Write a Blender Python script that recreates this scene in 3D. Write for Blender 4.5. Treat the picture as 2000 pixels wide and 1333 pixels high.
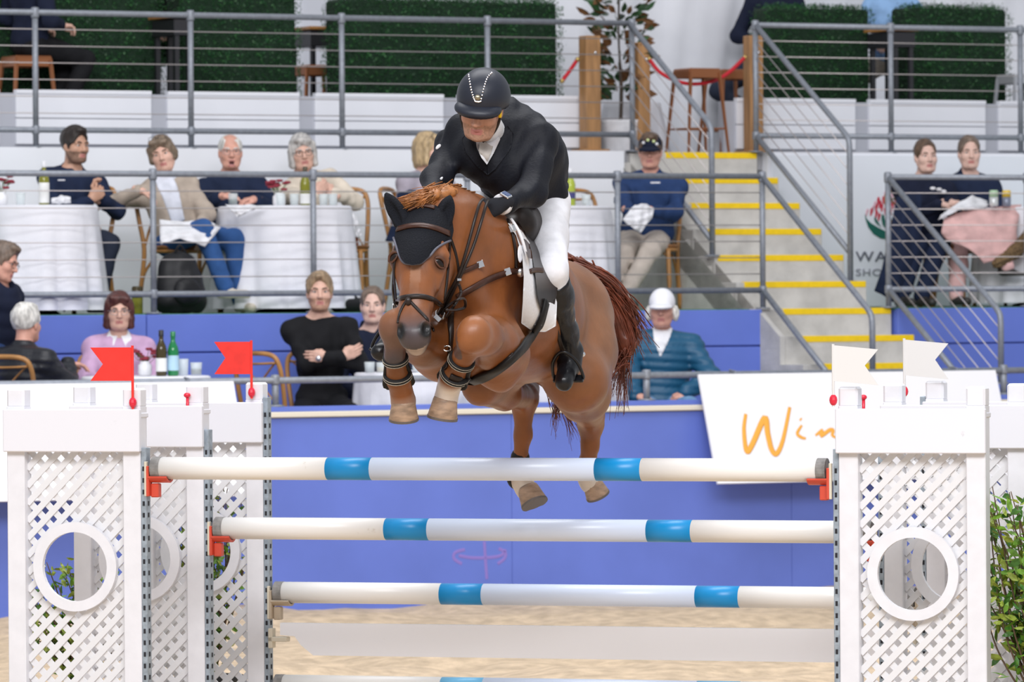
import bpy, math, random
import numpy as np
from mathutils import Vector, Matrix
from mathutils.bvhtree import BVHTree
random.seed(7); RNG = np.random.default_rng(7)
for o in list(bpy.data.objects): bpy.data.objects.remove(o)
SC = bpy.context.scene; COL = SC.collection

# ------------------------------------------------------------------ camera
F = 200 / 36 * 2000; CAMH = 2.0; HZ = 580.0; ROLL = 0.007
PITCH = -math.atan((1333 / 2 - HZ) / F)
FW = np.array([0, math.cos(PITCH), math.sin(PITCH)]); UP0 = np.array([0, -math.sin(PITCH), math.cos(PITCH)]); RT0 = np.array([1., 0, 0])
RT = math.cos(ROLL) * RT0 - math.sin(ROLL) * UP0; UPV = math.sin(ROLL) * RT0 + math.cos(ROLL) * UP0
CAM = np.array([0, 0, CAMH])
cd = bpy.data.cameras.new('camera'); cam = bpy.data.objects.new('camera', cd); COL.objects.link(cam)
cd.lens = 200; cd.sensor_width = 36; cd.clip_end = 300
cd.dof.use_dof = True; cd.dof.focus_distance = 23.1; cd.dof.aperture_fstop = 8.0
cam.matrix_world = Matrix(((RT[0], UPV[0], -FW[0], 0), (RT[1], UPV[1], -FW[1], 0), (RT[2], UPV[2], -FW[2], CAMH), (0, 0, 0, 1)))
SC.camera = cam
# ------------------------------------------------------------------ light: an evenly lit indoor arena
wd = bpy.data.worlds.new('world'); SC.world = wd; wd.use_nodes = True
wd.node_tree.nodes['Background'].inputs[0].default_value = (0.90, 0.94, 1.0, 1)
wd.node_tree.nodes['Background'].inputs[1].default_value = 0.52
def area(name, loc, target, size, power, col):
    l = bpy.data.lights.new(name, 'AREA'); l.energy = power; l.shape = 'RECTANGLE'; l.size, l.size_y = size; l.color = col
    o = bpy.data.objects.new(name, l); COL.objects.link(o); o.location = loc
    o.rotation_euler = (Vector(target) - Vector(loc)).to_track_quat('-Z', 'Y').to_euler(); return o
area('unseen_arena_light', (-9, 14, 13), (-1, 27, 1), (10, 6), 240, (.98, .97, 1))
area('unseen_arena_light', (9, 15, 13), (1, 27, 1), (10, 6), 200, (.98, .97, 1))
area('unseen_arena_light', (0, 6, 14), (0, 38, 2.2), (16, 6), 4300, (.97, .97, 1))  # unseen frontal fill, added to brighten the stands
area('unseen_arena_light', (0, 29, 14), (0, 30, 0), (12, 8), 1500, (.98, .98, 1))  # unseen overhead fill, added to lift the sand and the jump
SC.view_settings.view_transform = 'Standard'; SC.view_settings.look = 'None'; SC.view_settings.gamma = 1
SC.view_settings.use_curve_mapping = False; SC.view_settings.exposure = 0.06

# ------------------------------------------------------------------ pixel helpers and the two frames of the place
def ray(px, py):
    d = FW + RT * (px - 1000) / F - UPV * (py - 666.5) / F
    return d / d[1]
def P(px, py, D): return CAM + ray(px, py) * D          # point D metres down the arena
PHI = math.radians(27.7)
SU = np.array([math.cos(PHI), math.sin(PHI), 0]); SV = np.array([-math.sin(PHI), math.cos(PHI), 0]); ZZ = np.array([0, 0, 1.])
SO = np.array([-0.012, 37.716, 0])
def S(u, v, w): return SO + SU * u + SV * v + ZZ * w    # stands: u along, v back, w up
def SP(px, py, v):                                       # pixel on a stand plane v=const -> (u, v, w)
    d = ray(px, py); t = ((SO + SV * v - CAM) @ SV) / (d @ SV); p = CAM + d * t - SO
    return p @ SU, v, p[2]
THETA = math.radians(18)
JX = np.array([math.cos(THETA), -math.sin(THETA), 0]); JY = np.array([math.sin(THETA), math.cos(THETA), 0])
JO = P(945, 917, 24.05); JO[2] = 0
def J(a, b, c): return JO + JX * a + JY * b + ZZ * c     # jump: a along the poles, b away, c up

# ------------------------------------------------------------------ materials
MATS = {}
def mat(name, col, rough=.6, metal=0, noise=0, scale=20, bump=0, bscale=60, spec=.5, trans=0, sheen=0, emit=None, alpha=1, col2=None, detail=4, coat=0, stretch=None):
    if name in MATS: return MATS[name]
    m = bpy.data.materials.new(name); m.use_nodes = True; nt = m.node_tree; b = nt.nodes['Principled BSDF']
    b.inputs['Base Color'].default_value = (*col, 1); b.inputs['Roughness'].default_value = rough; b.inputs['Metallic'].default_value = metal
    b.inputs['Specular IOR Level'].default_value = spec; b.inputs['Transmission Weight'].default_value = trans
    b.inputs['Coat Weight'].default_value = coat; b.inputs['Alpha'].default_value = alpha
    if sheen: b.inputs['Sheen Weight'].default_value = sheen
    if emit: b.inputs['Emission Color'].default_value = (*emit[0], 1); b.inputs['Emission Strength'].default_value = emit[1]
    tc = None
    if noise or bump:
        tc = nt.nodes.new('ShaderNodeTexCoord'); vec = tc.outputs['Object']
        if stretch:
            mp = nt.nodes.new('ShaderNodeMapping'); mp.inputs['Scale'].default_value = stretch; nt.links.new(vec, mp.inputs[0]); vec = mp.outputs[0]
    if noise:
        n = nt.nodes.new('ShaderNodeTexNoise'); n.inputs['Scale'].default_value = scale; n.inputs['Detail'].default_value = detail
        nt.links.new(vec, n.inputs['Vector'])
        mx = nt.nodes.new('ShaderNodeMix'); mx.data_type = 'RGBA'
        c2 = col2 or tuple(c * (1 - noise) for c in col)
        mx.inputs['A'].default_value = (*c2, 1); mx.inputs['B'].default_value = (*(col if col2 else tuple(min(1, c * (1 + noise * .5)) for c in col)), 1)
        rp = nt.nodes.new('ShaderNodeValToRGB'); rp.color_ramp.elements[0].position = .35; rp.color_ramp.elements[1].position = .65
        nt.links.new(n.outputs['Fac'], rp.inputs[0]); nt.links.new(rp.outputs[0], mx.inputs['Factor']); nt.links.new(mx.outputs['Result'], b.inputs['Base Color'])
    if bump:
        n2 = nt.nodes.new('ShaderNodeTexNoise'); n2.inputs['Scale'].default_value = bscale; n2.inputs['Detail'].default_value = detail
        nt.links.new(vec, n2.inputs['Vector'])
        bp = nt.nodes.new('ShaderNodeBump'); bp.inputs['Strength'].default_value = bump; bp.inputs['Distance'].default_value = .02
        nt.links.new(n2.outputs['Fac'], bp.inputs['Height']); nt.links.new(bp.outputs[0], b.inputs['Normal'])
    MATS[name] = m; return m

# ------------------------------------------------------------------ objects
WM = {}
def put(o, parent=None, M=None):
    M = M if M is not None else Matrix.Identity(4)
    if o.name not in COL.objects: COL.objects.link(o)
    if parent is not None:
        o.parent = parent; o.matrix_parent_inverse = WM[parent.name].inverted()
    o.matrix_basis = M; WM[o.name] = M; return o
def tag(o, label=None, cat=None, group=None, kind=None):
    if label: o['label'] = label
    if cat: o['category'] = cat
    if group: o['group'] = group
    if kind: o['kind'] = kind
    return o
def thing(name, loc, label, cat, group=None):
    o = bpy.data.objects.new(name, None); o.empty_display_size = .1
    put(o, None, Matrix.Translation(Vector(loc))); return tag(o, label, cat, group)
def T(loc): return Matrix.Translation(Vector(loc))
def frame(x, y, z, o):
    return Matrix(((x[0], y[0], z[0], o[0]), (x[1], y[1], z[1], o[1]), (x[2], y[2], z[2], o[2]), (0, 0, 0, 1)))
def raw(name, v, f, mats, smooth=False, midx=None):
    me = bpy.data.meshes.new(name)
    me.from_pydata([tuple(map(float, p)) for p in v] if not isinstance(v, np.ndarray) else v.tolist(), [], f if not isinstance(f, np.ndarray) else f.tolist())
    for m in (mats if isinstance(mats, (list, tuple)) else [mats]): me.materials.append(m)
    if smooth: me.polygons.foreach_set('use_smooth', [True] * len(me.polygons))
    if midx is not None: me.polygons.foreach_set('material_index', np.asarray(midx, dtype=np.int32))
    me.update(); return me
def mesh(name, v, f, mats, parent=None, smooth=False, midx=None, M=None):
    return put(bpy.data.objects.new(name, raw(name, v, f, mats, smooth, midx)), parent, M)

def nrm(a): a = np.asarray(a, float); return a / (np.linalg.norm(a) + 1e-12)
class MB:
    """collects simple solids into one mesh"""
    def __init__(s): s.v = []; s.f = []; s.m = []
    def add(s, v, f, m=0):
        n = len(s.v); s.v += [tuple(map(float, p)) for p in v]; s.f += [tuple(i + n for i in q) for q in f]; s.m += [m] * len(f); return s
    def box(s, c, d, ax=None, bev=0, m=0):
        ax = ax if ax is not None else np.eye(3); c = np.asarray(c, float); h = np.asarray(d, float) / 2
        if bev <= 0:
            pts = [c + ax[0] * (i * h[0]) + ax[1] * (j * h[1]) + ax[2] * (k * h[2]) for k in (-1, 1) for j in (-1, 1) for i in (-1, 1)]
            return s.add(pts, [(0, 2, 3, 1), (4, 5, 7, 6), (0, 1, 5, 4), (2, 6, 7, 3), (0, 4, 6, 2), (1, 3, 7, 5)], m)
        # bevelled: three rectangles
        v = []; b = bev
        for k in (-1, 1):
            for j in (-1, 1):
                for i in (-1, 1):
                    for a in range(3):
                        q = [i * h[0], j * h[1], k * h[2]]
                        for e in range(3):
                            if e != a: q[e] -= math.copysign(b, q[e])
                        v.append(c + ax[0] * q[0] + ax[1] * q[1] + ax[2] * q[2])
        I = lambda i, j, k, a: ((k * 2 + j) * 2 + i) * 3 + a
        f = []
        for sgn in (0, 1):
            f.append([I(sgn, 0, 0, 0), I(sgn, 1, 0, 0), I(sgn, 1, 1, 0), I(sgn, 0, 1, 0)][::1 if sgn else -1])
            f.append([I(0, sgn, 0, 1), I(1, sgn, 0, 1), I(1, sgn, 1, 1), I(0, sgn, 1, 1)][::-1 if sgn else 1])
            f.append([I(0, 0, sgn, 2), I(1, 0, sgn, 2), I(1, 1, sgn, 2), I(0, 1, sgn, 2)][::1 if sgn else -1])
        for a in range(3):
            b1, b2 = [(1, 2), (0, 2), (0, 1)][a]
            for p in (0, 1):
                for q in (0, 1):
                    def X(t, w):
                        i = [0, 0, 0]; i[a] = t; i[b1] = p; i[b2] = q; return I(*i, w)
                    f.append([X(0, b1), X(1, b1), X(1, b2), X(0, b2)])
        for i in (0, 1):
            for j in (0, 1):
                for k in (0, 1): f.append([I(i, j, k, 0), I(i, j, k, 1), I(i, j, k, 2)])
        return s.add(v, f, m)
    def tube(s, pts, r, seg=8, m=0, closed=False, cap=True, flat=1, up=None):
        pts = [np.asarray(p, float) for p in pts]; n = len(pts)
        rr = list(r) if hasattr(r, '__len__') else [r] * n
        t0 = nrm(pts[1] - pts[0]); a = np.asarray(up, float) if up is not None else (ZZ if abs(t0[2]) < .9 else np.array([1., 0, 0]))
        v = []
        for i in range(n):
            if closed: t = nrm(pts[(i + 1) % n] - pts[i - 1])
            else: t = nrm(pts[min(i + 1, n - 1)] - pts[max(i - 1, 0)])
            b = nrm(np.cross(t, a)); nn = np.cross(b, t)
            if up is None: a = nn
            for k in range(seg):
                an = 2 * math.pi * k / seg
                v.append(pts[i] + b * (math.cos(an) * rr[i]) + nn * (math.sin(an) * rr[i] * flat))
        f = []
        for i in range(n if closed else n - 1):
            j = (i + 1) % n
            for k in range(seg):
                l = (k + 1) % seg; f.append((i * seg + k, i * seg + l, j * seg + l, j * seg + k))
        if cap and not closed:
            f.append(tuple(range(seg))[::-1]); f.append(tuple((n - 1) * seg + k for k in range(seg)))
        return s.add(v, f, m)
    def lathe(s, c, prof, seg=16, m=0, ax=None, fold=None):
        ax = ax if ax is not None else np.eye(3); c = np.asarray(c, float); v = []; f = []; n = len(prof)
        for i, (r, z) in enumerate(prof):
            for k in range(seg):
                an = 2 * math.pi * k / seg; q = r * (1 + (fold(an, i, n) if fold else 0))
                v.append(c + ax[0] * (q * math.cos(an)) + ax[1] * (q * math.sin(an)) + ax[2] * z)
        for i in range(n - 1):
            for k in range(seg):
                l = (k + 1) % seg; f.append((i * seg + k, i * seg + l, (i + 1) * seg + l, (i + 1) * seg + k))
        f.append(tuple(range(seg))[::-1]); f.append(tuple((n - 1) * seg + k for k in range(seg)))
        return s.add(v, f, m)
    def prism(s, poly, o, x, y, n, th, m=0):
        o, x, y, n = [np.asarray(q, float) for q in (o, x, y, n)]; k = len(poly)
        v = [o + x * a + y * b - n * th / 2 for a, b in poly] + [o + x * a + y * b + n * th / 2 for a, b in poly]
        f = [tuple(range(k))[::-1], tuple(range(k, 2 * k))] + [(i, (i + 1) % k, k + (i + 1) % k, k + i) for i in range(k)]
        return s.add(v, f, m)
    def ell(s, c, r, ax=None, m=0, seg=10, rings=6):
        ax = ax if ax is not None else np.eye(3); c = np.asarray(c, float); r = np.asarray(r, float) if hasattr(r, '__len__') else np.array([r] * 3)
        v = [c - ax[2] * r[2]]; f = []
        for i in range(1, rings):
            th = math.pi * i / rings - math.pi / 2
            for k in range(seg):
                an = 2 * math.pi * k / seg
                v.append(c + ax[0] * (r[0] * math.cos(th) * math.cos(an)) + ax[1] * (r[1] * math.cos(th) * math.sin(an)) + ax[2] * (r[2] * math.sin(th)))
        v.append(c + ax[2] * r[2])
        for k in range(seg):
            l = (k + 1) % seg; f.append((0, 1 + l, 1 + k)); f.append((len(v) - 1, 1 + (rings - 2) * seg + k, 1 + (rings - 2) * seg + l))
            for i in range(rings - 2): f.append((1 + i * seg + k, 1 + i * seg + l, 1 + (i + 1) * seg + l, 1 + (i + 1) * seg + k))
        return s.add(v, f, m)
    def obj(s, name, mats, parent=None, smooth=False, M=None):
        return mesh(name, s.v, s.f, mats, parent, smooth, s.m if isinstance(mats, (list, tuple)) else None, M)
def spline(pts, n=8):
    pts = [np.asarray(p, float) for p in pts]; out = []
    for i in range(len(pts) - 1):
        p0, p1, p2, p3 = pts[max(i - 1, 0)], pts[i], pts[i + 1], pts[min(i + 2, len(pts) - 1)]
        for k in range(n):
            t = k / n
            out.append(.5 * (2 * p1 + (p2 - p0) * t + (2 * p0 - 5 * p1 + 4 * p2 - p3) * t * t + (3 * p1 - p0 - 3 * p2 + p3) * t ** 3))
    out.append(pts[-1]); return out

# ------------------------------------------------------------------ signed distance fields -> one continuous surface
def axis(lo, hi, h, fine=None):
    """grid lines from lo to hi with step h, finer in the intervals fine=[(a,b,step),...]"""
    out = [lo]; x = lo
    while x < hi:
        st = h
        if fine:
            for a, b, s_ in fine:
                if a - h < x < b: st = min(st, s_)
        x += st; out.append(x)
    return np.array(out, dtype=np.float32)
class Field:
    def __init__(s, lo, hi, h, fine=None):
        lo = np.asarray(lo, float); hi = np.asarray(hi, float)
        s.ax = [axis(lo[i], hi[i], h, [(a[i], b[i], st) for a, b, st in fine] if fine else None) for i in range(3)]
        s.d = np.full([len(a) for a in s.ax], 10., dtype=np.float32)
    def sub(s, lo, hi):
        sl = tuple(slice(max(int(np.searchsorted(a, l)) - 1, 0), int(np.searchsorted(a, h)) + 1) for a, l, h in zip(s.ax, lo, hi))
        g = [a[q] for a, q in zip(s.ax, sl)]
        return sl, g[0][:, None, None], g[1][None, :, None], g[2][None, None, :]
    def _u(s, sl, d, k, cut=False):
        o = s.d[sl]
        if o.size == 0: return
        if cut: o, d = -o, d
        if k > 0:
            h = np.maximum(k - np.abs(o - d), 0) / k; r = np.minimum(o, d) - h * h * k * .25
        else: r = np.minimum(o, d)
        s.d[sl] = -r if cut else r
    def cap(s, a, b, ra, rb=None, k=.03, cut=False):
        a = np.asarray(a, float); b = np.asarray(b, float); rb = ra if rb is None else rb; R = max(ra, rb); m = R + k + .06
        sl, X, Y, Z = s.sub(np.minimum(a, b) - m, np.maximum(a, b) + m); ab = b - a; L = float(ab @ ab) + 1e-9
        t = np.clip(((X - a[0]) * ab[0] + (Y - a[1]) * ab[1] + (Z - a[2]) * ab[2]) / L, 0, 1).astype(np.float32)
        d = np.sqrt((X - a[0] - t * ab[0]) ** 2 + (Y - a[1] - t * ab[1]) ** 2 + (Z - a[2] - t * ab[2]) ** 2) - (ra + (rb - ra) * t)
        s._u(sl, d.astype(np.float32), k, cut); return s
    def chain(s, pts, rs, k=.03):
        for i in range(len(pts) - 1): s.cap(pts[i], pts[i + 1], rs[i], rs[i + 1], k)
        return s
    def ell(s, c, r, R=None, k=.03, cut=False):
        c = np.asarray(c, float); r = np.asarray(r, float); R = np.eye(3) if R is None else np.asarray(R, float)   # rows = axes
        ext = np.sqrt(((R * r[:, None]) ** 2).sum(0)) + k + .06
        sl, X, Y, Z = s.sub(c - ext, c + ext); x, y, z = X - c[0], Y - c[1], Z - c[2]
        q = [(x * R[i, 0] + y * R[i, 1] + z * R[i, 2]) for i in range(3)]
        k0 = np.sqrt(sum((q[i] / r[i]) ** 2 for i in range(3))); k1 = np.sqrt(sum((q[i] / r[i] ** 2) ** 2 for i in range(3)))
        d = k0 * (k0 - 1) / np.maximum(k1, 1e-6)
        s._u(sl, d.astype(np.float32), k, cut); return s
    def plane(s, p, n, k=0):
        """keep only the side the normal points away from"""
        X, Y, Z = s.grid(); d = (X - p[0]) * n[0] + (Y - p[1]) * n[1] + (Z - p[2]) * n[2]
        s.d = np.maximum(s.d, d.astype(np.float32)); return s
    def grid(s): return s.ax[0][:, None, None], s.ax[1][None, :, None], s.ax[2][None, None, :]
    def wrinkle(s, amp, sc, seed=0, stretch=(1, 1, 1)):
        X, Y, Z = s.grid(); r = np.random.default_rng(seed); acc = 0
        for i in range(5):
            w = r.normal(size=3); w = w / np.linalg.norm(w) * sc * (1 + .45 * i) * np.array(stretch); w2 = r.normal(size=3); w2 = w2 / np.linalg.norm(w2) * sc * .55
            acc = acc + np.sin(X * w[0] + Y * w[1] + Z * w[2] + 1.6 * np.sin(X * w2[0] + Y * w2[1] + Z * w2[2] + i) + r.uniform(0, 6)) / (1 + .5 * i)
        near = np.abs(s.d) < .08
        s.d = np.where(near, s.d + (amp * acc / 1.6).astype(np.float32), s.d).astype(np.float32); return s
    def copy(s):
        o = Field.__new__(Field); o.ax = s.ax; o.d = s.d.copy(); return o
    def mesh(s):
        d = s.d; d[0] = d[-1] = 1; d[:, 0] = d[:, -1] = 1; d[:, :, 0] = d[:, :, -1] = 1
        ins = d < 0; n = np.array(d.shape); P_, C_, Q_ = [], [], []
        st = np.array([n[1] * n[2], n[2], 1])
        for a in range(3):
            lo = [slice(None)] * 3; hi = [slice(None)] * 3; lo[a] = slice(0, -1); hi[a] = slice(1, None)
            idx = np.argwhere(ins[tuple(lo)] != ins[tuple(hi)])
            if len(idx) == 0: continue
            nx = idx.copy(); nx[:, a] += 1
            d0 = d[tuple(idx.T)]; d1 = d[tuple(nx.T)]; t = d0 / (d0 - d1)
            p = np.stack([s.ax[i][idx[:, i]] for i in range(3)], 1).astype(float)
            p[:, a] += t * (s.ax[a][nx[:, a]] - s.ax[a][idx[:, a]])
            b, c = (a + 1) % 3, (a + 2) % 3; cells = []
            for db, dc in ((0, 0), (1, 0), (1, 1), (0, 1)):
                q = idx.copy(); q[:, b] -= db; q[:, c] -= dc; cells.append(q @ st)
            q4 = np.stack(cells, 1); P_.append(np.repeat(p, 4, 0)); C_.append(q4.reshape(-1))
            fl = d0 < 0; Q_.append(np.where(fl[:, None], q4, q4[:, ::-1]))
        if not P_: return np.zeros((0, 3)), np.zeros((0, 4), int)
        Pn = np.concatenate(P_); Cn = np.concatenate(C_); Qn = np.concatenate(Q_)
        ids, inv = np.unique(Cn, return_inverse=True); cnt = np.bincount(inv)
        v = np.stack([np.bincount(inv, Pn[:, i]) / cnt for i in range(3)], 1)
        return v, np.searchsorted(ids, Qn)
    def obj(s, name, mats, parent=None, pick=None, extra=None, it=2):
        v, f = s.mesh()
        if it and len(v): v = relax(v, f, it)
        return fobj(name, v, f, mats, parent, pick, extra)
def fobj(name, v, f, mats, parent=None, pick=None, extra=None):
    midx = None
    if pick is not None: midx = pick(v[f].mean(1))
    f = f.tolist(); v = v.tolist()
    if extra is not None:
        for (ev, ef, em) in extra:
            n = len(v); v += [list(map(float, p)) for p in ev]; f += [[i + n for i in q] for q in ef]
            midx = np.concatenate([np.zeros(len(f) - len(ef), int) if midx is None else midx, np.full(len(ef), em)])
    return mesh(name, v, f, mats, parent, True, midx)
def relax(v, f, it=4, w=None):
    e = np.concatenate([f[:, [0, 1]], f[:, [1, 2]], f[:, [2, 3]], f[:, [3, 0]]]); n = len(v)
    cnt = np.bincount(e[:, 0], minlength=n) + np.bincount(e[:, 1], minlength=n)
    for k in range(it):
        for lam in (.6, -.55):
            a = np.stack([(np.bincount(e[:, 0], v[e[:, 1], i], n) + np.bincount(e[:, 1], v[e[:, 0], i], n)) / np.maximum(cnt, 1) for i in range(3)], 1)
            v = v + (a - v) * (lam if w is None else lam * w[:, None])
    return v
# ================================================================== the place: sand, barrier, stands
M_SAND = mat('sand', (.60, .46, .315), .95, noise=.22, scale=9, bump=.9, bscale=26, detail=8)
M_BLUE = mat('blue_panel', (.135, .20, .63), .38, noise=.08, scale=1.6)
M_CREAM = mat('cream_trim', (.78, .72, .60), .5)
M_WHITE = mat('white_panel', (.83, .84, .89), .5, noise=.03, scale=2)
M_CONC = mat('concrete', (.58, .56, .53), .85, noise=.16, scale=5, bump=.2, bscale=40)
M_CARPET = mat('green_carpet', (.09, .24, .12), .95, noise=.3, scale=60)
M_GREYFLOOR = mat('grey_floor', (.36, .36, .38), .8, noise=.1, scale=8)
M_STEEL = mat('galvanised_pipe', (.27, .29, .33), .5, metal=.35, noise=.12, scale=30)
M_CABLE = mat('steel_cable', (.60, .55, .54), .35, metal=.7)
M_YELLOW = mat('yellow_nosing', (.92, .62, .004), .6, noise=.06, scale=25)
M_GREYBACK = mat('grey_backing', (.46, .47, .52), .6)
M_DRAPE = mat('white_drape', (.78, .79, .84), .8, noise=.05, scale=3)
SAX = np.stack([SU, SV, ZZ])
def sbox(name, u, v, w, m, parent=None, bev=0):
    b = MB(); b.box(S(sum(u) / 2, sum(v) / 2, sum(w) / 2), (u[1] - u[0], v[1] - v[0], w[1] - w[0]), SAX, bev); return b.obj(name, m, parent)
def struct(o): o['kind'] = 'structure'; return o

# sand with hoof-churned relief
nx, ny = 150, 230
xs = np.linspace(-11, 11, nx); ys = np.linspace(-2, 48, ny); gx, gy = np.meshgrid(xs, ys, indexing='ij')
gz = np.zeros_like(gx)
for i in range(14):
    w_ = RNG.normal(size=2); w_ = w_ / np.linalg.norm(w_) * (2 + i * .8); gz += np.sin(gx * w_[0] + gy * w_[1] + RNG.uniform(0, 6)) * .016 / (1 + i * .15)
gz -= .03
# a low berm of sand thrown against the foot of the barrier
dist = -((gx - SO[0]) * SV[0] + (gy - SO[1]) * SV[1]); gz += np.where((dist > -.3), .03 * np.exp(-np.maximum(dist, 0) * 2.2), 0)
vv = np.stack([gx, gy, gz], -1).reshape(-1, 3)
ff = [(i * ny + j, (i + 1) * ny + j, (i + 1) * ny + j + 1, i * ny + j + 1) for i in range(nx - 1) for j in range(ny - 1)]
struct(mesh('floor', vv, ff, M_SAND, None, True))

# barrier: blue panels on a core, cream capping
bar = struct(sbox('wall_barrier', (-9, 9), (.012, .10), (-.1, 1.225), M_BLUE))
for i in range(8):
    sbox('panel', (-8.6 + i * 2.15 + .0012, -8.6 + (i + 1) * 2.15 - .0012), (-.008, .016), (-.1, 1.222), M_BLUE, bar, .002)
cap_ = struct(sbox('trim_1', (-9, 9), (-.035, .13), (1.225, 1.262), M_CREAM, None, .006))
struct(sbox('trim_2', (-9, 9), (-.01, .12), (1.262, 1.295), M_BLUE, None, .004))
# pink chalk mark on the barrier: an upright with two curved arms
M_CHALK = mat('pink_chalk', (.26, .19, .56), .9)
mk = MB()
def chalk(pts):
    mk.tube([S(*SP(x, y, -.009)) for x, y in pts], .011, 6, flat=.12, up=SV)
chalk([(946, 1058), (948, 1090), (951, 1132)]); chalk(spline([(988, 1074), (978, 1086), (950, 1090), (920, 1090), (896, 1086)], 4))
chalk(spline([(908, 1074), (889, 1080), (887, 1092), (902, 1102)], 4)); chalk(spline([(974, 1072), (987, 1080), (985, 1092), (972, 1102)], 4))
mk.obj('chalk_mark', M_CHALK, bar)

# tiers
struct(sbox('floor_front_tier', (-9, 9), (.10, 2.0), (.60, .75), M_GREYFLOOR))
w2 = struct(sbox('wall_second_tier', (-9, 3.1), (2.03, 2.12), (.75, 1.885), M_BLUE))
w2b = struct(sbox('wall_second_tier_right', (4.24, 9), (2.03, 2.12), (.75, 1.885), M_BLUE))
for i in range(5):
    a = -9 + i * 2.42
    for lo, hi in ((.752, 1.628), (1.64, 1.895)):
        sbox('panel', (a + .003, a + 2.417), (2.0, 2.04), (lo, hi), M_BLUE, w2, .004)
for i in range(2):
    a = 4.24 + i * 2.38
    for lo, hi in ((.752, 1.628), (1.64, 1.895)):
        sbox('panel', (a + .003, a + 2.377), (2.0, 2.04), (lo, hi), M_BLUE, w2b, .004)
struct(sbox('floor_second_tier', (-9, 3.05), (2.1, 3.9), (1.75, 1.9), M_CARPET))
struct(sbox('floor_second_tier_right', (4.24, 9), (2.1, 3.9), (1.75, 1.9), M_CARPET))
struct(sbox('wall_third_tier', (-9, 3.02), (3.9, 3.98), (1.9, 3.085), M_WHITE))
struct(sbox('wall_third_tier_right', (4.26, 9), (3.9, 3.98), (1.9, 3.085), M_WHITE))
struct(sbox('floor_third_tier', (-9, 9), (3.985, 8.5), (2.95, 3.083), M_GREYFLOOR))
# white boarded parapet with the bar behind it
for nm, (ua, ub), n0 in (('wall_deck', (-6.46, 3.12), 8), ('wall_deck_right', (4.35, 9.15), 4)):
    core = struct(sbox(nm, (ua, ub), (4.72, 4.8), (3.083, 3.50), M_GREYBACK))  # grey backing, visible in the gaps between the white boards
    for i in range(n0):
        a = ua + i * 1.2
        for lo, hi in ((3.13, 3.315), (3.321, 3.50)):
            sbox('board', (a + .10, a + 1.17), (4.69, 4.73), (lo, hi), M_WHITE, core, .003)
        sbox('top_board', (a + .10, a + 1.17), (4.68, 4.74), (3.495, 3.525), M_WHITE, core, .003)
# hanging white drape behind everything, with soft folds
dv = []; df = []; N_ = 260
for i in range(N_ + 1):
    u = -10 + 20 * i / N_
    off = .05 * math.sin(u * 5.1) + .03 * math.sin(u * 11.7 + 1) + .02 * math.sin(u * 23 + 2)
    for k in range(5): dv.append(S(u + .12 * k * (1 if u > 2.6 else 0), 8.1 + off * (1 - .12 * k), 3.09 + k * .9))
for i in range(N_):
    for k in range(4): df.append((i * 5 + k, (i + 1) * 5 + k, (i + 1) * 5 + k + 1, i * 5 + k + 1))
struct(mesh('wall_drape', dv, df, M_DRAPE, None, True))

dv = []; df = []; N_ = 90
for i in range(N_ + 1):
    u = 2.2 + 3.4 * i / N_
    for k in range(9):
        uu = u - .10 * k; off = .035 * math.sin(uu * 6.1 + .5) + .018 * math.sin(uu * 14.7 + 1) + .012 * math.sin(uu * 29 + 2 + k)
        dv.append(S(u, 6.25 + off, 3.09 + k * .45))
for i in range(N_):
    for k in range(8): df.append((i * 9 + k, (i + 1) * 9 + k, (i + 1) * 9 + k + 1, i * 9 + k + 1))
struct(mesh('wall_marquee', dv, df, M_DRAPE, None, True))
# stairs: concrete flight with painted nosings
st = thing('staircase', S(3.65, 1.2, .75), 'concrete staircase with yellow nosings climbing between the two halves of the stand', 'staircase')
for i in range(12):
    v0 = 3.95 - .316 * i; w = 3.075 - .1965 * i; ul, ur = (3.1, 4.2) if i < 6 else (3.12, 4.22)
    b = MB(); b.box(S((ul + ur) / 2, v0 + .5, w - .2), (ur - ul, 1.0, .4), SAX, .004); b.obj('step', M_CONC, st)
    lft = [.30, .28, .16, .12, .02, .06, .18, .14, .12, .1, .1, .1][i]
    b = MB(); b.box(S((ul + lft + ur) / 2, v0 + .02, w - .018), (ur - ul - lft - .01, .05, .046), SAX, .004); b.obj('nosing', M_YELLOW, st)
poly = [(2.02, 1.905)] + [(2.02 + .07, 1.905), (2.02 + .07, 1.88)] 
side = MB()
pts = []
for i in range(0, 7):
    v0 = 3.95 - .316 * i; w = 3.0 - .1965 * i; pts += [(v0 + .05, w), (v0 + .05, w - .1965)]
pts = [(3.96, 1.9), (3.96, 3.0)] + pts[1:] 
side.prism([(a, b) for a, b in pts[:-1]] + [(2.12, 1.9)], S(3.06, 0, 0), SV, ZZ, SU, .09); side.obj('stringer', M_CONC, st)
side = MB(); side.prism([(2.0, .75), (2.0, 1.87), (1.72, 1.70), (1.72, 1.50), (1.40, 1.50), (1.40, 1.31), (1.09, 1.31), (1.09, 1.1), (.77, 1.1), (.77, .75)], S(3.10, 0, 0), SV, ZZ, SU, .04); side.obj('stringer', M_CONC, st)

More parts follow.
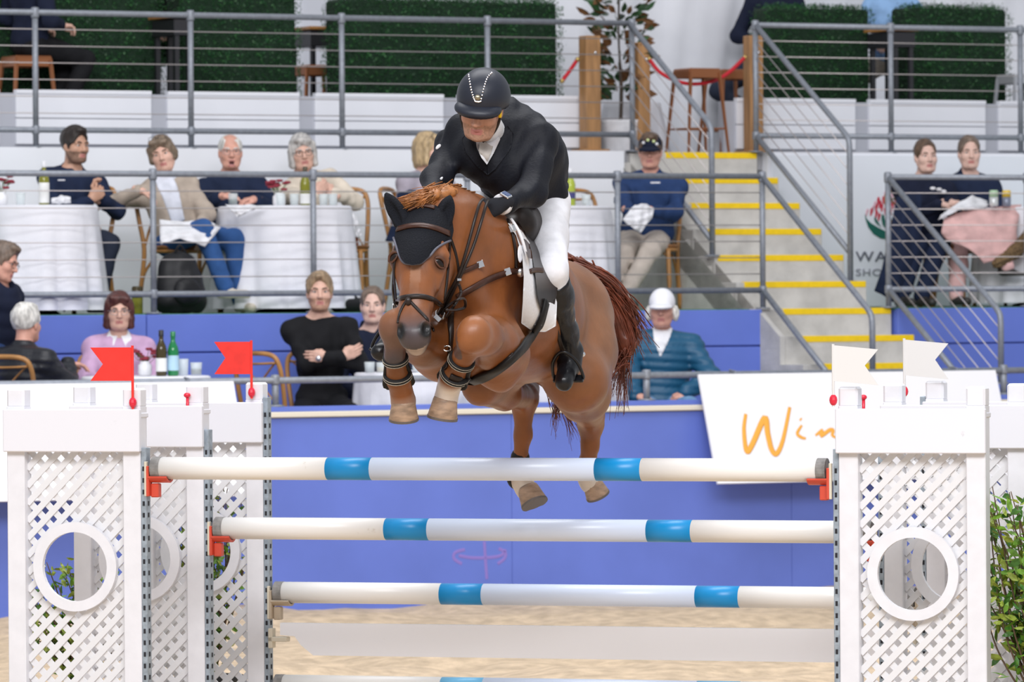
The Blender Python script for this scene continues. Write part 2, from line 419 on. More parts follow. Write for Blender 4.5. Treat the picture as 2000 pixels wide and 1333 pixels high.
# ------------------------------------------------------------------ railings
RR = .0215
def pipe(name, pts, par, r=RR, m=None, seg=10):
    b = MB(); b.tube(pts, r, seg); return b.obj(name, m or M_STEEL, par, True)
def railing(label, us, v, w0, wt, wb, ext=(0, 0), ncab=6, skip=()):
    t = thing('railing', S(us[0], v, w0), label, 'railing')
    a, b = us[0] - ext[0], us[-1] + ext[1]
    pipe('top_rail', [S(a, v, wt), S(b, v, wt)], t); pipe('bottom_rail', [S(a, v, wb), S(b, v, wb)], t)
    for u in us:
        pipe('post', [S(u, v, w0), S(u, v, wt)], t)
        for nm, w_, prof in (('top_clamp', wt - .04, [(.026, 0), (.029, .01), (.029, .06), (.024, .075), (.001, .078)]), ('clamp', wb - .03, [(.026, 0), (.028, .005), (.028, .055), (.026, .06)]), ('base_plate', w0, [(.055, 0), (.055, .008), (.03, .012)])):
            bb = MB(); bb.lathe(S(u, v, w_), prof, 12); bb.obj(nm, M_STEEL, t, True)
    for k in range(ncab):
        w = wb + (wt - wb) * (k + 1) / (ncab + 1)
        pipe('cable', [S(a, v, w), S(b, v, w)], t, .0038, M_CABLE, 5)
    return t
railing('long grey pipe railing with steel cables along the left second tier', [-5.26, -4.06, -2.86, -1.66, -.45, .75, 1.95, 3.14], 2.06, 1.9, 2.855, 2.035, (1, 0))
railing('grey pipe railing with cables in front of the two women at right', [4.2, 5.4, 6.6, 7.8], 2.06, 1.9, 2.855, 2.035, (0, 1))
railing('upper grey pipe railing with cables below the left hedges', [-4.13, -2.92, -1.72, -.51, .70, 1.90, 3.12], 3.95, 3.083, 4.045, 3.21, (1, 0))
railing('upper grey pipe railing with cables below the right hedges', [4.19, 5.39, 6.57, 7.77], 3.95, 3.083, 4.05, 3.21, (0, 1))
t = thing('railing', S(-1.7, .05, 1.295), 'low single-pipe grey railing on top of the blue barrier', 'railing')
pipe('top_rail', [S(-8, .05, 1.47), S(8, .05, 1.46)], t, .023)
for u in (-7.2, -4.45, -1.70, 1.06, 3.9, 6.6):
    pipe('post', [S(u, .05, 1.295), S(u, .05, 1.47)], t, .024)
    bb = MB(); bb.lathe(S(u, .05, 1.295), [(.06, 0), (.06, .008), (.03, .014)], 12); bb.obj('base_plate', M_STEEL, t, True)
    bb = MB(); bb.lathe(S(u, .05, 1.44), [(.028, 0), (.030, .01), (.030, .05), (.026, .062), (.001, .066)], 12); bb.obj('clamp', M_STEEL, t, True)
def stair_rail(label, u, v0, wt, wb, v1, wfoot, ncab=6, low=None):
    """sloping handrail: from the tier post down the stairs, bending into a vertical end post"""
    sl = .66
    t = thing('stair_rail', S(u, v1, wfoot), label, 'railing')
    e = wt - (v0 - v1) * sl
    pipe('handrail', [S(u, v0, wt)] + [S(u, v1 + .06, e + .04)] + spline([S(u, v1 + .06, e + .04), S(u, v1 + .012, e - .01), S(u, v1, e - .08)], 4)[1:] + [S(u, v1, wfoot)], t)
    vb = v1 if low is None else low
    pipe('lower_rail', [S(u, v0, wb), S(u, vb, wb - (v0 - vb) * sl)], t)
    for k in range(ncab):
        w = wb + (wt - wb) * (k + 1) / (ncab + 1)
        pipe('cable', [S(u, v0, w), S(u, v1, w - (v0 - v1) * sl)], t, .0038, M_CABLE, 5)
    bb = MB(); bb.lathe(S(u, v1, wfoot), [(.06, 0), (.06, .008), (.03, .014)], 12); bb.obj('foot_plate', M_STEEL, t)
    return t
stair_rail('sloping stair handrail with cables beside the man in the navy cap', 3.1, 3.95, 4.045, 3.21, 2.72, 2.285)
stair_rail('sloping stair handrail with cables in front of the white sign wall', 4.19, 3.95, 4.05, 3.21, 2.58, 2.09, low=2.6)
stair_rail('sloping stair handrail descending from the end post right of the teal jacket man', 3.14, 2.06, 2.855, 2.035, .55, 1.36, low=1.0, ncab=0)
stair_rail('sloping stair handrail with cables at the far right above the white flags', 4.2, 2.06, 2.855, 2.035, .55, 1.36, low=1.0)
# ================================================================== the jump: six lattice wings, poles, plank, flags
M_PAINT = mat('white_paint', (.77, .77, .81), .45, noise=.035, scale=14, bump=.05, bscale=25)
M_PAINT2 = mat('white_lattice', (.74, .74, .76), .5)
def scuffed(name, base, dirt, rough=.4, lo=.68, hi=.74, sc=9, stretch=(1, 1, 1)):
    m = mat(name, base, rough); nt = m.node_tree; b = nt.nodes['Principled BSDF']
    tc = nt.nodes.new('ShaderNodeTexCoord'); mp = nt.nodes.new('ShaderNodeMapping'); mp.inputs['Scale'].default_value = stretch; nt.links.new(tc.outputs['Object'], mp.inputs[0])
    n = nt.nodes.new('ShaderNodeTexNoise'); n.inputs['Scale'].default_value = sc; n.inputs['Detail'].default_value = 9; n.inputs['Roughness'].default_value = .7; nt.links.new(mp.outputs[0], n.inputs['Vector'])
    r = nt.nodes.new('ShaderNodeValToRGB'); r.color_ramp.elements[0].position = lo; r.color_ramp.elements[0].color = (*base, 1); r.color_ramp.elements[1].position = hi; r.color_ramp.elements[1].color = (*dirt, 1)
    nt.links.new(n.outputs['Fac'], r.inputs[0]); nt.links.new(r.outputs[0], b.inputs['Base Color']); return m
M_BOARD = scuffed('scuffed_white_board', (.77, .77, .82), (.42, .42, .46), .45, .66, .74, 7)
M_POLEW = scuffed('pole_white', (.85, .83, .80), (.52, .45, .36), .35, .66, .76, 6)
M_POLEP = scuffed('pole_pale_blue', (.68, .76, .92), (.40, .38, .36), .3, .66, .76, 7)
M_POLEB = scuffed('pole_blue', (.004, .26, .60), (.20, .45, .65), .35, .68, .8, 8)
M_POLEL = scuffed('pole_light_blue', (.18, .52, .80), (.20, .45, .65), .35, .68, .8, 8)
M_TRACK = mat('galvanised_track', (.36, .42, .48), .45, metal=.4, noise=.2, scale=40)
M_HOLE = mat('dark_hole', (.02, .02, .025), .9)
M_REDCUP = mat('red_cup', (.62, .075, .04), .4)
M_TANCUP = mat('tan_cup', (.47, .38, .28), .5)
M_CREAMCUP = mat('cream_cup', (.66, .60, .48), .5)
M_ENDCAP = mat('grey_end_cap', (.22, .21, .20), .7, noise=.3, scale=30)
M_REDFLAG = mat('red_flag', (.86, .035, .025), .45, noise=.1, scale=20)
M_REDKNOB = mat('red_knob', (.72, .02, .05), .3)
M_WHITEFLAG = mat('white_flag', (.73, .72, .71), .5)
JAX = np.stack([JX, JY, ZZ])
PL = [0.0, .75, 1.5]
def jc(px, py, b):                                   # pixel on jump plane b -> (a, c)
    d = ray(px, py); t = ((JO + JY * b - CAM) @ JY) / (d @ JY); p = CAM + d * t - JO
    return float(p @ JX), float(p[2])
def wing(label, a_in, side, b, track_top):
    """side -1 = wing left of the poles, +1 = right; a_in = centre of the inner post"""
    t = thing('jump_wing', J(a_in + side * .27, b, 0), label, 'jump wing')
    a_out = a_in + side * .54
    c0 = (a_in + a_out) / 2
    for a in (a_in, a_out):
        m = MB(); m.box(J(a, b, .79), (.082, .082, 1.50), JAX, .004); m.obj('post', M_PAINT, t)
        m = MB(); m.box(J(a, b, 1.575), (.082, .082, .085), JAX, .009); m.obj('post_cap', M_PAINT, t)
        m = MB(); m.box(J(a, b, .03), (.09, .62, .06), JAX, .006); m.obj('foot', M_PAINT, t)
    m = MB(); m.box(J(c0, b - .055, 1.435), (.635, .03, .185), JAX, .004); m.obj('top_board', M_BOARD, t)
    m = MB(); m.box(J(c0, b, 1.50), (.63, .10, .022), JAX, .004); m.obj('top_ledge', M_PAINT, t)
    m = MB(); m.box(J(c0, b - .03, .16), (.46, .03, .10), JAX, .004); m.obj('bottom_rail', M_PAINT, t)
    # ring
    R0, R1 = .150, .194; n = 40; m = MB(); v = []; f = []
    for dy in (-.036, -.012):
        for R in (R0, R1):
            for k in range(n):
                an = 2 * math.pi * k / n; v.append(J(c0 + R * math.cos(an), b + dy, .845 + R * math.sin(an)))
    for k in range(n):
        l = (k + 1) % n; f += [(k, l, n + l, n + k), (2 * n + k, 3 * n + k, 3 * n + l, 2 * n + l), (k, 2 * n + k, 2 * n + l, l), (n + k, n + l, 3 * n + l, 3 * n + k)]
    m.add(v, f); m.obj('ring', M_PAINT, t)
    # lattice slats, clipped to the panel and to the open ring
    x0, x1, z0, z1 = -.232, .232, .20, 1.36; wd_ = .0135; pitch = .0755
    def clip(p, q):
        t0, t1 = 0., 1.
        d = (q[0] - p[0], q[1] - p[1])
        for (pp, dd, lo, hi) in ((p[0], d[0], x0, x1), (p[1], d[1], z0, z1)):
            ta, tb = (lo - pp) / dd, (hi - pp) / dd
            if ta > tb: ta, tb = tb, ta
            t0, t1 = max(t0, ta), min(t1, tb)
        return (t0, t1) if t1 > t0 else None
    for dirn, dy in ((1, .0), (-1, .009)):
        k = -40
        while k < 40:
            o = k * pitch + .02; k += 1
            p = (-3., -3. * dirn + o + .8); q = (3., 3. * dirn + o + .8)
            r = clip(p, q)
            if not r: continue
            P0 = np.array(p) + (np.array(q) - p) * r[0]; P1 = np.array(p) + (np.array(q) - p) * r[1]
            # ring hole
            dd = nrm(P1 - P0); oc = P0 - np.array([0, .845]); bq = oc @ dd; cq = oc @ oc - .165 ** 2; disc = bq * bq - cq; L = np.linalg.norm(P1 - P0)
            segs = [(0, L)]
            if disc > 0:
                s0, s1 = -bq - math.sqrt(disc), -bq + math.sqrt(disc)
                if s1 > 0 and s0 < L: segs = [(0, s0), (s1, L)]
            for sa, sb in segs:
                if sb - sa < .02: continue
                A = P0 + dd * sa; B = P0 + dd * sb; mid = (A + B) / 2
                ax = np.stack([JX * dd[0] + ZZ * dd[1], JY, -JX * dd[1] + ZZ * dd[0]])
                m = MB(); m.box(J(c0 + mid[0], b + dy, mid[1]), (sb - sa, .0085, wd_ * 2), ax); m.obj('slat', M_PAINT2, t)
    # steel track on the inner side
    at = a_in - side * .054
    m = MB(); m.box(J(at, b - .012, track_top / 2 + .02), (.024, .05, track_top - .04), JAX, .002); tr = m.obj('track', M_TRACK, t)
    h = MB(); z = .12
    while z < track_top - .05:
        h.box(J(at, b - .0375, z), (.010, .002, .020), JAX); h.box(J(at - side * .0125, b - .012, z), (.002, .014, .02), JAX); z += .05
    h.obj('holes', M_HOLE, tr)['kind'] = 'stuff'
    return t
AL, AR = -1.585, 1.60
tops = [1.36, 1.42, 1.55]
for i, (nl, nr) in enumerate((('nearest white lattice jump wing on the left, at the photo edge', 'nearest white lattice jump wing on the right, in front of the others'),
                              ('middle white lattice jump wing of the three on the left', 'middle white lattice jump wing of the three on the right'),
                              ('farthest white lattice jump wing on the left, its red flag by the barrier', 'farthest white lattice jump wing on the right, partly behind the shrub'))):
    wing(nl, AL, -1, PL[i], tops[i]); wing(nr, AR, 1, PL[i], tops[i])

def pole(label, b, c, r=.0485, mats=None, half=1.5, fall=0):
    t = thing('jump_pole', J(0, b, c - r), label, 'jump pole', 'painted poles of the jump')
    z = lambda a: c - fall * a / 1.5
    m = MB(); cuts = [(-half + .035, -.70, 0), (-.70, -.50, 1), (-.50, .50, 2), (.50, .70, 1), (.70, half - .035, 0)]
    for a0, a1, k in cuts: m.tube([J(a0, b, z(a0)), J((a0 + a1) / 2, b, z((a0 + a1) / 2)), J(a1, b, z(a1))], r, 24, m=k)
    m.obj('shaft', mats or [M_POLEW, M_POLEB, M_POLEP], t, True).data.polygons.foreach_set('use_smooth', [len(f) == 4 for f in m.f])
    for s in (-1, 1):
        e = MB(); A = s * (half - .04); Bq = s * half
        e.tube([J(A, b, z(A)), J(Bq, b, z(Bq))], r + .0015, 24); e.obj('end_cap', M_ENDCAP, t)
    return t
c1 = jc(945, 917, 0)[1]; c2 = jc(1025, 1036, .75)[1]; c3 = jc(1075, 1163, 1.5)[1]
pole('highest blue and white striped jump pole, right under the horse', PL[0], c1)
pole('second highest blue and white striped jump pole', PL[1], c2)
pole('third blue and white striped jump pole, just above the plank', PL[2], c3)
cb = jc(800, 1343, 1.5)[1]
pole('lowest striped jump pole at the bottom edge of the photo', PL[2], cb, mats=[M_POLEW, M_POLEL, M_POLEP])
# plank with stepped ends
cp0, cp1 = jc(800, 1282, 1.5)[1], jc(800, 1219, 1.5)[1]
t = thing('jump_plank', J(0, 1.46, cp0), 'wide white wooden plank hung below the striped poles', 'jump plank')
hp_ = cp1 - cp0
pl = [(-1.46, cp1), (-1.46, cp1 - .055), (-1.39, cp1 - .06), (-1.36, cp1 - .10), (-1.30, cp0), (1.30, cp0), (1.36, cp1 - .10), (1.39, cp1 - .06), (1.46, cp1 - .055), (1.46, cp1)]
m = MB(); m.prism(pl[::-1], J(0, 1.46, 0), JX, ZZ, -JY, .03); m.obj('board', scuffed('plank_white_paint', (.90, .90, .94), (.50, .42, .36), .45, .68, .76, 6), t)
for s in (-1, 1):
    m = MB(); m.box(J(s * 1.47, 1.46, cp1 - .075), (.09, .05, .022), JAX, .003); m.box(J(s * 1.505, 1.46, cp1 - .07), (.02, .05, .09), JAX, .003); m.obj('hanger', M_CREAMCUP, t)
# cups
def cup(label, s, b, c, m_):
    a = s * 1.5
    t = thing('jump_cup', J(a, b, c - .12), label, 'jump cup', 'cups holding the poles')
    k = MB(); R = .0525
    n = 12; v = []; f = []
    for (aa, rr) in ((0, R), (0, R + .010), (1, R), (1, R + .010)):
        for i in range(n + 1):
            an = math.pi * (1.22 + .56 * i / n)
            v.append(J(a - s * (.012 + .085 * aa) + s * .02, b + rr * math.cos(an), c + rr * math.sin(an)))
    N = n + 1
    for i in range(n): f += [(i, i + 1, 2 * N + i + 1, 2 * N + i), (N + i, 3 * N + i, 3 * N + i + 1, N + i + 1), (i, N + i, N + i + 1, i + 1), (2 * N + i, 2 * N + i + 1, 3 * N + i + 1, 3 * N + i)]
    f += [(0, 2 * N, 3 * N, N), (n, N + n, 3 * N + n, 2 * N + n)]
    k.add(v, f); k.obj('dish', m_, t)
    k = MB(); k.box(J(a + s * .012, b - .02, c - .055), (.012, .045, .13), JAX, .002); k.box(J(a - s * .012, b, c - .095), (.035, .04, .06), JAX, .004); k.obj('bracket', m_, t)
    k = MB(); k.box(J(a + s * .022, b - .03, c - .045), (.012, .02, .15), JAX, .002); k.obj('locking_tongue', M_CREAMCUP, t)
for i, (c, m_, nm) in enumerate(((c1, M_REDCUP, 'highest'), (c2, M_REDCUP, 'second highest'), (c3, M_TANCUP, 'third'))):
    for s, sd in ((-1, 'left'), (1, 'right')):
        cup(('red' if i < 2 else 'tan') + f' metal cup under the {sd} end of the {nm} pole', s, PL[i], c, m_)
# flags
def flag(label, px, pytop, pybot, fx, fy0, fy1, b, m_, mk_, sign, drop=0):
    a, ct = jc(px, pytop, b); _, cbt = jc(px, pybot, b)
    bb = b - .062 if m_ is M_REDFLAG else b - .075
    t = thing('jump_flag', J(a, bb, cbt), label, 'flag')
    m = MB(); m.tube([J(a, bb, cbt - .02), J(a, bb, ct)], .006, 8); m.obj('stick', mk_, t)
    af, f0 = jc(fx, fy0, b); _, f1 = jc(fx, fy1, b); mid = a + (af - a) * .68
    m = MB(); m.prism([(a, f0), (af, f0 - drop), (mid + (af - a) * .02, (f0 + f1) / 2 - drop * .6), (af, f1 - drop), (a, f1)], J(0, bb, 0), JX, ZZ, -JY, .004); m.obj('pennant', m_, t)
    m = MB(); m.ell(J(a, bb, cbt + .008), (.017, .017, .024)); m.box(J(a, bb + .008, cbt - .004), (.012, .03, .016), JAX, .003); m.obj('knob', M_REDKNOB, t)
flag('red swallowtail flag on the nearest left wing, in front of the pink sweater', 269, 675, 790, 187, 679, 744, 0, M_REDFLAG, M_REDFLAG, -1)
flag('red swallowtail flag on the farthest left wing, against the blue wall', 500, 665, 770, 428, 668, 731, 1.5, M_REDFLAG, M_REDFLAG, -1)
flag('white swallowtail flag on the nearest right wing', 1636, 672, 785, 1724, 674, 744, 0, M_WHITEFLAG, M_WHITEFLAG, 1, .018)
flag('white swallowtail flag on the farthest right wing', 1774, 661, 768, 1860, 663, 733, 1.5, M_WHITEFLAG, M_WHITEFLAG, 1, .018)
for px, py, lb in ((375, 772, 'small red knob on the middle left wing without a flag'), (1693, 776, 'small red knob on the middle right wing without a flag')):
    a, c = jc(px, py, .75); m = MB(); m.ell(J(a, .69, c), (.016, .012, .012)); m.box(J(a, .70, c), (.014, .03, .016), JAX, .003)
    m.lathe(J(a, .694, c - .11), [(.007, 0), (.007, .11)], 8); o = m.obj('flag_holder', M_REDKNOB, None, True); tag(o, lb, 'flag holder')

# ------------------------------------------------------------------ banners leaning on the barrier
M_BANNER = mat('banner_white', (.88, .88, .92), .4)
M_ORANGE = mat('banner_orange', (.90, .42, .06), .5)
def banner(label, u0, u1, strokes=None):
    top = lambda u: S(u, -.045, 1.465); bot = lambda u: S(u, -.30, .735)
    t = thing('banner_board', S((u0 + u1) / 2, -.3, .735), label, 'banner')
    n = nrm(np.cross(SU, bot(0) - top(0))); n = n if n[1] < 0 else -n
    dn = nrm(bot(0) - top(0)); Lh = np.linalg.norm(bot(0) - top(0))
    m = MB(); m.prism([(u0, 0), (u1, 0), (u1, Lh), (u0, Lh)], top(0), SU, dn, n, .018); m.obj('board', M_BANNER, t)
    for u in (u0 + .3, u1 - .3):
        m = MB(); m.tube([S(u, .05, 1.493), S(u, -.03, 1.485), top(u) - dn * -.03], .006, 6); m.obj('hook', M_STEEL, t)
    o = top(0) + n * .0105
    if strokes:
        def pp(x, y):
            d = ray(x, y); return CAM + d * (((o - CAM) @ n) / (d @ n))
        for s, r in strokes:
            m = MB(); q = spline([pp(1180 + .4449 * x, 740 + .4449 * y) for x, y in s], 6)
            k = len(q); m.tube(q, [r * (.55 + .45 * math.sin(math.pi * (i + .5) / k)) for i in range(k)], 8, flat=.08, up=n); m.obj('letter_stroke', M_ORANGE, t, True)
    return t
ub0 = SP(1363, 740, -.045)[0]; ub1 = SP(1943, 725, -.045)[0]
banner('white banner board with orange handwritten lettering leaning off the barrier at right', ub0, ub1,
       [([(622, 155), (614, 225), (625, 318), (650, 290), (705, 172), (718, 240), (735, 310), (757, 330), (785, 270), (815, 125)], .022),
        ([(868, 205), (848, 240), (866, 258), (886, 263)], .013), ([(860, 176), (866, 182)], .014),
        ([(928, 250), (958, 226), (952, 252), (990, 226), (1006, 228), (1002, 250), (1030, 262)], .014)])
banner('white banner board behind the three left jump wings', SP(-420, 765, -.045)[0], SP(455, 757, -.045)[0])
# ================================================================== the horse
def coatmat():
    m = bpy.data.materials.new('horse_coat'); m.use_nodes = True; nt = m.node_tree; b = nt.nodes['Principled BSDF']
    at = nt.nodes.new('ShaderNodeAttribute'); at.attribute_name = 'coat'
    tc = nt.nodes.new('ShaderNodeTexCoord'); n = nt.nodes.new('ShaderNodeTexNoise'); n.inputs['Scale'].default_value = 7; n.inputs['Detail'].default_value = 5; nt.links.new(tc.outputs['Object'], n.inputs['Vector'])
    hs = nt.nodes.new('ShaderNodeHueSaturation'); mr = nt.nodes.new('ShaderNodeMapRange'); mr.inputs['From Min'].default_value = .3; mr.inputs['From Max'].default_value = .7; mr.inputs['To Min'].default_value = .78; mr.inputs['To Max'].default_value = 1.2
    nt.links.new(n.outputs['Fac'], mr.inputs[0]); nt.links.new(mr.outputs[0], hs.inputs['Value']); nt.links.new(at.outputs['Color'], hs.inputs['Color']); nt.links.new(hs.outputs[0], b.inputs['Base Color'])
    b.inputs['Roughness'].default_value = .40; b.inputs['Sheen Weight'].default_value = 0; b.inputs['Specular IOR Level'].default_value = .45
    n2 = nt.nodes.new('ShaderNodeTexNoise'); n2.inputs['Scale'].default_value = 55; n2.inputs['Detail'].default_value = 6
    mp = nt.nodes.new('ShaderNodeMapping'); mp.inputs['Scale'].default_value = (1, 1, .25); nt.links.new(tc.outputs['Object'], mp.inputs[0]); nt.links.new(mp.outputs[0], n2.inputs['Vector'])
    bp = nt.nodes.new('ShaderNodeBump'); bp.inputs['Strength'].default_value = .12; bp.inputs['Distance'].default_value = .01; nt.links.new(n2.outputs['Fac'], bp.inputs['Height']); nt.links.new(bp.outputs[0], b.inputs['Normal'])
    return m
M_COAT = coatmat()
M_BLACKL = mat('dark_leather', (.020, .013, .011), .35, spec=.3, noise=.2, scale=40)
M_BROWNL = mat('brown_leather', (.055, .022, .014), .35, spec=.3, noise=.2, scale=40)
M_STITCH = mat('pale_stitch', (.45, .40, .32), .6)
M_CHROME = mat('bright_metal', (.75, .75, .77), .15, metal=1)
M_BONNET = mat('black_crochet', (.008, .009, .013), .85, bump=.5, bscale=160, spec=.2)
M_BONNETTRIM = mat('grey_piping', (.10, .10, .13), .5)
M_PAD = mat('white_saddle_pad', (.83, .83, .86), .8, bump=.15, bscale=60)
M_HOOF = mat('hoof_horn', (.36, .24, .16), .5, noise=.35, scale=18, stretch=(1, 1, 3))
M_MANE = mat('chestnut_hair', (.40, .15, .04), .45, noise=.35, scale=30)
M_TAIL = mat('tail_hair', (.17, .040, .018), .45, noise=.45, scale=14)
M_EYE = mat('dark_eye', (.010, .006, .005), .18, spec=.4)
M_RUBBER = mat('dark_boot', (.012, .011, .011), .55, spec=.25)

HORSE = thing('horse', P(1000, 960, 23.9), 'chestnut horse jumping toward the camera over the striped poles', 'horse')
hd0 = P(826, 420, 22.76); hd1 = P(807, 678, 22.40)
HA = nrm(hd1 - hd0); HB = nrm(np.cross(HA, [-.16, -.8, .57])); HB = HB if HB[0] > 0 else -HB; HN = nrm(np.cross(HB, HA)); HN = HN if HN[1] < 0 else -HN
def hh(s, b, n): return hd0 + HA * s + HB * b + HN * n
HR = np.stack([HB, HA, HN])
HFW = np.array([-.309, -.951, .0]); HLF = np.array([.951, -.309, 0])
BR = np.stack([HLF, HFW, ZZ])                      # body axes: side, forward, up
tilt = math.radians(6); BT = np.stack([HLF, HFW * math.cos(tilt) + ZZ * math.sin(tilt), ZZ * math.cos(tilt) - HFW * math.sin(tilt)])
lo = np.array([-.62, 22.15, 1.05]); hi = np.array([.62, 25.15, 2.62])
H_ = Field(lo, hi, .0125, [(hh(.3, 0, 0) - np.array([.20, .28, .34]), hh(.3, 0, 0) + np.array([.20, .24, .34]), .007)])
# trunk
H_.ell(P(1074, 626, 24.42), (.235, .36, .262), BT, k=.05)          # croup
H_.ell(P(1100, 645, 24.35), (.15, .28, .25), BT, .08)
H_.ell(P(1040, 625, 24.40), (.15, .28, .22), BT, .08)
H_.ell(P(1002, 604, 23.85), (.275, .52, .300), BT, .10)            # barrel
H_.ell(P(992, 628, 23.75), (.250, .46, .245), BT, .08)
H_.ell(P(930, 590, 23.42), (.225, .30, .325), BT, .10)             # shoulders
H_.ell(P(982, 585, 23.35), (.085, .20, .24), BT, .08)              # left shoulder blade
H_.ell(P(880, 600, 23.40), (.09, .20, .24), BT, .08)
H_.ell(P(905, 650, 23.12), (.20, .20, .19), BT, .10)               # breast
H_.ell(P(945, 655, 23.08), (.085, .12, .14), BT, .06); H_.ell(P(868, 655, 23.10), (.085, .12, .14), BT, .06)
H_.ell(P(985, 455, 23.62), (.07, .22, .09), BT, .12)               # withers
# neck
def oval(c0, c1, r0, r1, wide, k=.08):
    for q in (-1, 0, 1): H_.cap(c0 + HLF * wide * q * r0, c1 + HLF * wide * q * r1, r0 * (1 if q == 0 else .86), r1 * (1 if q == 0 else .86), k)
H_.chain([P(945, 540, 23.32), P(925, 490, 23.12), P(892, 445, 22.95), P(852, 428, 22.84)], [.215, .172, .125, .095], .09)
H_.chain([P(940, 470, 23.35), P(915, 424, 23.10), P(882, 402, 22.95), P(842, 408, 22.84)], [.11, .080, .054, .050], .06)   # crest
H_.chain([P(915, 600, 23.05), P(890, 545, 22.93), P(868, 495, 22.86)], [.13, .105, .09], .08)                              # throat
# head
H_.cap(hh(-.005, 0, -.045), hh(.12, 0, -.03), .075, .092, .05)
H_.cap(hh(.12, 0, -.03), hh(.22, 0, -.018), .092, .094, .04); H_.cap(hh(.22, 0, -.018), hh(.42, 0, -.005), .090, .061, .03); H_.cap(hh(.42, 0, -.005), hh(.57, 0, -.012), .061, .055, .03)
H_.cap(hh(.17, -.038, -.125), hh(.31, -.028, -.120), .075, .062, .04); H_.cap(hh(.17, .038, -.125), hh(.31, .028, -.120), .075, .062, .04)
H_.cap(hh(.30, 0, -.11), hh(.55, 0, -.062), .055, .038, .04)
H_.ell(hh(.575, 0, -.018), (.064, .062, .052), HR, .03); H_.ell(hh(.598, 0, -.062), (.038, .035, .03), HR, .02)     # muzzle, chin
for s in (-1, 1):
    H_.cap(hh(.15, s * .062, .030), hh(.205, s * .094, .005), .026, .024, .03)           # brow
    H_.cap(hh(.225, s * .090, -.01), hh(.33, s * .066, -.035), .022, .013, .03)           # facial crest
    H_.cap(hh(.47, s * .036, .020), hh(.575, s * .044, .018), .020, .024, .02)
    H_.ell(hh(.578, s * .056, .034), (.018, .031, .021), HR, .010, cut=True)               # nostrils
    H_.cap(hh(.30, s * .060, .040), hh(.44, s * .062, .022), .020, .016, .02, cut=True) if False else None
H_.cap(hh(.632, -.045, -.035), hh(.632, .045, -.035), .004, .004, .006, cut=True)
# near foreleg (image right = horse's left)
kneeL, fetL, pasL, hofL = P(927, 652, 22.52), P(884, 738, 22.72), P(877, 758, 22.76), P(871, 780, 22.79)
H_.chain([P(975, 690, 23.12), P(962, 672, 22.90), P(940, 655, 22.64), kneeL], [.125, .095, .072, .064], .05)
H_.ell(P(978, 705, 23.15), (.075, .12, .13), BT, .06)
H_.ell(kneeL, (.062, .062, .066), None, .03); H_.ell(P(914, 662, 22.50), (.045, .04, .05), None, .03)
H_.chain([P(920, 664, 22.55), P(905, 697, 22.62), P(892, 724, 22.69), fetL], [.054, .040, .038, .048], .025)
H_.chain([fetL, pasL, hofL], [.049, .042, .050], .025)
# far foreleg (image left = horse's right)
kneeR, fetR, pasR, hofR = P(772, 638, 22.55), P(778, 742, 22.70), P(783, 760, 22.74), P(788, 785, 22.78)
H_.chain([P(862, 690, 23.12), P(830, 670, 22.92), P(795, 648, 22.68), kneeR], [.12, .09, .068, .058], .05)
H_.ell(kneeR, (.057, .057, .062), None, .03)
H_.chain([P(771, 655, 22.57), P(771, 695, 22.62), P(775, 725, 22.67), fetR], [.050, .037, .037, .046], .025)
H_.chain([fetR, pasR, hofR], [.046, .041, .052], .025)
# hind leg, image left (horse's right)
H_.chain([P(1030, 650, 24.40), P(985, 712, 24.08), P(940, 752, 23.92)], [.15, .115, .075], .03)
H_.chain([P(940, 757, 23.92), P(985, 769, 24.18), P(1024, 776, 24.46)], [.078, .068, .052], .03)
hkR = P(1028, 776, 24.50)
H_.ell(hkR, (.052, .055, .062), None, .03); H_.cap(hkR, P(1042, 757, 24.60), .042, .030, .03); H_.cap(P(1036, 765, 24.56), P(1020, 850, 24.62), .030, .026, .03)
H_.chain([P(1022, 788, 24.50), P(1021, 850, 24.56), P(1015, 905, 24.60), P(1014, 925, 24.62)], [.052, .036, .035, .046], .03)
H_.chain([P(1014, 925, 24.62), P(1021, 944, 24.60), P(1030, 958, 24.58)], [.046, .041, .050], .03)
# hind leg, image right (horse's left)
H_.chain([P(1105, 620, 24.40), P(1124, 690, 24.28), P(1126, 745, 24.02)], [.19, .158, .118], .09)
H_.chain([P(1128, 745, 24.05), P(1140, 775, 24.30), P(1152, 815, 24.62)], [.122, .098, .058], .07)
hkL = P(1154, 832, 24.68)
H_.chain([P(1153, 810, 24.62), hkL, P(1152, 870, 24.72), P(1148, 903, 24.76), P(1147, 920, 24.78)], [.060, .050, .036, .034, .044], .03)
H_.cap(hkL, P(1160, 820, 24.76), .040, .032, .03)
H_.chain([P(1147, 920, 24.78), P(1150, 936, 24.76), P(1155, 945, 24.74)], [.044, .040, .046], .03)
# dock of the tail
H_.chain([P(1088, 545, 24.62), P(1115, 535, 24.82), P(1145, 552, 24.92)], [.07, .04, .022], .05)
H_.wrinkle(.0022, 26, 3)
hv, hf = H_.mesh()
_w = np.clip((np.linalg.norm(hv - hh(.35, 0, 0), axis=1) - .25) / .2, .06, 1); hv = relax(hv, hf, 14, _w)
body = fobj('body', hv, hf, M_COAT, HORSE)
HB_ = BVHTree.FromPolygons([tuple(p) for p in hv.tolist()], [tuple(q) for q in hf.tolist()])
EYES = []
for ex_, ey_ in ((859, 514), (769, 503)):
    lc_, ln_, _, _ = HB_.ray_cast(Vector(CAM), Vector(nrm(ray(ex_, ey_)))); EYES.append((np.array(lc_), np.array(ln_) if ln_[1] < 0 else -np.array(ln_)))
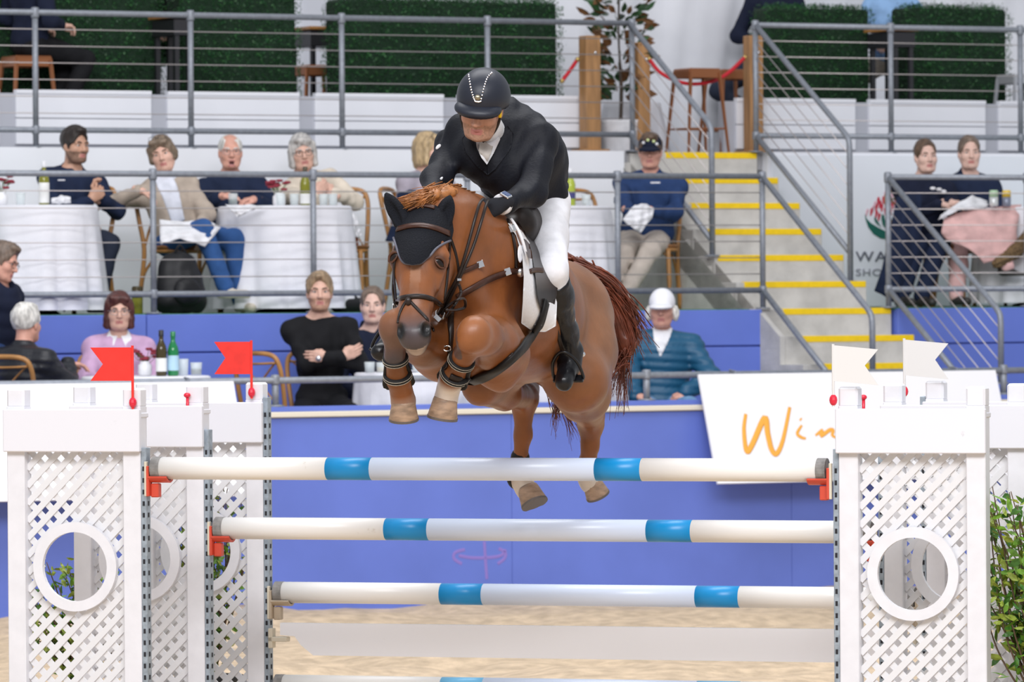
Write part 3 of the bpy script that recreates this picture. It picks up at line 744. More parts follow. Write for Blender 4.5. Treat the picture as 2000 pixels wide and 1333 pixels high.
# coat colours (markings of the animal itself)
col = np.tile(np.array([.22, .072, .020]), (len(hv), 1))
def blend(w, c):
    global col
    w = np.clip(w, 0, 1)[:, None]; col = col * (1 - w) + np.array(c) * w
def near(c, r0, r1): return (r1 - np.linalg.norm(hv - np.asarray(c), axis=1)) / (r1 - r0)
blend(near(P(1150, 650, 24.3), .05, .5) * .8, (.235, .115, .058))       # paler flank
blend(near(P(1050, 720, 23.9), .05, .4) * .5, (.24, .108, .048))
sH = (hv - hd0) @ HA; nH = (hv - hd0) @ HN; bH = (hv - hd0) @ HB; inhead = (np.abs(bH) < .16) & (nH > -.2) & (hv[:, 1] < 22.95)
blend(np.where(inhead & (sH < .7), (sH - .47) / .10, 0) * .88, (.060, .045, .048))
blend(np.where(inhead & (np.abs(bH) < .02), 1, 0) * np.clip(1 - np.abs(sH - .30) / .14, 0, 1) * .45, (.40, .24, .16))    # faint pale stripe
for s in (-1, 1): blend(np.where(inhead, near(hh(.578, s * .050, .026), .026, .040), 0), (.006, .005, .005)); blend(near(EYES[(1 - s) // 2][0], .026, .050) * .75, (.045, .020, .012))
blend(np.where(inhead & (sH < .7) & (nH < -.02), (sH - .605) / .02, 0) * .7, (.42, .33, .28))
for c in (pasL, hofL): blend(near(c, .055, .085), (.74, .66, .60))
blend(near(hofR, .035, .075) * .6, (.55, .44, .38))
for c in (P(1024, 948, 24.6), P(1030, 958, 24.58), P(1150, 938, 24.76), P(1155, 946, 24.74)): blend(near(c, .05, .075), (.66, .56, .46))
for k, c in ((kneeL, .5), (kneeR, .4)): blend(near(k, .03, .10) * .35, (.40, .19, .10))
at = body.data.color_attributes.new('coat', 'FLOAT_COLOR', 'POINT')
at.data.foreach_set('color', np.concatenate([col, np.ones((len(col), 1))], 1).astype(np.float32).ravel())

def hit(px, py, off=0, tree=None, last=[None]):
    d = ray(px, py); dn = nrm(d)
    loc, n, i, dist = (tree or HB_).ray_cast(Vector(CAM), Vector(dn))
    if loc is None or loc[1] > 25.2:
        if last[0] is None: return P(px, py, 23), np.array([0, -1., 0])
        p = CAM + d * last[0][0][1]; return p, last[0][1]
    n = np.array(n); n = n if n @ dn < 0 else -n
    r = (np.array(loc) + n * off, n); last[0] = r; return r
def ribbon(name, pts, nor, width, th, m, parent, closed=False):
    v = []; f = []; n = len(pts)
    for i in range(n):
        t = nrm(pts[(i + 1) % n if closed else min(i + 1, n - 1)] - pts[i - 1 if closed else max(i - 1, 0)])
        s = nrm(np.cross(t, nor[i])); w = width[i] if hasattr(width, '__len__') else width
        for a, b in ((-.5, 0), (-.42, 1), (.42, 1), (.5, 0)): v.append(pts[i] + s * a * w + nor[i] * (b * th - .001))
    for i in range(n if closed else n - 1):
        j = (i + 1) % n
        for k in range(4): f.append((i * 4 + k, j * 4 + k, j * 4 + (k + 1) % 4, i * 4 + (k + 1) % 4))
    if not closed: f += [(0, 1, 2, 3), tuple((n - 1) * 4 + k for k in (3, 2, 1, 0))]
    return mesh(name, v, f, m, parent, True)
def strap(name, path, width, m, parent, th=.005, off=.001, tree=None, n=6):
    p2 = spline([(x, y, 0) for x, y in path], n); pts = []; nor = []
    for q in p2:
        p, nn = hit(q[0], q[1], off, tree); pts.append(p); nor.append(nn)
    k = len(pts)
    for _ in range(3):
        pts = [pts[0]] + [(pts[i - 1] + pts[i] * 2 + pts[i + 1]) / 4 for i in range(1, k - 1)] + [pts[-1]]
        nor = [nrm(nor[max(i - 1, 0)] + nor[i] * 2 + nor[min(i + 1, k - 1)]) for i in range(k)]
    return ribbon(name, pts, nor, width, th, m, parent)
def patch(name, poly, step, off, m, parent, tree=None, th=.012, smooth_it=4, quad=False):
    poly = np.array([(p[0], p[1]) for p in poly], float); n = len(poly)
    def inside(x, y):
        c = False
        for i in range(n):
            x0, y0 = poly[i - 1]; x1, y1 = poly[i]
            if (y0 > y) != (y1 > y) and x < (x1 - x0) * (y - y0) / (y1 - y0) + x0: c = not c
        return c
    def snap(x, y):
        best = None
        for i in range(n):
            a = poly[i - 1]; b = poly[i]; ab = b - a; t = np.clip(((x - a[0]) * ab[0] + (y - a[1]) * ab[1]) / (ab @ ab + 1e-9), 0, 1); q = a + ab * t
            dd = (q[0] - x) ** 2 + (q[1] - y) ** 2
            if best is None or dd < best[0]: best = (dd, q)
        return best[1]
    x0, y0 = poly.min(0) - step; x1, y1 = poly.max(0) + step; gx = np.arange(x0, x1 + step, step); gy = np.arange(y0, y1 + step, step)
    ins = np.array([[inside(x, y) for y in gy] for x in gx]); idx = {}; v = []; f = []; px2 = []
    def vid(i, j):
        if (i, j) not in idx:
            q = (gx[i], gy[j]) if ins[i, j] else snap(gx[i], gy[j]); idx[(i, j)] = len(px2); px2.append(q)
        return idx[(i, j)]
    for i in range(len(gx) - 1):
        for j in range(len(gy) - 1):
            if ins[i:i + 2, j:j + 2].any(): f.append((vid(i, j), vid(i, j + 1), vid(i + 1, j + 1), vid(i + 1, j)))
    D = []; Nn = []
    if quad:                                     # lay the sheet on a smooth curved surface just clear of what it covers
        A_ = np.array(px2); X_ = (A_[:, 0] - poly[:, 0].mean()) / 50; Y_ = (A_[:, 1] - poly[:, 1].mean()) / 50; B_ = np.stack([np.ones(len(A_)), X_, Y_, X_ * X_, X_ * Y_, Y_ * Y_], 1)
        hd_ = []
        for q in px2:
            dn_ = nrm(ray(*q)); lc = (tree or HB_).ray_cast(Vector(CAM), Vector(dn_))[0]; hd_.append(lc[1] if lc is not None and lc[1] < 25.2 else np.nan)
        hd_ = np.array(hd_); ok = ~np.isnan(hd_); co = np.linalg.lstsq(B_[ok], hd_[ok], rcond=None)[0]; D = B_ @ co
        D = D - max(0, float(np.percentile(D[ok] - hd_[ok], 97))) - off; smooth_it = 0
    else:
        for q in px2:
            p, nn = hit(q[0], q[1], off, tree); D.append(p[1]); Nn.append(nn)
    D = np.array(D); nb = [set() for _ in px2]
    for q in f:
        for a in range(4): nb[q[a]].add(q[a - 1]); nb[q[a - 1]].add(q[a])
    for _ in range(smooth_it): D = np.array([(D[i] + np.mean([D[k] for k in nb[i]])) / 2 for i in range(len(D))])
    v = [P(q[0], q[1], D[i]) for i, q in enumerate(px2)]; N0 = len(v)
    back = [p + np.array([0, 1., 0]) * th for p in v]
    ed = {}
    for q in f:
        for a in range(4): e = (q[a - 1], q[a]); ed[e] = ed.get(e, 0) + 1
    walls = [(a, a + N0, b + N0, b) for (a, b) in ed if (b, a) not in ed]
    return mesh(name, v + back, [tuple(q[::-1]) for q in f] + [tuple(k + N0 for k in q) for q in f] + walls, m, parent, True), v
def edge_tube(name, path, r, m, parent, off, tree=None, n=5, closed=False):
    pts = [hit(q[0], q[1], off, tree)[0] for q in spline([(x, y, 0) for x, y in path], n)]
    k = len(pts)
    for _ in range(3): pts = [pts[0]] + [(pts[i - 1] + pts[i] * 2 + pts[i + 1]) / 4 for i in range(1, k - 1)] + [pts[-1]]
    b = MB(); b.tube(pts, r, 8); return b.obj(name, m, parent, True)
# eyes
for (p_, n_), s in zip(EYES, (1, -1)):
    tx = nrm(HB * s * .9 + HA * .45); tx = nrm(tx - n_ * (tx @ n_)); ty = np.cross(n_, tx); ty = ty if ty @ HA < 0 else -ty
    b = MB(); b.ell(p_ - n_ * .003, (.025, .0165, .010), np.stack([tx, ty, n_]), seg=20, rings=10); b.obj('eye', M_EYE, HORSE, True)
    for k_, r_, m_ in ((1, .0058, M_COAT), (-1, .0042, M_COAT)):
        b = MB(); b.tube(spline([p_ - tx * .030 - n_ * .002, p_ - tx * .014 + ty * k_ * .0145 + n_ * .005, p_ + tx * .010 + ty * k_ * .0160 + n_ * .005, p_ + tx * .030 - n_ * .002], 5), [r_ * .5] + [r_] * 14 + [r_ * .5], 8); b.obj('eyelid', mat('eyelid_skin', (.085, .030, .014), .5), HORSE, True)
# hooves
def hoof(c, ax, fwd, k=1.0):
    ax = nrm(ax); fwd = nrm(fwd - ax * (fwd @ ax)); sd = np.cross(ax, fwd); A = np.stack([sd, fwd, ax])
    b = MB(); prof = [(.046, -.012), (.050, .0), (.055, .03), (.062, .068), (.060, .074), (.030, .076), (.001, .072)]
    def fold(an, i, n): return .10 * math.sin(an) - (.18 if math.sin(an) < -.75 else 0)
    b.lathe(c, [(r * k, z * k) for r, z in prof], 24, ax=A, fold=fold); h = b.obj('hoof', M_HOOF, HORSE, True)
    b = MB(); b.lathe(c, [(.052 * k, .068 * k), (.0635 * k, .068 * k), (.0635 * k, .078 * k), (.052 * k, .078 * k)], 24, ax=A, fold=fold); b.obj('horseshoe', mat('worn_steel', (.16, .14, .13), .5, metal=.6), h)
    return h
hoof(P(870, 782, 22.785), P(866, 812, 22.80) - P(871, 780, 22.79), np.array([-.25, -1, -.3]), .98)
hoof(P(788, 786, 22.775), P(789, 822, 22.80) - P(788, 785, 22.78), np.array([-.1, -1, -.3]), .95)
hoof(P(1032, 958, 24.575), np.array([.35, -.35, -.8]), np.array([.1, -1, .2]), .95)
hoof(P(1156, 944, 24.74), np.array([.25, .2, -.55]), np.array([.1, -1, .2]), .85)
# tail and mane: one tapered strand after another
def strands(name, starts, ends, mids, rad, m, parent, cnt, jit, seg=9, sides=4, seed=1, rootj=.02):
    r = np.random.default_rng(seed); b = MB(); label = None
    for k in range(cnt):
        t = r.uniform(); i = r.integers(len(ends))
        A = starts(t) + r.normal(size=3) * rootj; E = np.asarray(ends[i]) + r.normal(size=3) * jit; Mi = np.asarray(mids[i]) + r.normal(size=3) * jit * .6
        ln = r.uniform(.7, 1.0)
        pts = [((1 - s) ** 2) * A + 2 * s * (1 - s) * Mi + s * s * E + np.array([.006 * math.sin(9 * s + k), 0, .006 * math.cos(7 * s + k)]) * s for s in np.linspace(0, ln, seg)]
        b.tube(pts, [rad * (1 - .75 * s) * r.uniform(.7, 1.2) for s in np.linspace(0, 1, seg)], sides)
    o = b.obj(name, m, parent, True); o['kind'] = 'stuff'; return o
tl0, tl1 = P(1092, 519, 24.74), P(1150, 548, 24.90)
ends = [P(1238, 690, 25.0), P(1225, 705, 25.0), P(1210, 715, 24.98), P(1245, 665, 25.02), P(1200, 700, 24.95), P(1250, 680, 25.0), P(1220, 660, 25)]
mids = [P(1222, 540, 24.98), P(1205, 545, 24.98), P(1195, 545, 24.98), P(1215, 530, 25), P(1185, 560, 24.97), P(1225, 560, 25), P(1205, 528, 25)]
strands('tail', lambda t: tl0 + (tl1 - tl0) * t, ends, mids, .0060, M_TAIL, HORSE, 560, .036, 10, 4, 2, .03)
tc_ = Field(P(1170, 610, 24.95) - .42, P(1170, 610, 24.95) + .42, .012)
tc_.chain([P(1098, 524, 24.76), P(1135, 530, 24.88), P(1178, 565, 24.97), P(1205, 620, 25.0), P(1218, 670, 25.0), P(1215, 700, 25.0)], [.025, .045, .06, .062, .05, .02], .03); tc_.wrinkle(.008, 60, 8, (1, 1, .3)); tc_.obj('tail_core', M_TAIL, HORSE)
e2 = [P(1195, 808, 24.9), P(1215, 795, 24.95), P(1180, 780, 24.85), P(1212, 815, 24.95)]; m2 = [P(1215, 690, 25), P(1225, 720, 25), P(1205, 700, 24.95), P(1220, 740, 25)]
tm = P(1205, 690, 24.95)
strands('tail_tips', lambda t: P(1195 + 30 * t, 690, 24.95), e2, m2, .0035, M_TAIL, HORSE, 90, .03, 9, 3, 3, .03)
strands('tail_tips', lambda t: P(1085 + 20 * t, 770, 24.95), [P(1090, 830, 24.98), P(1110, 855, 25), P(1130, 870, 25), P(1085, 850, 25)], [P(1080, 800, 25), P(1095, 800, 25), P(1110, 810, 25), P(1078, 810, 25)], .0028, M_TAIL, HORSE, 50, .02, 8, 3, 4, .02)
mroot = spline([P(838, 396, 22.80), P(862, 380, 22.90), P(885, 372, 22.97), P(912, 385, 23.08), P(935, 405, 23.22)], 6)
mc_ = Field(P(850, 390, 22.88) - .2, P(850, 390, 22.88) + .2, .009)
mc_.chain([P(796, 408, 22.76), P(820, 393, 22.74), P(848, 384, 22.77), P(878, 376, 22.86), P(906, 380, 22.98)], [.006, .013, .020, .022, .014], .02); mc_.wrinkle(.007, 150, 4, (1, 1, .6)); mc_.obj('forelock', M_MANE, HORSE, it=1)
strands('mane', lambda t: mroot[int(t * (len(mroot) - 1))], [P(774, 408, 22.80), P(788, 402, 22.76), P(800, 402, 22.72), P(816, 398, 22.72), P(804, 394, 22.78)], [P(832, 366, 22.72), P(838, 374, 22.70), P(845, 380, 22.68), P(850, 372, 22.72), P(855, 366, 22.78)], .0036, M_MANE, HORSE, 900, .018, 9, 4, 5, .014)
strands('mane', lambda t: mroot[int((.4 + .6 * t) * (len(mroot) - 1))], [P(920, 405, 23.05), P(935, 425, 23.12), P(900, 400, 23.0)], [P(895, 380, 23.0), P(925, 395, 23.08), P(885, 382, 22.97)], .004, M_MANE, HORSE, 90, .018, 8, 4, 6, .01)

# ------------------------------------------------------------------ tack
TK = {'bridle': None}
bon, _ = patch('ear_bonnet', [(770, 470), (772, 448), (775, 430), (784, 414), (800, 405), (824, 399), (850, 401), (870, 412), (883, 428), (886, 450), (882, 470), (852, 484), (838, 500), (822, 515), (805, 518), (790, 514), (781, 498)], 4, .013, M_BONNET, HORSE, None, .04, quad=True)
bon['label'] = 'black crocheted ear bonnet'
_bm = bon.data; HBN_ = BVHTree.FromPolygons([tuple(p) for p in hv.tolist()] + [v.co[:] for v in _bm.vertices], [tuple(q) for q in hf.tolist()] + [tuple(k + len(hv) for k in p.vertices) for p in _bm.polygons])
edge_tube('piping', [(771, 466), (781, 498), (790, 514), (805, 518), (822, 515), (838, 500), (852, 484), (877, 471)], .0048, M_BONNETTRIM, bon, .007, HBN_)
def ear(b0, tip, wd, fwd):
    Fq = Field(np.minimum(b0, tip) - .10, np.maximum(b0, tip) + .10, .0055)
    ax = nrm(tip - b0); L = np.linalg.norm(tip - b0); sd_ = nrm(np.cross(ax, fwd)); R3 = np.stack([sd_, np.cross(sd_, ax), ax])
    Fq.cap(b0 - ax * .035, b0 + ax * .01, wd * 1.15, wd * .9, .02); Fq.ell(b0 + ax * L * .36, (wd * .95, wd * .75, L * .62), R3, .02); Fq.cap(b0 + ax * L * .5, tip, wd * .62, .004, .02)
    Fq.ell(b0 + ax * L * .42 + fwd * wd * .85, (wd * .50, wd * .6, L * .42), R3, .01, cut=True)
    return Fq.obj('ear_cover', M_BONNET, bon)
ear(P(790, 440, 22.72), P(754, 379, 22.74), .038, nrm([-.55, -1, .1])); ear(P(862, 440, 22.73), P(879, 384, 22.76), .040, nrm([.35, -1, .1]))
# bridle
strap('browband', [(777, 449), (800, 443), (824, 442), (850, 447), (876, 457)], .026, M_BROWNL, HORSE, .007, .003, HBN_)
strap('headpiece', [(800, 412), (814, 405), (830, 403), (848, 407)], .022, M_BROWNL, HORSE, .007, .003, HBN_)
strap('cheekpiece', [(876, 455), (878, 480), (877, 505), (874, 530), (871, 560), (866, 590), (862, 608)], .014, M_BLACKL, HORSE, .005)
strap('cheekpiece', [(776, 470), (772, 500), (770, 530), (772, 560), (774, 585)], .014, M_BLACKL, HORSE, .005)
strap('throat_lash', [(877, 460), (888, 490), (894, 520), (898, 545)], .012, M_BLACKL, HORSE, .005)
strap('noseband', [(772, 594), (776, 587), (790, 582), (805, 580), (825, 580), (845, 586), (858, 594), (866, 600)], .020, M_BLACKL, HORSE, .010)
strap('flash_strap', [(797, 586), (788, 598), (780, 618), (778, 632)], .012, M_BLACKL, HORSE, .006)
strap('flash_strap', [(800, 588), (815, 604), (832, 622), (843, 638), (846, 648)], .013, M_BLACKL, HORSE, .006)
q, nn = hit(799, 590, .008); b = MB(); b.ell(q, (.014, .008, .017)); b.obj('flash_loop', M_BLACKL, HORSE, True)
def ringo(name, px, py, D, r, rad, m, ax=(0, 1, 0), sc=(1, 1), par=None):
    c = P(px, py, D); a = nrm(ax); x = nrm(np.cross(a, ZZ)); y = np.cross(x, a)
    b = MB(); b.tube([c + x * r * sc[0] * math.cos(2 * math.pi * k / 20) + y * r * sc[1] * math.sin(2 * math.pi * k / 20) for k in range(20)], rad, 8, closed=True); return b.obj(name, m, par or HORSE, True)
dbit = hit(858, 612)[0][1] - .03
ringo('bit_ring', 860, 613, dbit, .026, .0045, M_CHROME, (.5, 1, 0), (.7, 1)); ringo('bit_ring', 772, 600, dbit, .020, .004, M_CHROME, (-.8, 1, 0), (.6, 1))
b = MB(); b.box(P(855, 622, dbit - .01), (.022, .006, .03), np.stack([nrm([1, 0, 1]), np.array([0, 1., 0]), nrm([-1, 0, 1])]), .002); b.box(P(862, 603, dbit - .012), (.012, .005, .03), bev=.002); b.obj('bit_buckle', M_CHROME, HORSE)
def cord(name, pts, r, m, parent=None, flat=1, n=8):
    b = MB(); b.tube(spline([P(*p) for p in pts], n), r, 8, flat=flat); return b.obj(name, m, parent or HORSE, True)
# reins to the rider's left hand, and the far rein
edge_tube('rein', [(862, 608), (880, 560), (904, 492), (921, 432), (930, 404), (938, 396)], .0065, M_BLACKL, HORSE, .022)
edge_tube('rein', [(868, 606), (893, 545), (917, 482), (934, 432), (942, 406), (946, 398)], .0065, M_BLACKL, HORSE, .022)
cord('rein', [(872, 620, dbit), (885, 600, 22.6), (900, 575, 22.72), (896, 555, 22.72)], .006, M_BLACKL)
cord('rein_loop', [(868, 604, dbit - .01), (890, 588, 22.55), (906, 584, 22.62), (908, 600, 22.68), (890, 606, 22.62), (872, 606, 22.5)], .006, M_BLACKL)
cord('rein', [(772, 600, dbit), (768, 560, 22.7), (775, 480, 22.9), (800, 420, 23.05), (835, 385, 23.15)], .006, M_BLACKL)
b = MB(); c_ = hit(893, 543, .026)[0]; b.box(c_, (.018, .012, .012), bev=.002); b.obj('rein_stop', M_CHROME, HORSE)
# breastplate
strap('breastplate_strap', [(893, 580), (915, 567), (945, 550), (975, 537), (1000, 530), (1022, 527)], .028, M_BROWNL, HORSE, .007, .004)
strap('breastplate_strap', [(897, 533), (912, 527), (926, 521), (936, 516)], .020, M_BROWNL, HORSE, .006, .004)
strap('shoulder_strap', [(990, 430), (998, 452), (1003, 478), (1006, 500), (1006, 522)], .016, M_BLACKL, HORSE, .006, .004)
for x, y in ((988, 529), (934, 517), (996, 449)):
    q, nn = hit(x, y, .012); b = MB(); b.box(q, (.026, .006, .030), np.stack([nrm([1, 0, .35]), np.array([0, 1., 0]), nrm([-.35, 0, 1])]), .002); b.obj('buckle', M_CHROME, HORSE)
q, nn = hit(1010, 530, .015); b = MB(); b.ell(q, (.020, .010, .020)); b.obj('rosette', M_CHROME, HORSE, True)
q, nn = hit(1009, 496, .016); A = np.stack([nrm(np.cross(nn, ZZ)), nn, ZZ]); b = MB(); b.ell(q, (.020, .004, .036), A, seg=16, rings=8); nd = b.obj('number_disc', mat('number_disc', (.80, .80, .84), .3), HORSE, True); nd['label'] = 'white oval number disc'
strap('martingale', [(882, 606), (880, 640), (878, 668), (876, 700), (874, 720)], .026, M_BLACKL, HORSE, .006, .006)
ringo('martingale_ring', 873, 681, hit(873, 681)[0][1] - .02, .015, .003, M_CHROME, (0, 1, 0), (1, .7))
strap('belly_guard', [(1000, 692), (965, 722), (925, 742), (905, 744), (880, 735)], .03, M_BLACKL, HORSE, .008, .004)
sd = thing('saddle', P(1045, 440, 23.75), 'black jumping saddle under the rider, above the white pad', 'saddle')
f = Field(P(1040, 455, 23.75) - .5, P(1040, 455, 23.75) + .5, .012)
f.chain([P(1006, 440, 23.52), P(1024, 455, 23.70), P(1040, 455, 23.92), P(1052, 440, 24.06)], [.095, .115, .13, .13], .05); f.cap(P(1003, 430, 23.50), P(1012, 434, 23.6), .055, .05, .04)
sv_, sf_ = f.mesh(); sv_ = relax(sv_, sf_, 3); fobj('seat', sv_, sf_, M_BLACKL, sd)
HS_ = BVHTree.FromPolygons([tuple(p) for p in hv.tolist()] + [tuple(p) for p in sv_.tolist()], [tuple(q) for q in hf.tolist()] + [tuple(k + len(hv) for k in q) for q in sf_.tolist()])
# saddle cloth, saddle, girth
pad, padv = patch('saddle_pad', [(992, 436), (1008, 460), (1020, 500), (1023, 541), (1021, 591), (1018, 632), (1041, 648), (1065, 649), (1086, 637), (1088, 590), (1062, 520), (1040, 482), (1020, 452), (1004, 438)], 5, .004, M_PAD, HORSE, HB_, .03, quad=True)
pad['label'] = 'white quilted saddle pad'
edge_tube('binding', [(991, 432), (1008, 458), (1020, 500), (1023, 541), (1021, 591), (1018, 632)], .006, M_PAD, pad, .018)
flap, _ = patch('saddle_flap', [(1010, 432), (1024, 450), (1038, 490), (1045, 535), (1050, 580), (1058, 612), (1068, 620), (1080, 612), (1090, 560), (1082, 510), (1056, 468), (1026, 436)], 5, .030, M_BLACKL, sd, HB_, .035, quad=True)
roll_, _ = patch('knee_roll', [(1004, 428), (1014, 432), (1028, 455), (1037, 490), (1040, 506), (1032, 504), (1024, 482), (1012, 450)], 4, .055, M_BROWNL, sd, HB_, .03, quad=True)
edge_tube('seam', [(1006, 421), (1018, 452), (1028, 484), (1034, 504)], .0035, M_STITCH, roll_, .05) if False else None
_pm = pad.data; HP_ = BVHTree.FromPolygons([tuple(p) for p in hv.tolist()] + [v.co[:] for v in _pm.vertices], [tuple(q) for q in hf.tolist()] + [tuple(k + len(hv) for k in p.vertices) for p in _pm.polygons])
strap('girth', [(1062, 590), (1056, 615), (1046, 640), (1026, 668), (1000, 696), (970, 720), (935, 738), (905, 746)], .052, M_RUBBER, HORSE, .012, .008, HP_)
strap('saddle_strap', [(1020, 527), (1032, 528), (1046, 530)], .022, M_BROWNL, HORSE, .008, .030)
q, nn = hit(1034, 626, .04); b = MB(); b.box(q, (.03, .006, .018), bev=.002); b.obj('pad_label', M_PAD, HORSE)
# leg boots
def legboot(a, b_, r0, r1, sideR, label):
    a = np.asarray(a); b_ = np.asarray(b_); ax = nrm(b_ - a); L = np.linalg.norm(b_ - a)
    bk = nrm(np.array([0, 1., 0]) - ax * ax[1]); sd = np.cross(ax, bk); A = np.stack([sd, -bk, ax])
    Fq = Field(np.minimum(a, b_) - .09, np.maximum(a, b_) + .09, .007)
    Fq.cap(a + bk * .018, b_ + bk * .018, r0 + .004, r1 + .006, .01)
    for s in (-1, 1): Fq.cap(a + ax * L * .68 + sd * s * .036, b_ + ax * .014 + sd * s * .044, .015, .022, .02)
    Fq.plane(a - bk * .003, -bk)
    sh = Fq.obj('tendon_boot', M_RUBBER, HORSE)
    for fr, hgt in ((.22, .024), (.80, .022)):
        r = (r0 + (r1 - r0) * fr) + .005; c = a + ax * (L * fr)
        m = MB(); m.lathe(c - ax * hgt / 2, [(r, 0), (r + .005, .003), (r + .005, hgt - .003), (r, hgt)], 20, ax=A); m.obj('boot_strap', M_RUBBER, sh, True)
        for dz in (-.006, .006):
            m = MB(); m.tube([c + ax * dz + (A[0] * math.cos(t_) + A[1] * math.sin(t_)) * (r + .0055) for t_ in np.linspace(0, math.pi, 12)], .0012, 5); m.obj('stitching', M_STITCH, sh)
legboot(P(906, 695, 22.62), P(884, 742, 22.72), .044, .052, 1, '')
legboot(P(771, 690, 22.615), P(778, 745, 22.70), .040, .050, -1, '')
for a, b_, r in ((P(1016, 893, 24.595), P(1013, 935, 24.625), .049), (P(1148, 898, 24.755), P(1147, 928, 24.78), .047)):
    Fq = Field(np.minimum(a, b_) - .08, np.maximum(a, b_) + .08, .008); Fq.cap(a, b_, r - .008, r + .003, .01); Fq.obj('fetlock_boot', M_RUBBER, HORSE)
# ================================================================== people
M_SKIN = {k: mat('skin_' + k, c, .5, noise=.10, scale=30) for k, c in dict(fair=(.66, .40, .31), pale=(.70, .46, .38), tan=(.50, .28, .19), ruddy=(.64, .33, .25), rider=(.58, .30, .21)).items()}
M_LIP = mat('lips', (.48, .19, .17), .4); M_SCLERA = mat('eye_white', (.62, .58, .55), .3); M_IRIS = mat('iris', (.03, .022, .018), .15); M_MOUTH = mat('mouth_inside', (.08, .02, .02), .6)
M_STUB = mat('stubble', (.22, .125, .085), .7, noise=.2, scale=90)
M_STUBL = mat('light_stubble', (.46, .26, .18), .7, noise=.2, scale=90)
def cloth(name, c, rough=.85, bump=.12): return mat(name, c, rough, noise=.14, scale=12, bump=bump, bscale=90, spec=.22)
def hairm(name, c): return mat(name, c, .5, noise=.4, scale=45, stretch=(1, 1, .3))
def ik(a, b, l1, l2, pole):
    a, b, pole = [np.asarray(q, float) for q in (a, b, pole)]; d = b - a; L = np.linalg.norm(d)
    if L > (l1 + l2) * .995: b = a + d / L * (l1 + l2) * .995; d = b - a; L = np.linalg.norm(d)
    x = (l1 * l1 - l2 * l2 + L * L) / (2 * L); h = math.sqrt(max(l1 * l1 - x * x, 0)); u = d / L; p = pole - u * (pole @ u)
    return a + u * x + nrm(p) * h, b
class Fig: pass
def hand_mesh(w, d, n, thumb, curl=.5, k=1.0, spread=0.0):
    """palm, four unequal fingers and a thumb; d towards the fingers, n out of the palm, thumb = side of the thumb"""
    d = nrm(d); n = nrm(n - d * (n @ d)); x = nrm(thumb - d * (thumb @ d) - n * (thumb @ n))
    q = lambda a, b, c: w + (x * a + d * b + n * c) * k
    f = Field(w - .17 * k, w + .17 * k, .0052)
    xs = [.030, .010, -.010, -.028]; ln = [.92, 1.0, .94, .74]
    f.cap(q(0, -.03, 0), q(0, .02, 0), .026 * k, .028 * k, .01)
    for i, xx in enumerate(xs):
        kn = q(xx, .082 - .004 * abs(i - 1), 0); f.cap(q(xx * .55, .012, 0), kn, .0165 * k, .0125 * k, .014)
        p = kn; a = 0
        for sl, bend, r in ((.042, 65, .0098), (.027, 80, .0088), (.021, 50, .0080)):
            a += math.radians(bend) * curl; e = p + (d * math.cos(a) + n * math.sin(a) + x * spread * (1.2 - i * .8) * .3) * (sl * ln[i] * k)
            f.cap(p, e, r * k, (r - .0008) * k, .004); p = e
    f.cap(q(.016, .02, .006), q(.042, .045, .014), .017 * k, .0125 * k, .012); f.cap(q(.042, .045, .014), q(.046 - .02 * curl, .074, .022 + .012 * curl), .0118 * k, .0105 * k, .004); f.cap(q(.046 - .02 * curl, .074, .022 + .012 * curl), q(.040 - .034 * curl, .098, .026 + .016 * curl), .0105 * k, .0085 * k, .004)
    v, ff = f.mesh(); return relax(v, ff, 1), ff
def build_head(F_, g, k=1.0):
    H = g.h; q = lambda x, y, z: g.hc + (g.hl * x + g.hf * y + g.hu * z) * k
    R = np.stack([g.hl, g.hf, g.hu])
    e = lambda c, r, kk=.02, cut=False: F_.ell(q(*c), np.array(r) * k, R, kk, cut)
    c_ = lambda a, b, r0, r1=None, kk=.015, cut=False: F_.cap(q(*a), q(*b), r0 * k, (r0 if r1 is None else r1) * k, kk, cut)
    fw = g.facew
    e((0, -.018, .035), (.075, .096, .088)); e((0, .028, -.028), (.062 * fw, .064, .088)); e((0, .044, -.086), (.044 * fw, .042, .036), .03)
    for s in (-1, 1):
        e((s * .044 * fw, .052, -.028), (.026, .028, .026), .03); c_((s * .055 * fw, .005, -.055), (s * .036 * fw, .05, -.098), .020, .018, .03)
        e((s * .0775, -.008, -.012), (.010, .021, .033), .01); e((s * .033, .098, .004), (.019, .012, .012), .014, True)
    c_((-.046, .078, .020), (.046, .078, .020), .011, None, .02); c_((0, .082, .016), (0, .108, -.030), .0085, .0125, .012)
    for s in (-1, 1): e((s * .0115, .098, -.034), (.009, .010, .008), .008)
    if g.mouth_open:
        c_((-.018, .088, -.064), (.018, .088, -.064), .007, None, .008); c_((-.014, .084, -.098), (.014, .084, -.098), .007, None, .008); e((0, .095, -.081), (.016, .02, .013), .006, True)
    else:
        c_((-.021, .083, -.064), (0, .0915, -.0625), .0055, .0068, .008); c_((.021, .083, -.064), (0, .0915, -.0625), .0055, .0068, .008); c_((-.016, .085, -.0755), (.016, .085, -.0755), .0066, None, .008)
        c_((-.024, .093, -.0692), (.024, .093, -.0692), .0018, None, .004, True)
    e((0, .074, -.102), (.022, .018, .016), .02)
    c_((0, -.028, -.06), tuple(np.array([(g.neck - g.hc) @ g.hl, (g.neck - g.hc) @ g.hf, (g.neck - g.hc) @ g.hu]) / k), .052 * g.neckw, .060 * g.neckw, .03)
    g.q = q; g.R = R; g.k = k
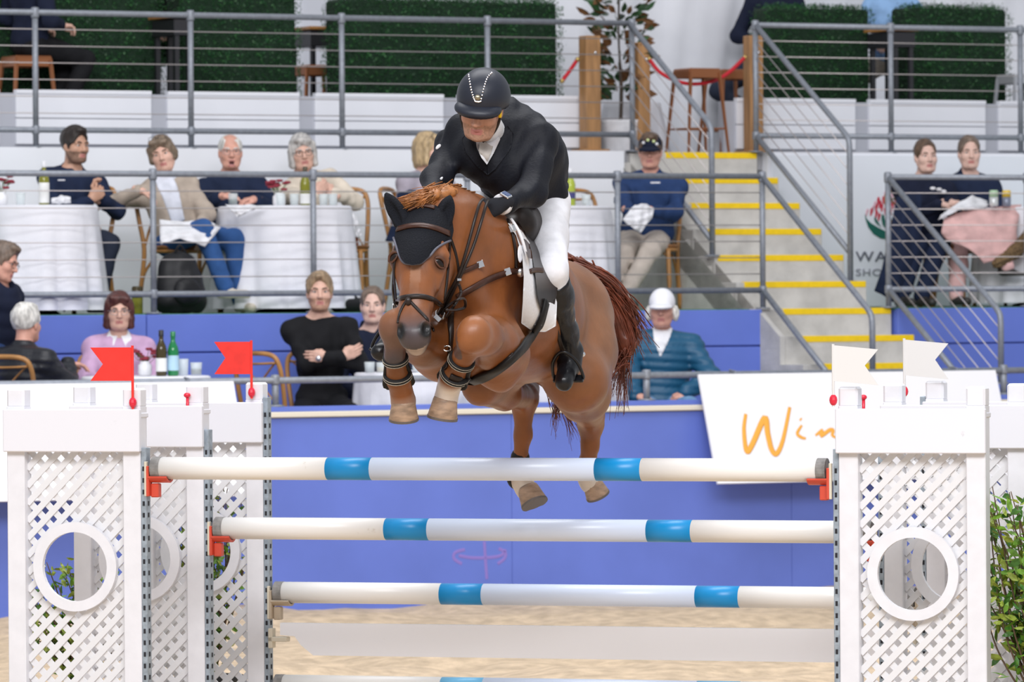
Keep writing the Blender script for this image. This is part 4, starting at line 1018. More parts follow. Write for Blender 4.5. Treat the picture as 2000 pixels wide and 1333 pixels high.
def eyes_extra(g):
    out = []; 
    for s in (-1, 1):
        b = MB(); b.ell(g.q(s * .0325, .0765, .0035), np.array([.0150, .0115, .0088]) * g.k, g.R, seg=12, rings=8); out.append((b.v, b.f, 2))
        b = MB(); b.ell(g.q(s * .0325 + g.gaze * .004, .0850, .0035), np.array([.0062, .0040, .0068]) * g.k, g.R, seg=10, rings=6); out.append((b.v, b.f, 3))
    return out
def hair(g, style, m, parent, len_=-.10):
    q, k, R = g.q, g.k, g.R
    f = Field(g.hc - .27, g.hc + .24, .0075)
    e = lambda c, r, kk=.02, cut=False: f.ell(q(*c), np.array(r) * k, R, kk, cut)
    c_ = lambda a, b, r0, r1=None, kk=.02, cut=False: f.cap(q(*a), q(*b), r0 * k, (r0 if r1 is None else r1) * k, kk, cut)
    def plane(p0, n0): f.plane(q(*p0), g.hl * n0[0] + g.hf * n0[1] + g.hu * n0[2])
    if style in ('short', 'thin', 'tied'):
        t = dict(short=.013, thin=.006, tied=.009)[style]
        e((0, -.020, .038), (.077 + t, .098 + t, .090 + t))
        if style == 'short': e((.0, .035, .108), (.056, .062, .026), .03)
        if style == 'thin': e((0, .05, .13), (.065, .09, .05), .02, True)
        e((0, .118, .004), (.076, .076, .090), .012, True) if style == 'short' else e((0, .118, .016), (.084, .082, .096), .012, True)
        n = nrm([0, .42, -1]) if style != 'thin' else nrm([0, .55, -1]); plane((0, -.02, -.018 if style != 'tied' else -.025), n)
        if style == 'short':
            for s in (-1, 1): c_((s * .074, .022, .02), (s * .073, .024, -.02), .010, .006)
        if style == 'tied': e((0, -.125, .03), (.038, .035, .038), .02); 
    if style in ('bob', 'long'):
        e((0, -.020, .040), (.090, .110, .102)); e((0, .112, -.030), (.064, .07, .092), .02, True)
        for s in (-1, 1): c_((s * .070, .030, .05), (s * .080, .025, len_), .030, .026); c_((s * .070, -.03, .0), (s * .070, -.03, len_), .034, .03)
        c_((0, -.085, .0), (0, -.08, len_), .055, .05)
        c_((-.05, .075, .095), (.05, .075, .085), .020, .020) if style == 'bob' else None
        e((0, .112, -.045), (.060, .066, .085), .012, True)
    if style == 'fringe_out':                                        # tufts showing under a cap
        for s in (-1, 1): e((s * .086, -.01, -.02), (.026, .05, .045)); e((s * .092, -.005, -.055), (.020, .035, .03))
        c_((-.06, -.085, -.03), (.06, -.085, -.03), .035)
    f.wrinkle(.0035, 95, 11, (1, 1, .45))
    return f.obj('hair', m, parent, it=1)
def brows(g, m, parent, th=.0045):
    for s in (-1, 1):
        b = MB(); b.tube(spline([g.q(s * .014, .0925, .020), g.q(s * .034, .0925, .0265), g.q(s * .054, .079, .019)], 4), [th * .8 * g.k] + [th * g.k] * 6 + [th * .5 * g.k] * 2, 6); b.obj('eyebrow', m, parent, True)
def glasses(g, m, parent, up=False, r=.0018):
    b = MB(); o = np.array([0, .0, .085]) if up else np.zeros(3)
    for s in (-1, 1):
        pts = []
        for a in np.linspace(0, 2 * math.pi, 20, endpoint=False):
            x, z = math.cos(a), math.sin(a); x = math.copysign(abs(x) ** .7, x); z = math.copysign(abs(z) ** .7, z)
            if up: pts.append(g.q(s * .034 + x * .026, .075 + z * .012, .118 + z * .016))
            else: pts.append(g.q(s * .034 + x * .025, .104 - .010 * abs(x * s + .2), -.001 + z * .018))
        b.tube(pts, r, 6, closed=True)
        if up: b.tube([g.q(s * .06, .075, .115), g.q(s * .085, .02, .06), g.q(s * .085, -.03, .03)], r, 6)
        else: b.tube([g.q(s * .059, .100, .006), g.q(s * .078, .06, .006), g.q(s * .083, -.01, .006)], r, 6)
    b.tube([g.q(-.010, .108, .006) if not up else g.q(-.01, .085, .12), g.q(.010, .108, .006) if not up else g.q(.01, .085, .12)], r, 6)
    return b.obj('glasses', m, parent, True)
def quilt(f, g, pitch, amp):
    X, Y, Z = f.grid(); up = nrm(g.neck - g.pel)
    s = ((X - g.pel[0]) * up[0] + (Y - g.pel[1]) * up[1] + (Z - g.pel[2]) * up[2])
    f.d = (f.d - amp * np.abs(np.sin(s * math.pi / pitch)) + amp * .5).astype(np.float32)
def figure(label, head, face, pel, skin='fair', up=None, bw=1.0, hands=None, elb=None, legs=None, top=None, bottom=None, shoes=None, hairs=None, glass=None, mouth_open=False,
           stub=None, facew=1.0, neckw=1.0, gaze=0, group='spectators', torso_yaw=None, collar=None, quilted=None, dress=None, brow=True, hand_opts=None, base=None, sleeve=1.0, fat=1.0, cat='person', hk=1.0, neckoff=(0, -.045, -.186), topname='jacket', extra_top=None, legr=(.098, .072, .058)):
    """head: cranium centre; face: direction the face looks; pel: pelvis centre; hands: {'L':(wrist, dir, palm normal, thumb dir, curl)}"""
    g = Fig(); g.h = 1; g.facew = facew; g.neckw = neckw; g.mouth_open = mouth_open; g.gaze = gaze
    g.hc = np.asarray(head, float); g.hf = nrm(face); u0 = nrm(up) if up is not None else ZZ
    g.hl = nrm(np.cross(u0, g.hf)); g.hu = np.cross(g.hf, g.hl); g.pel = np.asarray(pel, float)
    bf = np.asarray(torso_yaw, float) if torso_yaw is not None else nrm(g.hf * np.array([1, 1, 0])); bf = nrm(bf)
    bl = nrm(np.cross(ZZ, bf))
    g.neck = g.hc + bl * neckoff[0] + bf * neckoff[1] + ZZ * neckoff[2]
    tu = nrm(g.neck - g.pel); tl = nrm(bl - tu * (bl @ tu)); tf = np.cross(tl, tu); tf = tf if tf @ bf > 0 else -tf
    g.tu, g.tl, g.tf = tu, tl, tf; TR = np.stack([tl, tf, tu])
    g.sh = {'L': g.neck + tl * .175 * bw - tu * .065, 'R': g.neck - tl * .175 * bw - tu * .065}
    sgn = {'L': 1, 'R': -1}; g.el = {}; g.wr = {}
    hands = hands or {}
    for s in 'LR':
        if s in hands: tgt = np.asarray(hands[s][0], float)
        else: tgt = g.pel + tf * .24 + tl * sgn[s] * .16 + tu * .06
        pole = np.asarray(elb[s], float) if elb and s in elb else (tl * sgn[s] * .6 - ZZ - tf * .2)
        g.el[s], g.wr[s] = ik(g.sh[s], tgt, .285, .255, pole)
    legs = legs or {}; g.hip = {s: g.pel + tl * sgn[s] * .09 - ZZ * .02 for s in 'LR'}; g.kn = {}; g.an = {}
    for s in 'LR':
        if s in legs:
            an = np.asarray(legs[s][0], float); pole = np.asarray(legs[s][1], float); g.kn[s], g.an[s] = ik(g.hip[s], an, .43, .43, pole)
        else:
            g.kn[s] = g.hip[s] + bf * .42 + bl * sgn[s] * .05 - ZZ * .02; g.an[s] = g.kn[s] + bf * .03 - ZZ * .40
    root = thing('person', base if base is not None else (g.pel[0], g.pel[1], min(g.an['L'][2], g.an['R'][2]) - .07), label, cat, group)
    g.root = root
    allp = [g.hc + .17, g.hc - .17, g.pel + .2, g.pel - .2] + [x + d for D in (g.sh, g.el, g.wr, g.kn, g.an) for x in D.values() for d in (.13, -.13)]
    lo = np.min(allp, 0); hi = np.max(allp, 0)
    # ---- body: one continuous surface
    B = Field(lo, hi, .016, [(g.hc - np.array([.10, .125, .155]), g.hc + np.array([.10, .125, .13]), .0052)])
    build_head(B, g, hk)
    w = bw * fat
    B.ell(g.pel + tu * .02, (.140 * w, .100 * fat, .12), TR, .05); B.ell(g.pel + (g.neck - g.pel) * .42, (.130 * w, .095 * fat, .16), TR, .06); B.ell(g.pel + (g.neck - g.pel) * .72, (.150 * w, .105 * fat, .15), TR, .06)
    B.cap(g.sh['L'], g.sh['R'], .045, None, .05)
    for s in 'LR':
        B.cap(g.sh[s] + tu * .01, g.neck + tu * .02, .035, .045, .04); B.chain([g.sh[s], g.el[s], g.wr[s]], [.046, .037, .027], .03)
        B.chain([g.hip[s], g.kn[s], g.an[s]], [.075, .050, .036], .03)
    lipz = (-.058, -.088) 
    def pick(c):
        L = (c - g.hc) / hk; x, y, z = L @ g.hl, L @ g.hf, L @ g.hu; m = np.zeros(len(c), int)
        if g.mouth_open: m[(np.abs(x) < .017) & (y > .06) & (z < -.066) & (z > -.096)] = 4; m[(np.abs(x) < .024) & (y > .084) & (((z < -.058) & (z > -.070)) | ((z < -.092) & (z > -.106)))] = 1
        else: m[(np.abs(x) < .024 - 12 * (z + .0695) ** 2) & (y > .080) & (z < -.0575) & (z > -.0815)] = 1
        if stub: m[(m == 0) & (y > -.01) & (z < -.040) & (z > -.13) & ((z < -.082) | (np.abs(x) > .030) | (z > -.0565) & (z < -.045) & (np.abs(x) < .03))] = 5
        return m
    ex = eyes_extra(g)
    for s in 'LR':
        if s in hands:
            h_ = hands[s]; hv_, hf_ = hand_mesh(g.wr[s], h_[1], h_[2], h_[3], h_[4] if len(h_) > 4 else .5)
            ex.append((hv_, hf_.tolist(), 0))
    bv, bfq = B.mesh()
    body_ = fobj('body', bv, bfq, [M_SKIN[skin], M_LIP, M_SCLERA, M_IRIS, M_MOUTH, stub or M_STUB], root, pick, ex)
    # ---- clothes
    if top is not None:
        G = Field(lo - .05, hi + .05, .0125)
        a = .018 if not quilted else .03
        G.ell(g.pel + tu * .03, (.140 * w + a + .01, .100 * fat + a + .008, .13), TR, .05); G.ell(g.pel + (g.neck - g.pel) * .42, (.130 * w + a, .095 * fat + a, .17), TR, .07); G.ell(g.pel + (g.neck - g.pel) * .72, (.150 * w + a, .105 * fat + a, .16), TR, .07)
        G.cap(g.sh['L'], g.sh['R'], .045 + a, None, .06)
        for s in 'LR':
            G.cap(g.sh[s] + tu * .01, g.neck - tu * .015, .035 + a, .040 + a, .05)
            cu = g.wr[s] + (g.el[s] - g.wr[s]) * (.04 + 1 - sleeve)
            G.chain([g.sh[s], g.el[s], cu], [.046 + a, .038 + a, .028 + a * .9], .04)
        for a_, b_, r0_, r1_ in (extra_top or []): G.cap(a_, b_, r0_, r1_, .06)
        if collar == 'high': G.cap(g.neck - tu * .01, g.neck + tu * .03, .062, .066, .02)
        G.ell(g.neck + tu * .085 + tf * .035, (.052, .056, .085), TR, .01, cut=True)
        if quilted: quilt(G, g, quilted, .011)
        else: G.wrinkle(.0065, 36, int(abs(g.hc[0]) * 1000) % 97, (1, 1, .8))
        g.G = G; g.topobj = G.obj(topname, top, root)
    if bottom is not None:
        L = Field(np.min([g.pel - .22] + [x - .13 for D in (g.kn, g.an) for x in D.values()], 0), np.max([g.pel + .18] + [x + .13 for D in (g.kn, g.an) for x in D.values()], 0), .0135)
        L.ell(g.pel, (.155 * w, .118 * fat, .12), TR, .04)
        for s in 'LR': L.chain([g.hip[s], g.kn[s], g.an[s]], list(legr), .03)
        L.wrinkle(.004, 30, 5); L.obj('trousers', bottom, root)
    if shoes is not None:
        for s in 'LR':
            d = legs[s][2] if s in legs and len(legs[s]) > 2 else bf; d = nrm(np.asarray(d, float)); a_ = g.an[s]
            f = Field(a_ - .26, a_ + .26, .0085); f.cap(a_ - ZZ * .045 - d * .03, a_ - ZZ * .05 + d * .15, .036, .034, .03); f.cap(a_, a_ - ZZ * .04 + d * .02, .04, .042, .03)
            f.plane(a_ - ZZ * .075, -ZZ); f.obj('shoe', shoes, root)
    if hairs: hair(g, hairs[0], hairs[1], root, hairs[2] if len(hairs) > 2 else -.10)
    if hairs and brow: brows(g, hairs[1] if len(hairs) < 4 else hairs[3], root)
    if glass: glasses(g, glass[0], root, len(glass) > 1 and glass[1])
    return g
def wedge(g, pts, th, m, name, parent, off=.004):
    """cloth showing in the opening of a garment: slice of the garment's surface pushed out a little; pts = (x,z) on the torso axes from the neck"""
    G = g.G.copy(); X, Y, Z = G.grid(); r = lambda ax: (X - g.neck[0]) * ax[0] + (Y - g.neck[1]) * ax[1] + (Z - g.neck[2]) * ax[2]
    x, y, z = r(g.tl), r(g.tf), r(g.tu); d = G.d - off
    n = len(pts)
    for i in range(n):
        a = np.array(pts[i]); b = np.array(pts[(i + 1) % n]); e = b - a; nn = np.array([e[1], -e[0]]) / (np.linalg.norm(e) + 1e-9)
        d = np.maximum(d, (x - a[0]) * nn[0] + (z - a[1]) * nn[1])
    d = np.maximum(d, -y + .0); d = np.maximum(d, -(G.d + .02)); G.d = d.astype(np.float32)
    return G.obj(name, m, parent, it=1)
def cap_hat(g, m, parent, brim=True, h=.0):
    f = Field(g.hc - .26, g.hc + .26, .0065); q, k, R = g.q, g.k, g.R
    f.ell(q(0, -.018, .045 + h), np.array([.088, .110, .096]) * k, R, .01); f.plane(q(0, 0, .018 + h), -(g.hu * 1 + g.hf * .10))
    if brim:
        b = Field(g.hc - .26, g.hc + .26, .006); b.ell(q(0, .085, .014 + h), np.array([.080, .110, .026]) * k, R, .01); b.ell(q(0, .070, -.008 + h), np.array([.084, .108, .032]) * k, R, .006, cut=True); b.plane(q(0, .055, 0), -g.hf)
        f.d = np.minimum(f.d, b.d) if f.d.shape == b.d.shape else f.d
        hat = f.obj('cap', m, parent); b.obj('brim', m, hat)
    else: hat = f.obj('cap', m, parent)
    return hat
# ------------------------------------------------------------------ the rider
M_JACKET = cloth('black_jacket', (.007, .008, .013), .6); M_BREECH = cloth('white_breeches', (.80, .80, .84), .75, .05)
M_SHIRT = cloth('white_shirt', (.80, .80, .82)); M_TIE = cloth('silver_tie', (.50, .46, .42), .5)
M_HELM = mat('slate_helmet', (.014, .017, .028), .42, spec=.4); M_BOOT = mat('black_riding_boot', (.007, .007, .009), .28, spec=.4, noise=.2, scale=20, bump=.12, bscale=30)
M_GLOVE = cloth('black_glove', (.016, .017, .022)); M_CRYSTAL = mat('crystal', (.85, .85, .9), .08, metal=1); M_YEL = mat('yellow_tag', (.85, .55, .01), .5)
rh = P(941, 210, 23.16); rpel = P(1030, 388, 23.80); rneck = P(962, 268, 23.40)
bl_ = nrm(np.cross(ZZ, HFW))
off = rneck - rh
wl, wr_ = P(976, 401, 22.98), P(836, 392, 23.02)
anL, anR = P(1112, 682, 23.72), P(785, 640, 23.70)
toeL = nrm(P(1098, 728, 23.52) - P(1112, 700, 23.75)); 
def rider():
    g_hands = {'L': (wl, (-.92, -.18, -.36), (0, .9, -.35), (-.3, -.2, 1), .75), 'R': (wr_, (.2, -.8, -.2), (.9, .2, 0), (0, -.2, 1), .7)}
    return figure('rider in black jacket, white breeches and dark helmet crouched over the jumping horse', rh, (-.22, -.86, -.42), rpel, 'rider', up=(.06, -.35, .9), bw=1.10, torso_yaw=HFW,
           hands=g_hands, elb={'L': (.45, -.15, -1), 'R': (-.5, .3, -.6)}, legs={'L': (anL, (-.15, -1, .35)), 'R': (anR, (-.4, -1, .3))}, top=M_JACKET, bottom=M_BREECH, hairs=None,
           neckoff=(off @ bl_, off @ HFW, off[2]), base=P(1040, 470, 23.8), group='horse and rider', stub=M_STUBL, fat=1.0, sleeve=.80, legr=(.098, .064, .042), extra_top=[(P(985, 243, 23.50), P(1045, 305, 23.72), .115, .13), (P(905, 258, 23.42), P(1035, 258, 23.45), .075, .085), (P(1040, 300, 23.7), P(1062, 345, 23.85), .12, .10), (P(930, 300, 23.35), P(990, 330, 23.4), .10, .12)])
g = rider(); RIDER = g.root
gtree = g.topobj.data; JT = BVHTree.FromPolygons([v.co[:] for v in gtree.vertices], [p.vertices[:] for p in gtree.polygons])
patch('shirt', [(928, 266), (950, 262), (974, 258), (977, 272), (964, 300), (951, 322), (940, 308), (931, 288)], 4, .004, M_SHIRT, RIDER, JT, .01, quad=True)
patch('tie', [(937, 278), (948, 274), (962, 270), (964, 284), (958, 302), (950, 320), (942, 308), (935, 294)], 4, .014, M_TIE, RIDER, JT, .01, quad=True)
patch('lapel', [(976, 256), (992, 246), (1003, 262), (998, 290), (968, 330), (953, 342), (951, 324), (966, 298)], 4, .010, M_JACKET, RIDER, JT, .01)
patch('lapel', [(927, 268), (912, 258), (902, 272), (908, 296), (932, 326), (952, 342), (951, 324), (936, 302)], 4, .010, M_JACKET, RIDER, JT, .01)
f = Field(rneck - .2, rneck + .25, .008); f.cap(rneck - g.tu * .01, rneck + (g.hc - rneck) * .38 + g.hf * .012, .066, .062, .01); f.obj('shirt_collar', M_SHIRT, RIDER)
tf_ = Field(rpel - .35, rpel + .35, .0125); tf_.cap(rpel + g.tl * .06 + g.tu * .05, P(1082, 362, 24.05), .10, .05, .05); tf_.cap(rpel - g.tl * .06 + g.tu * .05, P(1040, 385, 24.1), .10, .05, .05); tf_.cap(P(1075, 350, 23.85), P(1096, 360, 24.0), .07, .02, .04)
tf_.wrinkle(.005, 30, 9); tf_.obj('jacket_tail', M_JACKET, RIDER)
# gloves, cuffs, watch
for s, hd, n_, th in (('L', (-.92, -.18, -.36), (0, .9, -.35), (-.3, -.2, 1)), ('R', (.2, -.8, -.2), (.9, .2, 0), (0, -.2, 1))):
    v_, f_ = hand_mesh(g.wr[s], np.array(hd), np.array(n_), np.array(th), .8, 1.10); fobj('glove', v_, f_, M_GLOVE, RIDER)
ax_ = nrm(g.wr['L'] - g.el['L']); sx = nrm(np.cross(ax_, ZZ)); A3 = np.stack([sx, np.cross(ax_, sx), ax_]); cw = g.wr['L'] - ax_ * .012
m = MB(); m.lathe(cw - ax_ * .075, [(.036, 0), (.040, .004), (.039, .070), (.034, .074)], 20, ax=A3); m.obj('shirt_cuff', M_SHIRT, RIDER, True)
fr_ = nrm(np.array([-.1, -1, .55]) - ax_ * (np.array([-.1, -1, .55]) @ ax_)); wc = cw - ax_ * .009 + fr_ * .043
m = MB(); m.lathe(cw - ax_ * .022, [(.038, 0), (.0435, .003), (.0435, .023), (.038, .026)], 20, ax=A3); m.obj('watch_band', mat('watch_band', (.75, .75, .78), .4), RIDER, True)
m = MB(); m.box(wc, (.044, .012, .038), np.stack([nrm(np.cross(fr_, ax_)), fr_, ax_]), .004); wt = m.obj('watch', M_CHROME, RIDER); m = MB(); m.box(wc + fr_ * .006, (.033, .004, .027), np.stack([nrm(np.cross(fr_, ax_)), fr_, ax_]), .001); m.obj('watch_face', mat('watch_glass', (.03, .06, .16), .1), wt)
# riding boots
for s, toe in (('L', nrm([-.22, -.80, -.55])), ('R', nrm([-.4, -.85, -.3]))):
    kn, an = g.kn[s], g.an[s]; ax_ = nrm(an - kn); f = Field(np.minimum(kn, an) - .28, np.maximum(kn, an) + .28, .009)
    f.chain([kn - ax_ * .03, kn + ax_ * .14, an - ax_ * .08, an], [.070, .065, .050, .047], .03)
    f.plane(kn + ax_ * .045, -nrm(ax_ - nrm([0, -1, .2]) * .5))
    f.chain([an, an + ax_ * .055 + toe * .04, an + ax_ * .062 + toe * .16], [.048, .044, .038], .03); f.cap(an + ax_ * .02, an + ax_ * .06 - toe * .045, .042, .036, .03)
    f.wrinkle(.0028, 55, 4); bt = f.obj('riding_boot', M_BOOT, RIDER)
    m = MB(); c = an + ax_ * .03; b1 = nrm(np.cross(toe, ax_)); m.tube([c + ax_ * .02 - toe * .052, c + b1 * .047 + toe * .0, c + toe * .062 - ax_ * .02, c - b1 * .047 + toe * .0], .006, 6, closed=True); m.obj('spur_strap', M_BLACKL, bt, True)
    m = MB(); m.ell(c + b1 * (.052 if s == 'L' else -.052), (.012, .012, .012)); m.tube([c + ax_ * .02 - toe * .05, c + ax_ * .02 - toe * .085], .005, 6); m.obj('spur', M_CHROME, bt, True)
    # stirrup belongs to the horse's tack
    tr_ = an + ax_ * .098 + toe * .09; si = thing('stirrup', tr_, 'black stirrup iron under the rider\'s ' + ('near boot' if s == 'L' else 'far boot behind the horse\'s foreleg'), 'stirrup')
    pts = [tr_ + b1 * .062 * cs - ax_ * sn for cs, sn in ((-1, 0), (-1.02, .03), (-.85, .09), (-.4, .135), (0, .15), (.4, .135), (.85, .09), (1.02, .03), (1, 0))]
    m = MB(); m.tube(spline(pts, 3), .007, 8); m.obj('arch', M_BOOT, si, True); m = MB(); m.box(tr_, (.13, .045, .014), np.stack([b1, toe, ax_]), .003); m.obj('tread', M_BOOT, si)
    topp = P(1062, 560, 23.52) if s == 'L' else an - ax_ * .42
    m = MB(); m.tube([tr_ - ax_ * .15, (tr_ - ax_ * .15 + topp) / 2 + np.array([.0, -.01, 0]), topp], .011, 8, flat=.3); m.obj('stirrup_leather', M_BLACKL, si, True)
# helmet
q = g.q; hm = Field(g.hc - .30, g.hc + .30, .0065)
hm.ell(q(0, -.012, .050), (.105, .128, .110), g.R, .01); hm.ell(q(0, -.05, .02), (.098, .095, .095), g.R, .04)
hm.plane(q(0, .0, .008), -(g.hu * .985 - g.hf * .17))
hm.ell(q(0, -.01, .0), (.080, .105, .110), g.R, .008, cut=True)
hel = hm.obj('helmet', M_HELM, RIDER)
pk = Field(g.hc - .30, g.hc + .30, .006); pk.ell(q(0, .072, .026), (.098, .078, .034), g.R, .01); pk.ell(q(0, .056, .002), (.090, .074, .034), g.R, .008, cut=True); pk.plane(q(0, .03, 0), -g.hf); pko = pk.obj('peak', M_HELM, hel)
hmv, hmf = hm.mesh(); HT = BVHTree.FromPolygons([tuple(p) for p in hmv.tolist()], [tuple(x) for x in hmf.tolist()])
m = MB()
for path in ([(916, 147), (918, 160), (921, 176), (925, 190), (928, 198)], [(960, 143), (952, 152), (947, 165), (943, 180), (939, 198)], [(928, 198), (934, 199), (939, 198)]):
    for x, y, _ in spline([(a, b, 0) for a, b in path], 3): p_, n_ = hit(x, y, .002, HT); m.ell(p_, .0042, seg=6, rings=4)
ct = m.obj('crystal_trim', M_CRYSTAL, hel); ct['kind'] = 'stuff'
p_, n_ = hit(933, 191, .003, HT); m = MB(); m.ell(p_, (.014, .006, .012), seg=10, rings=6); m.obj('badge', mat('badge_gold', (.30, .26, .18), .25, metal=.8), hel, True)
m = MB(); m.box(q(.083, .028, -.006), (.012, .016, .030), g.R, .003); m.obj('ear_tag', M_YEL, hel)
for s in (-1, 1):
    m = MB(); m.tube(spline([q(s * .083, .030, .02), q(s * .080, .025, -.04), q(s * .060, .040, -.090), q(s * .02, .055, -.128)], 5), .0055, 6, flat=.5); m.obj('chin_strap', M_BLACKL, hel, True)
# sleeve logos
for x, y, a, b in ((857, 288, .014, .008), (861, 350, .009, .005)):
    p_, n_ = hit(x, y, .003, JT); m = MB(); m.ell(p_, (a, .004, b), np.stack([nrm([.7, 0, .7]), np.array([0, 1., 0]), nrm([-.7, 0, .7])]), seg=10, rings=6); m.obj('sleeve_logo', M_SHIRT, RIDER, True)
for nm in ('RIDER',): pass
# ------------------------------------------------------------------ spectators
def Q(px, py, v): return S(*SP(px, py, v))
def dirs(du, dv, dw=0): return SU * du + SV * dv + ZZ * dw
def pelv(px, v, floor, h=.54): u, _, _ = SP(px, 500, v); return u
def seat_pel(px, py, v, floor, h=.52):
    """pelvis under pixel column px at row depth v, seated on the floor of the tier"""
    u = SP(px, py, v)[0]; return S(u, v, floor + h)
F1, F2, F4 = .75, 1.9, 3.085
C = dict(navy=cloth('navy_cloth', (.012, .020, .050)), navy2=cloth('dark_navy_wool', (.010, .014, .034)), black=cloth('black_knit', (.010, .010, .012)), blackp=mat('black_puffer', (.013, .014, .019), .42, spec=.4, bump=.1, bscale=40),
         teal=mat('teal_puffer', (.010, .085, .17), .45, spec=.4, bump=.1, bscale=40), pink=cloth('lilac_knit', (.56, .36, .54)), beige=cloth('beige_knit', (.42, .35, .29)), cream=cloth('cream_knit', (.66, .58, .48)),
         jeans=cloth('blue_jeans', (.035, .10, .28)), jeansl=cloth('light_jeans', (.16, .30, .50)), slate=cloth('dark_trousers', (.020, .026, .045)), stone=cloth('stone_trousers', (.55, .48, .42)), lilacgrey=cloth('lilac_grey_knit', (.40, .36, .42)),
         rose=cloth('rose_cloth', (.72, .45, .43)), sky=cloth('sky_shirt', (.28, .46, .74)), white=cloth('white_cloth', (.80, .80, .83)), scarf=cloth('pale_scarf', (.66, .68, .76)), blue=cloth('blue_jacket', (.020, .045, .13)))
HM = dict(dark=hairm('dark_brown_hair', (.022, .014, .011)), brown=hairm('brown_hair', (.11, .065, .04)), ash=hairm('ash_brown_hair', (.20, .145, .10)), auburn=hairm('auburn_hair', (.085, .022, .018)), white=hairm('white_hair', (.68, .66, .62)),
          grey=hairm('grey_hair', (.46, .44, .42)), greybrown=hairm('grey_brown_hair', (.17, .12, .09)), blond=hairm('blond_hair', (.50, .36, .20)), fair=hairm('fair_hair', (.33, .23, .14)))
M_FRAME = mat('dark_spectacle_frame', (.02, .02, .022), .3); M_FRAMEM = mat('metal_spectacle_frame', (.35, .33, .34), .3, metal=.6); M_SHOE = mat('dark_shoe', (.03, .027, .025), .5); M_SNEAK = mat('cream_sneaker', (.62, .56, .46), .6)
cam_dir = lambda p: nrm(np.array([-p[0], -p[1], 0]))
def look(p, du=0, dz=0):
    """towards the camera, turned du to image right"""
    c = cam_dir(p); r = np.array([-c[1], c[0], 0]); r = r if r[0] > 0 else -r
    return nrm(c + r * du + ZZ * dz)
IR = np.array([1., 0, 0]); TOC = np.array([0, -1., 0])
# --- front tier
hp = Q(6, 512, 1.3)
g = figure('man with glasses and dark vest bending over at the left photo edge', hp, look(hp, 2.2, -.75), S(SP(-30, 600, 1.45)[0], 1.45, F1 + .93), 'ruddy', up=nrm(ZZ + IR * .5), top=C['blue'], bottom=C['slate'], hairs=('short', HM['greybrown']), glass=(M_FRAME,), torso_yaw=look(hp, 1.8),
           shoes=M_SHOE, legs={s: (S(SP(-40 + k, 900, 1.5)[0], 1.5, F1 + .075), look(hp, 1)) for s, k in (('L', -15), ('R', 25))}, collar='high', bw=1.1)
f = Field(g.pel - .5, g.neck + .35, .0125); 
f.cap(g.pel + g.tu * .1, g.neck - g.tu * .08, .195, .175, .05); f.cap(g.sh['L'], g.sh['R'], .095, None, .05); f.cap(g.neck - g.tu * .03, g.neck + g.tu * .02, .09, .10, .03); f.ell(g.neck + g.tu * .10 + g.tf * .05, (.06, .07, .10), None, .01, cut=True); quilt(f, g, .10, .008); f.obj('vest', C['navy2'], g.root)
hp = Q(52, 632, .85)
g = figure('white-haired man in black quilted jacket seen from behind on a wooden chair', hp, look(hp, 2.6, -.05) + SV * 1.2, S(SP(35, 700, .80)[0], .80, F1 + .52), 'ruddy', top=C['blackp'], bottom=C['slate'], hairs=('short', HM['white']), torso_yaw=nrm(look(hp, 1.4) + SV * 1.2), quilted=.062, collar='high', fat=1.1,
           hands={'R': (Q(132, 712, .95), IR + SV * .4, -ZZ, SV, .3), 'L': (Q(110, 722, 1.2), IR + SV * .2, -ZZ, -SV, .4)}, elb={'R': -SV * .8 - ZZ, 'L': SV - ZZ})
hp = Q(232, 608, 1.45)
g = figure('woman with auburn bob and glasses in lilac sweater at the front table', hp, look(hp, .05, -.06), S(SP(232, 700, 1.5)[0], 1.5, F1 + .50), 'fair', bw=.98, top=C['pink'], bottom=C['slate'], hairs=('bob', HM['auburn'], -.095, HM['brown']), glass=(M_FRAMEM,), topname='sweater',
           hands={'L': (Q(275, 742, 1.15), -IR - SV * .6, -ZZ, -SV, .4), 'R': (Q(195, 742, 1.15), IR - SV * .6, -ZZ, -SV, .4)}, fat=1.05)
for sg in (-1, 1):
    m = MB(); a = g.neck + g.tf * .055 + g.tu * .03; m.add([a + g.tl * sg * .012 - g.tu * .012 + g.tf * .02, a + g.tl * sg * .065 + g.tu * .03 - g.tf * .03, a + g.tl * sg * .085 - g.tu * .025 + g.tf * .0, a + g.tl * sg * .045 - g.tu * .085 + g.tf * .045], [(0, 1, 2, 3), (3, 2, 1, 0)]); m.obj('shirt_collar', C['white'], g.root)
hp = Q(624, 571, 1.25)
g = figure('young man in black sweater with crossed arms, front row', hp, look(hp, .04, 0), S(SP(628, 700, 1.3)[0], 1.3, F1 + .54), 'fair', bw=1.10, top=C['black'], bottom=C['black'], hairs=('short', HM['fair'], 0, HM['brown']), stub=M_STUBL, facew=.96, topname='sweater', hk=1.04,
           hands={'L': (Q(640, 698, 1.05), -IR * .9 + ZZ * .05 - SV * .1, SV, ZZ, .25), 'R': (Q(668, 698, 1.0), IR * .85 + ZZ * .35, SV, ZZ, .3)}, elb={'L': IR - ZZ * .9, 'R': -IR - ZZ * .9}, torso_yaw=look(hp, .12), legs={s: (S(SP(x, 800, .6)[0], .7, F1 + .08), -SV + ZZ) for s, x in (('L', 690), ('R', 590))}, shoes=M_SHOE)
m = MB(); w_ = g.wr['R'] - (g.wr['R'] - g.el['R']) * .0; m.ell(Q(622, 701, .94), (.020, .009, .020), seg=14, rings=8); wt = m.obj('watch', mat('watch_steel', (.55, .55, .58), .25, metal=.9), g.root, True)
hp = Q(728, 597, 1.62)
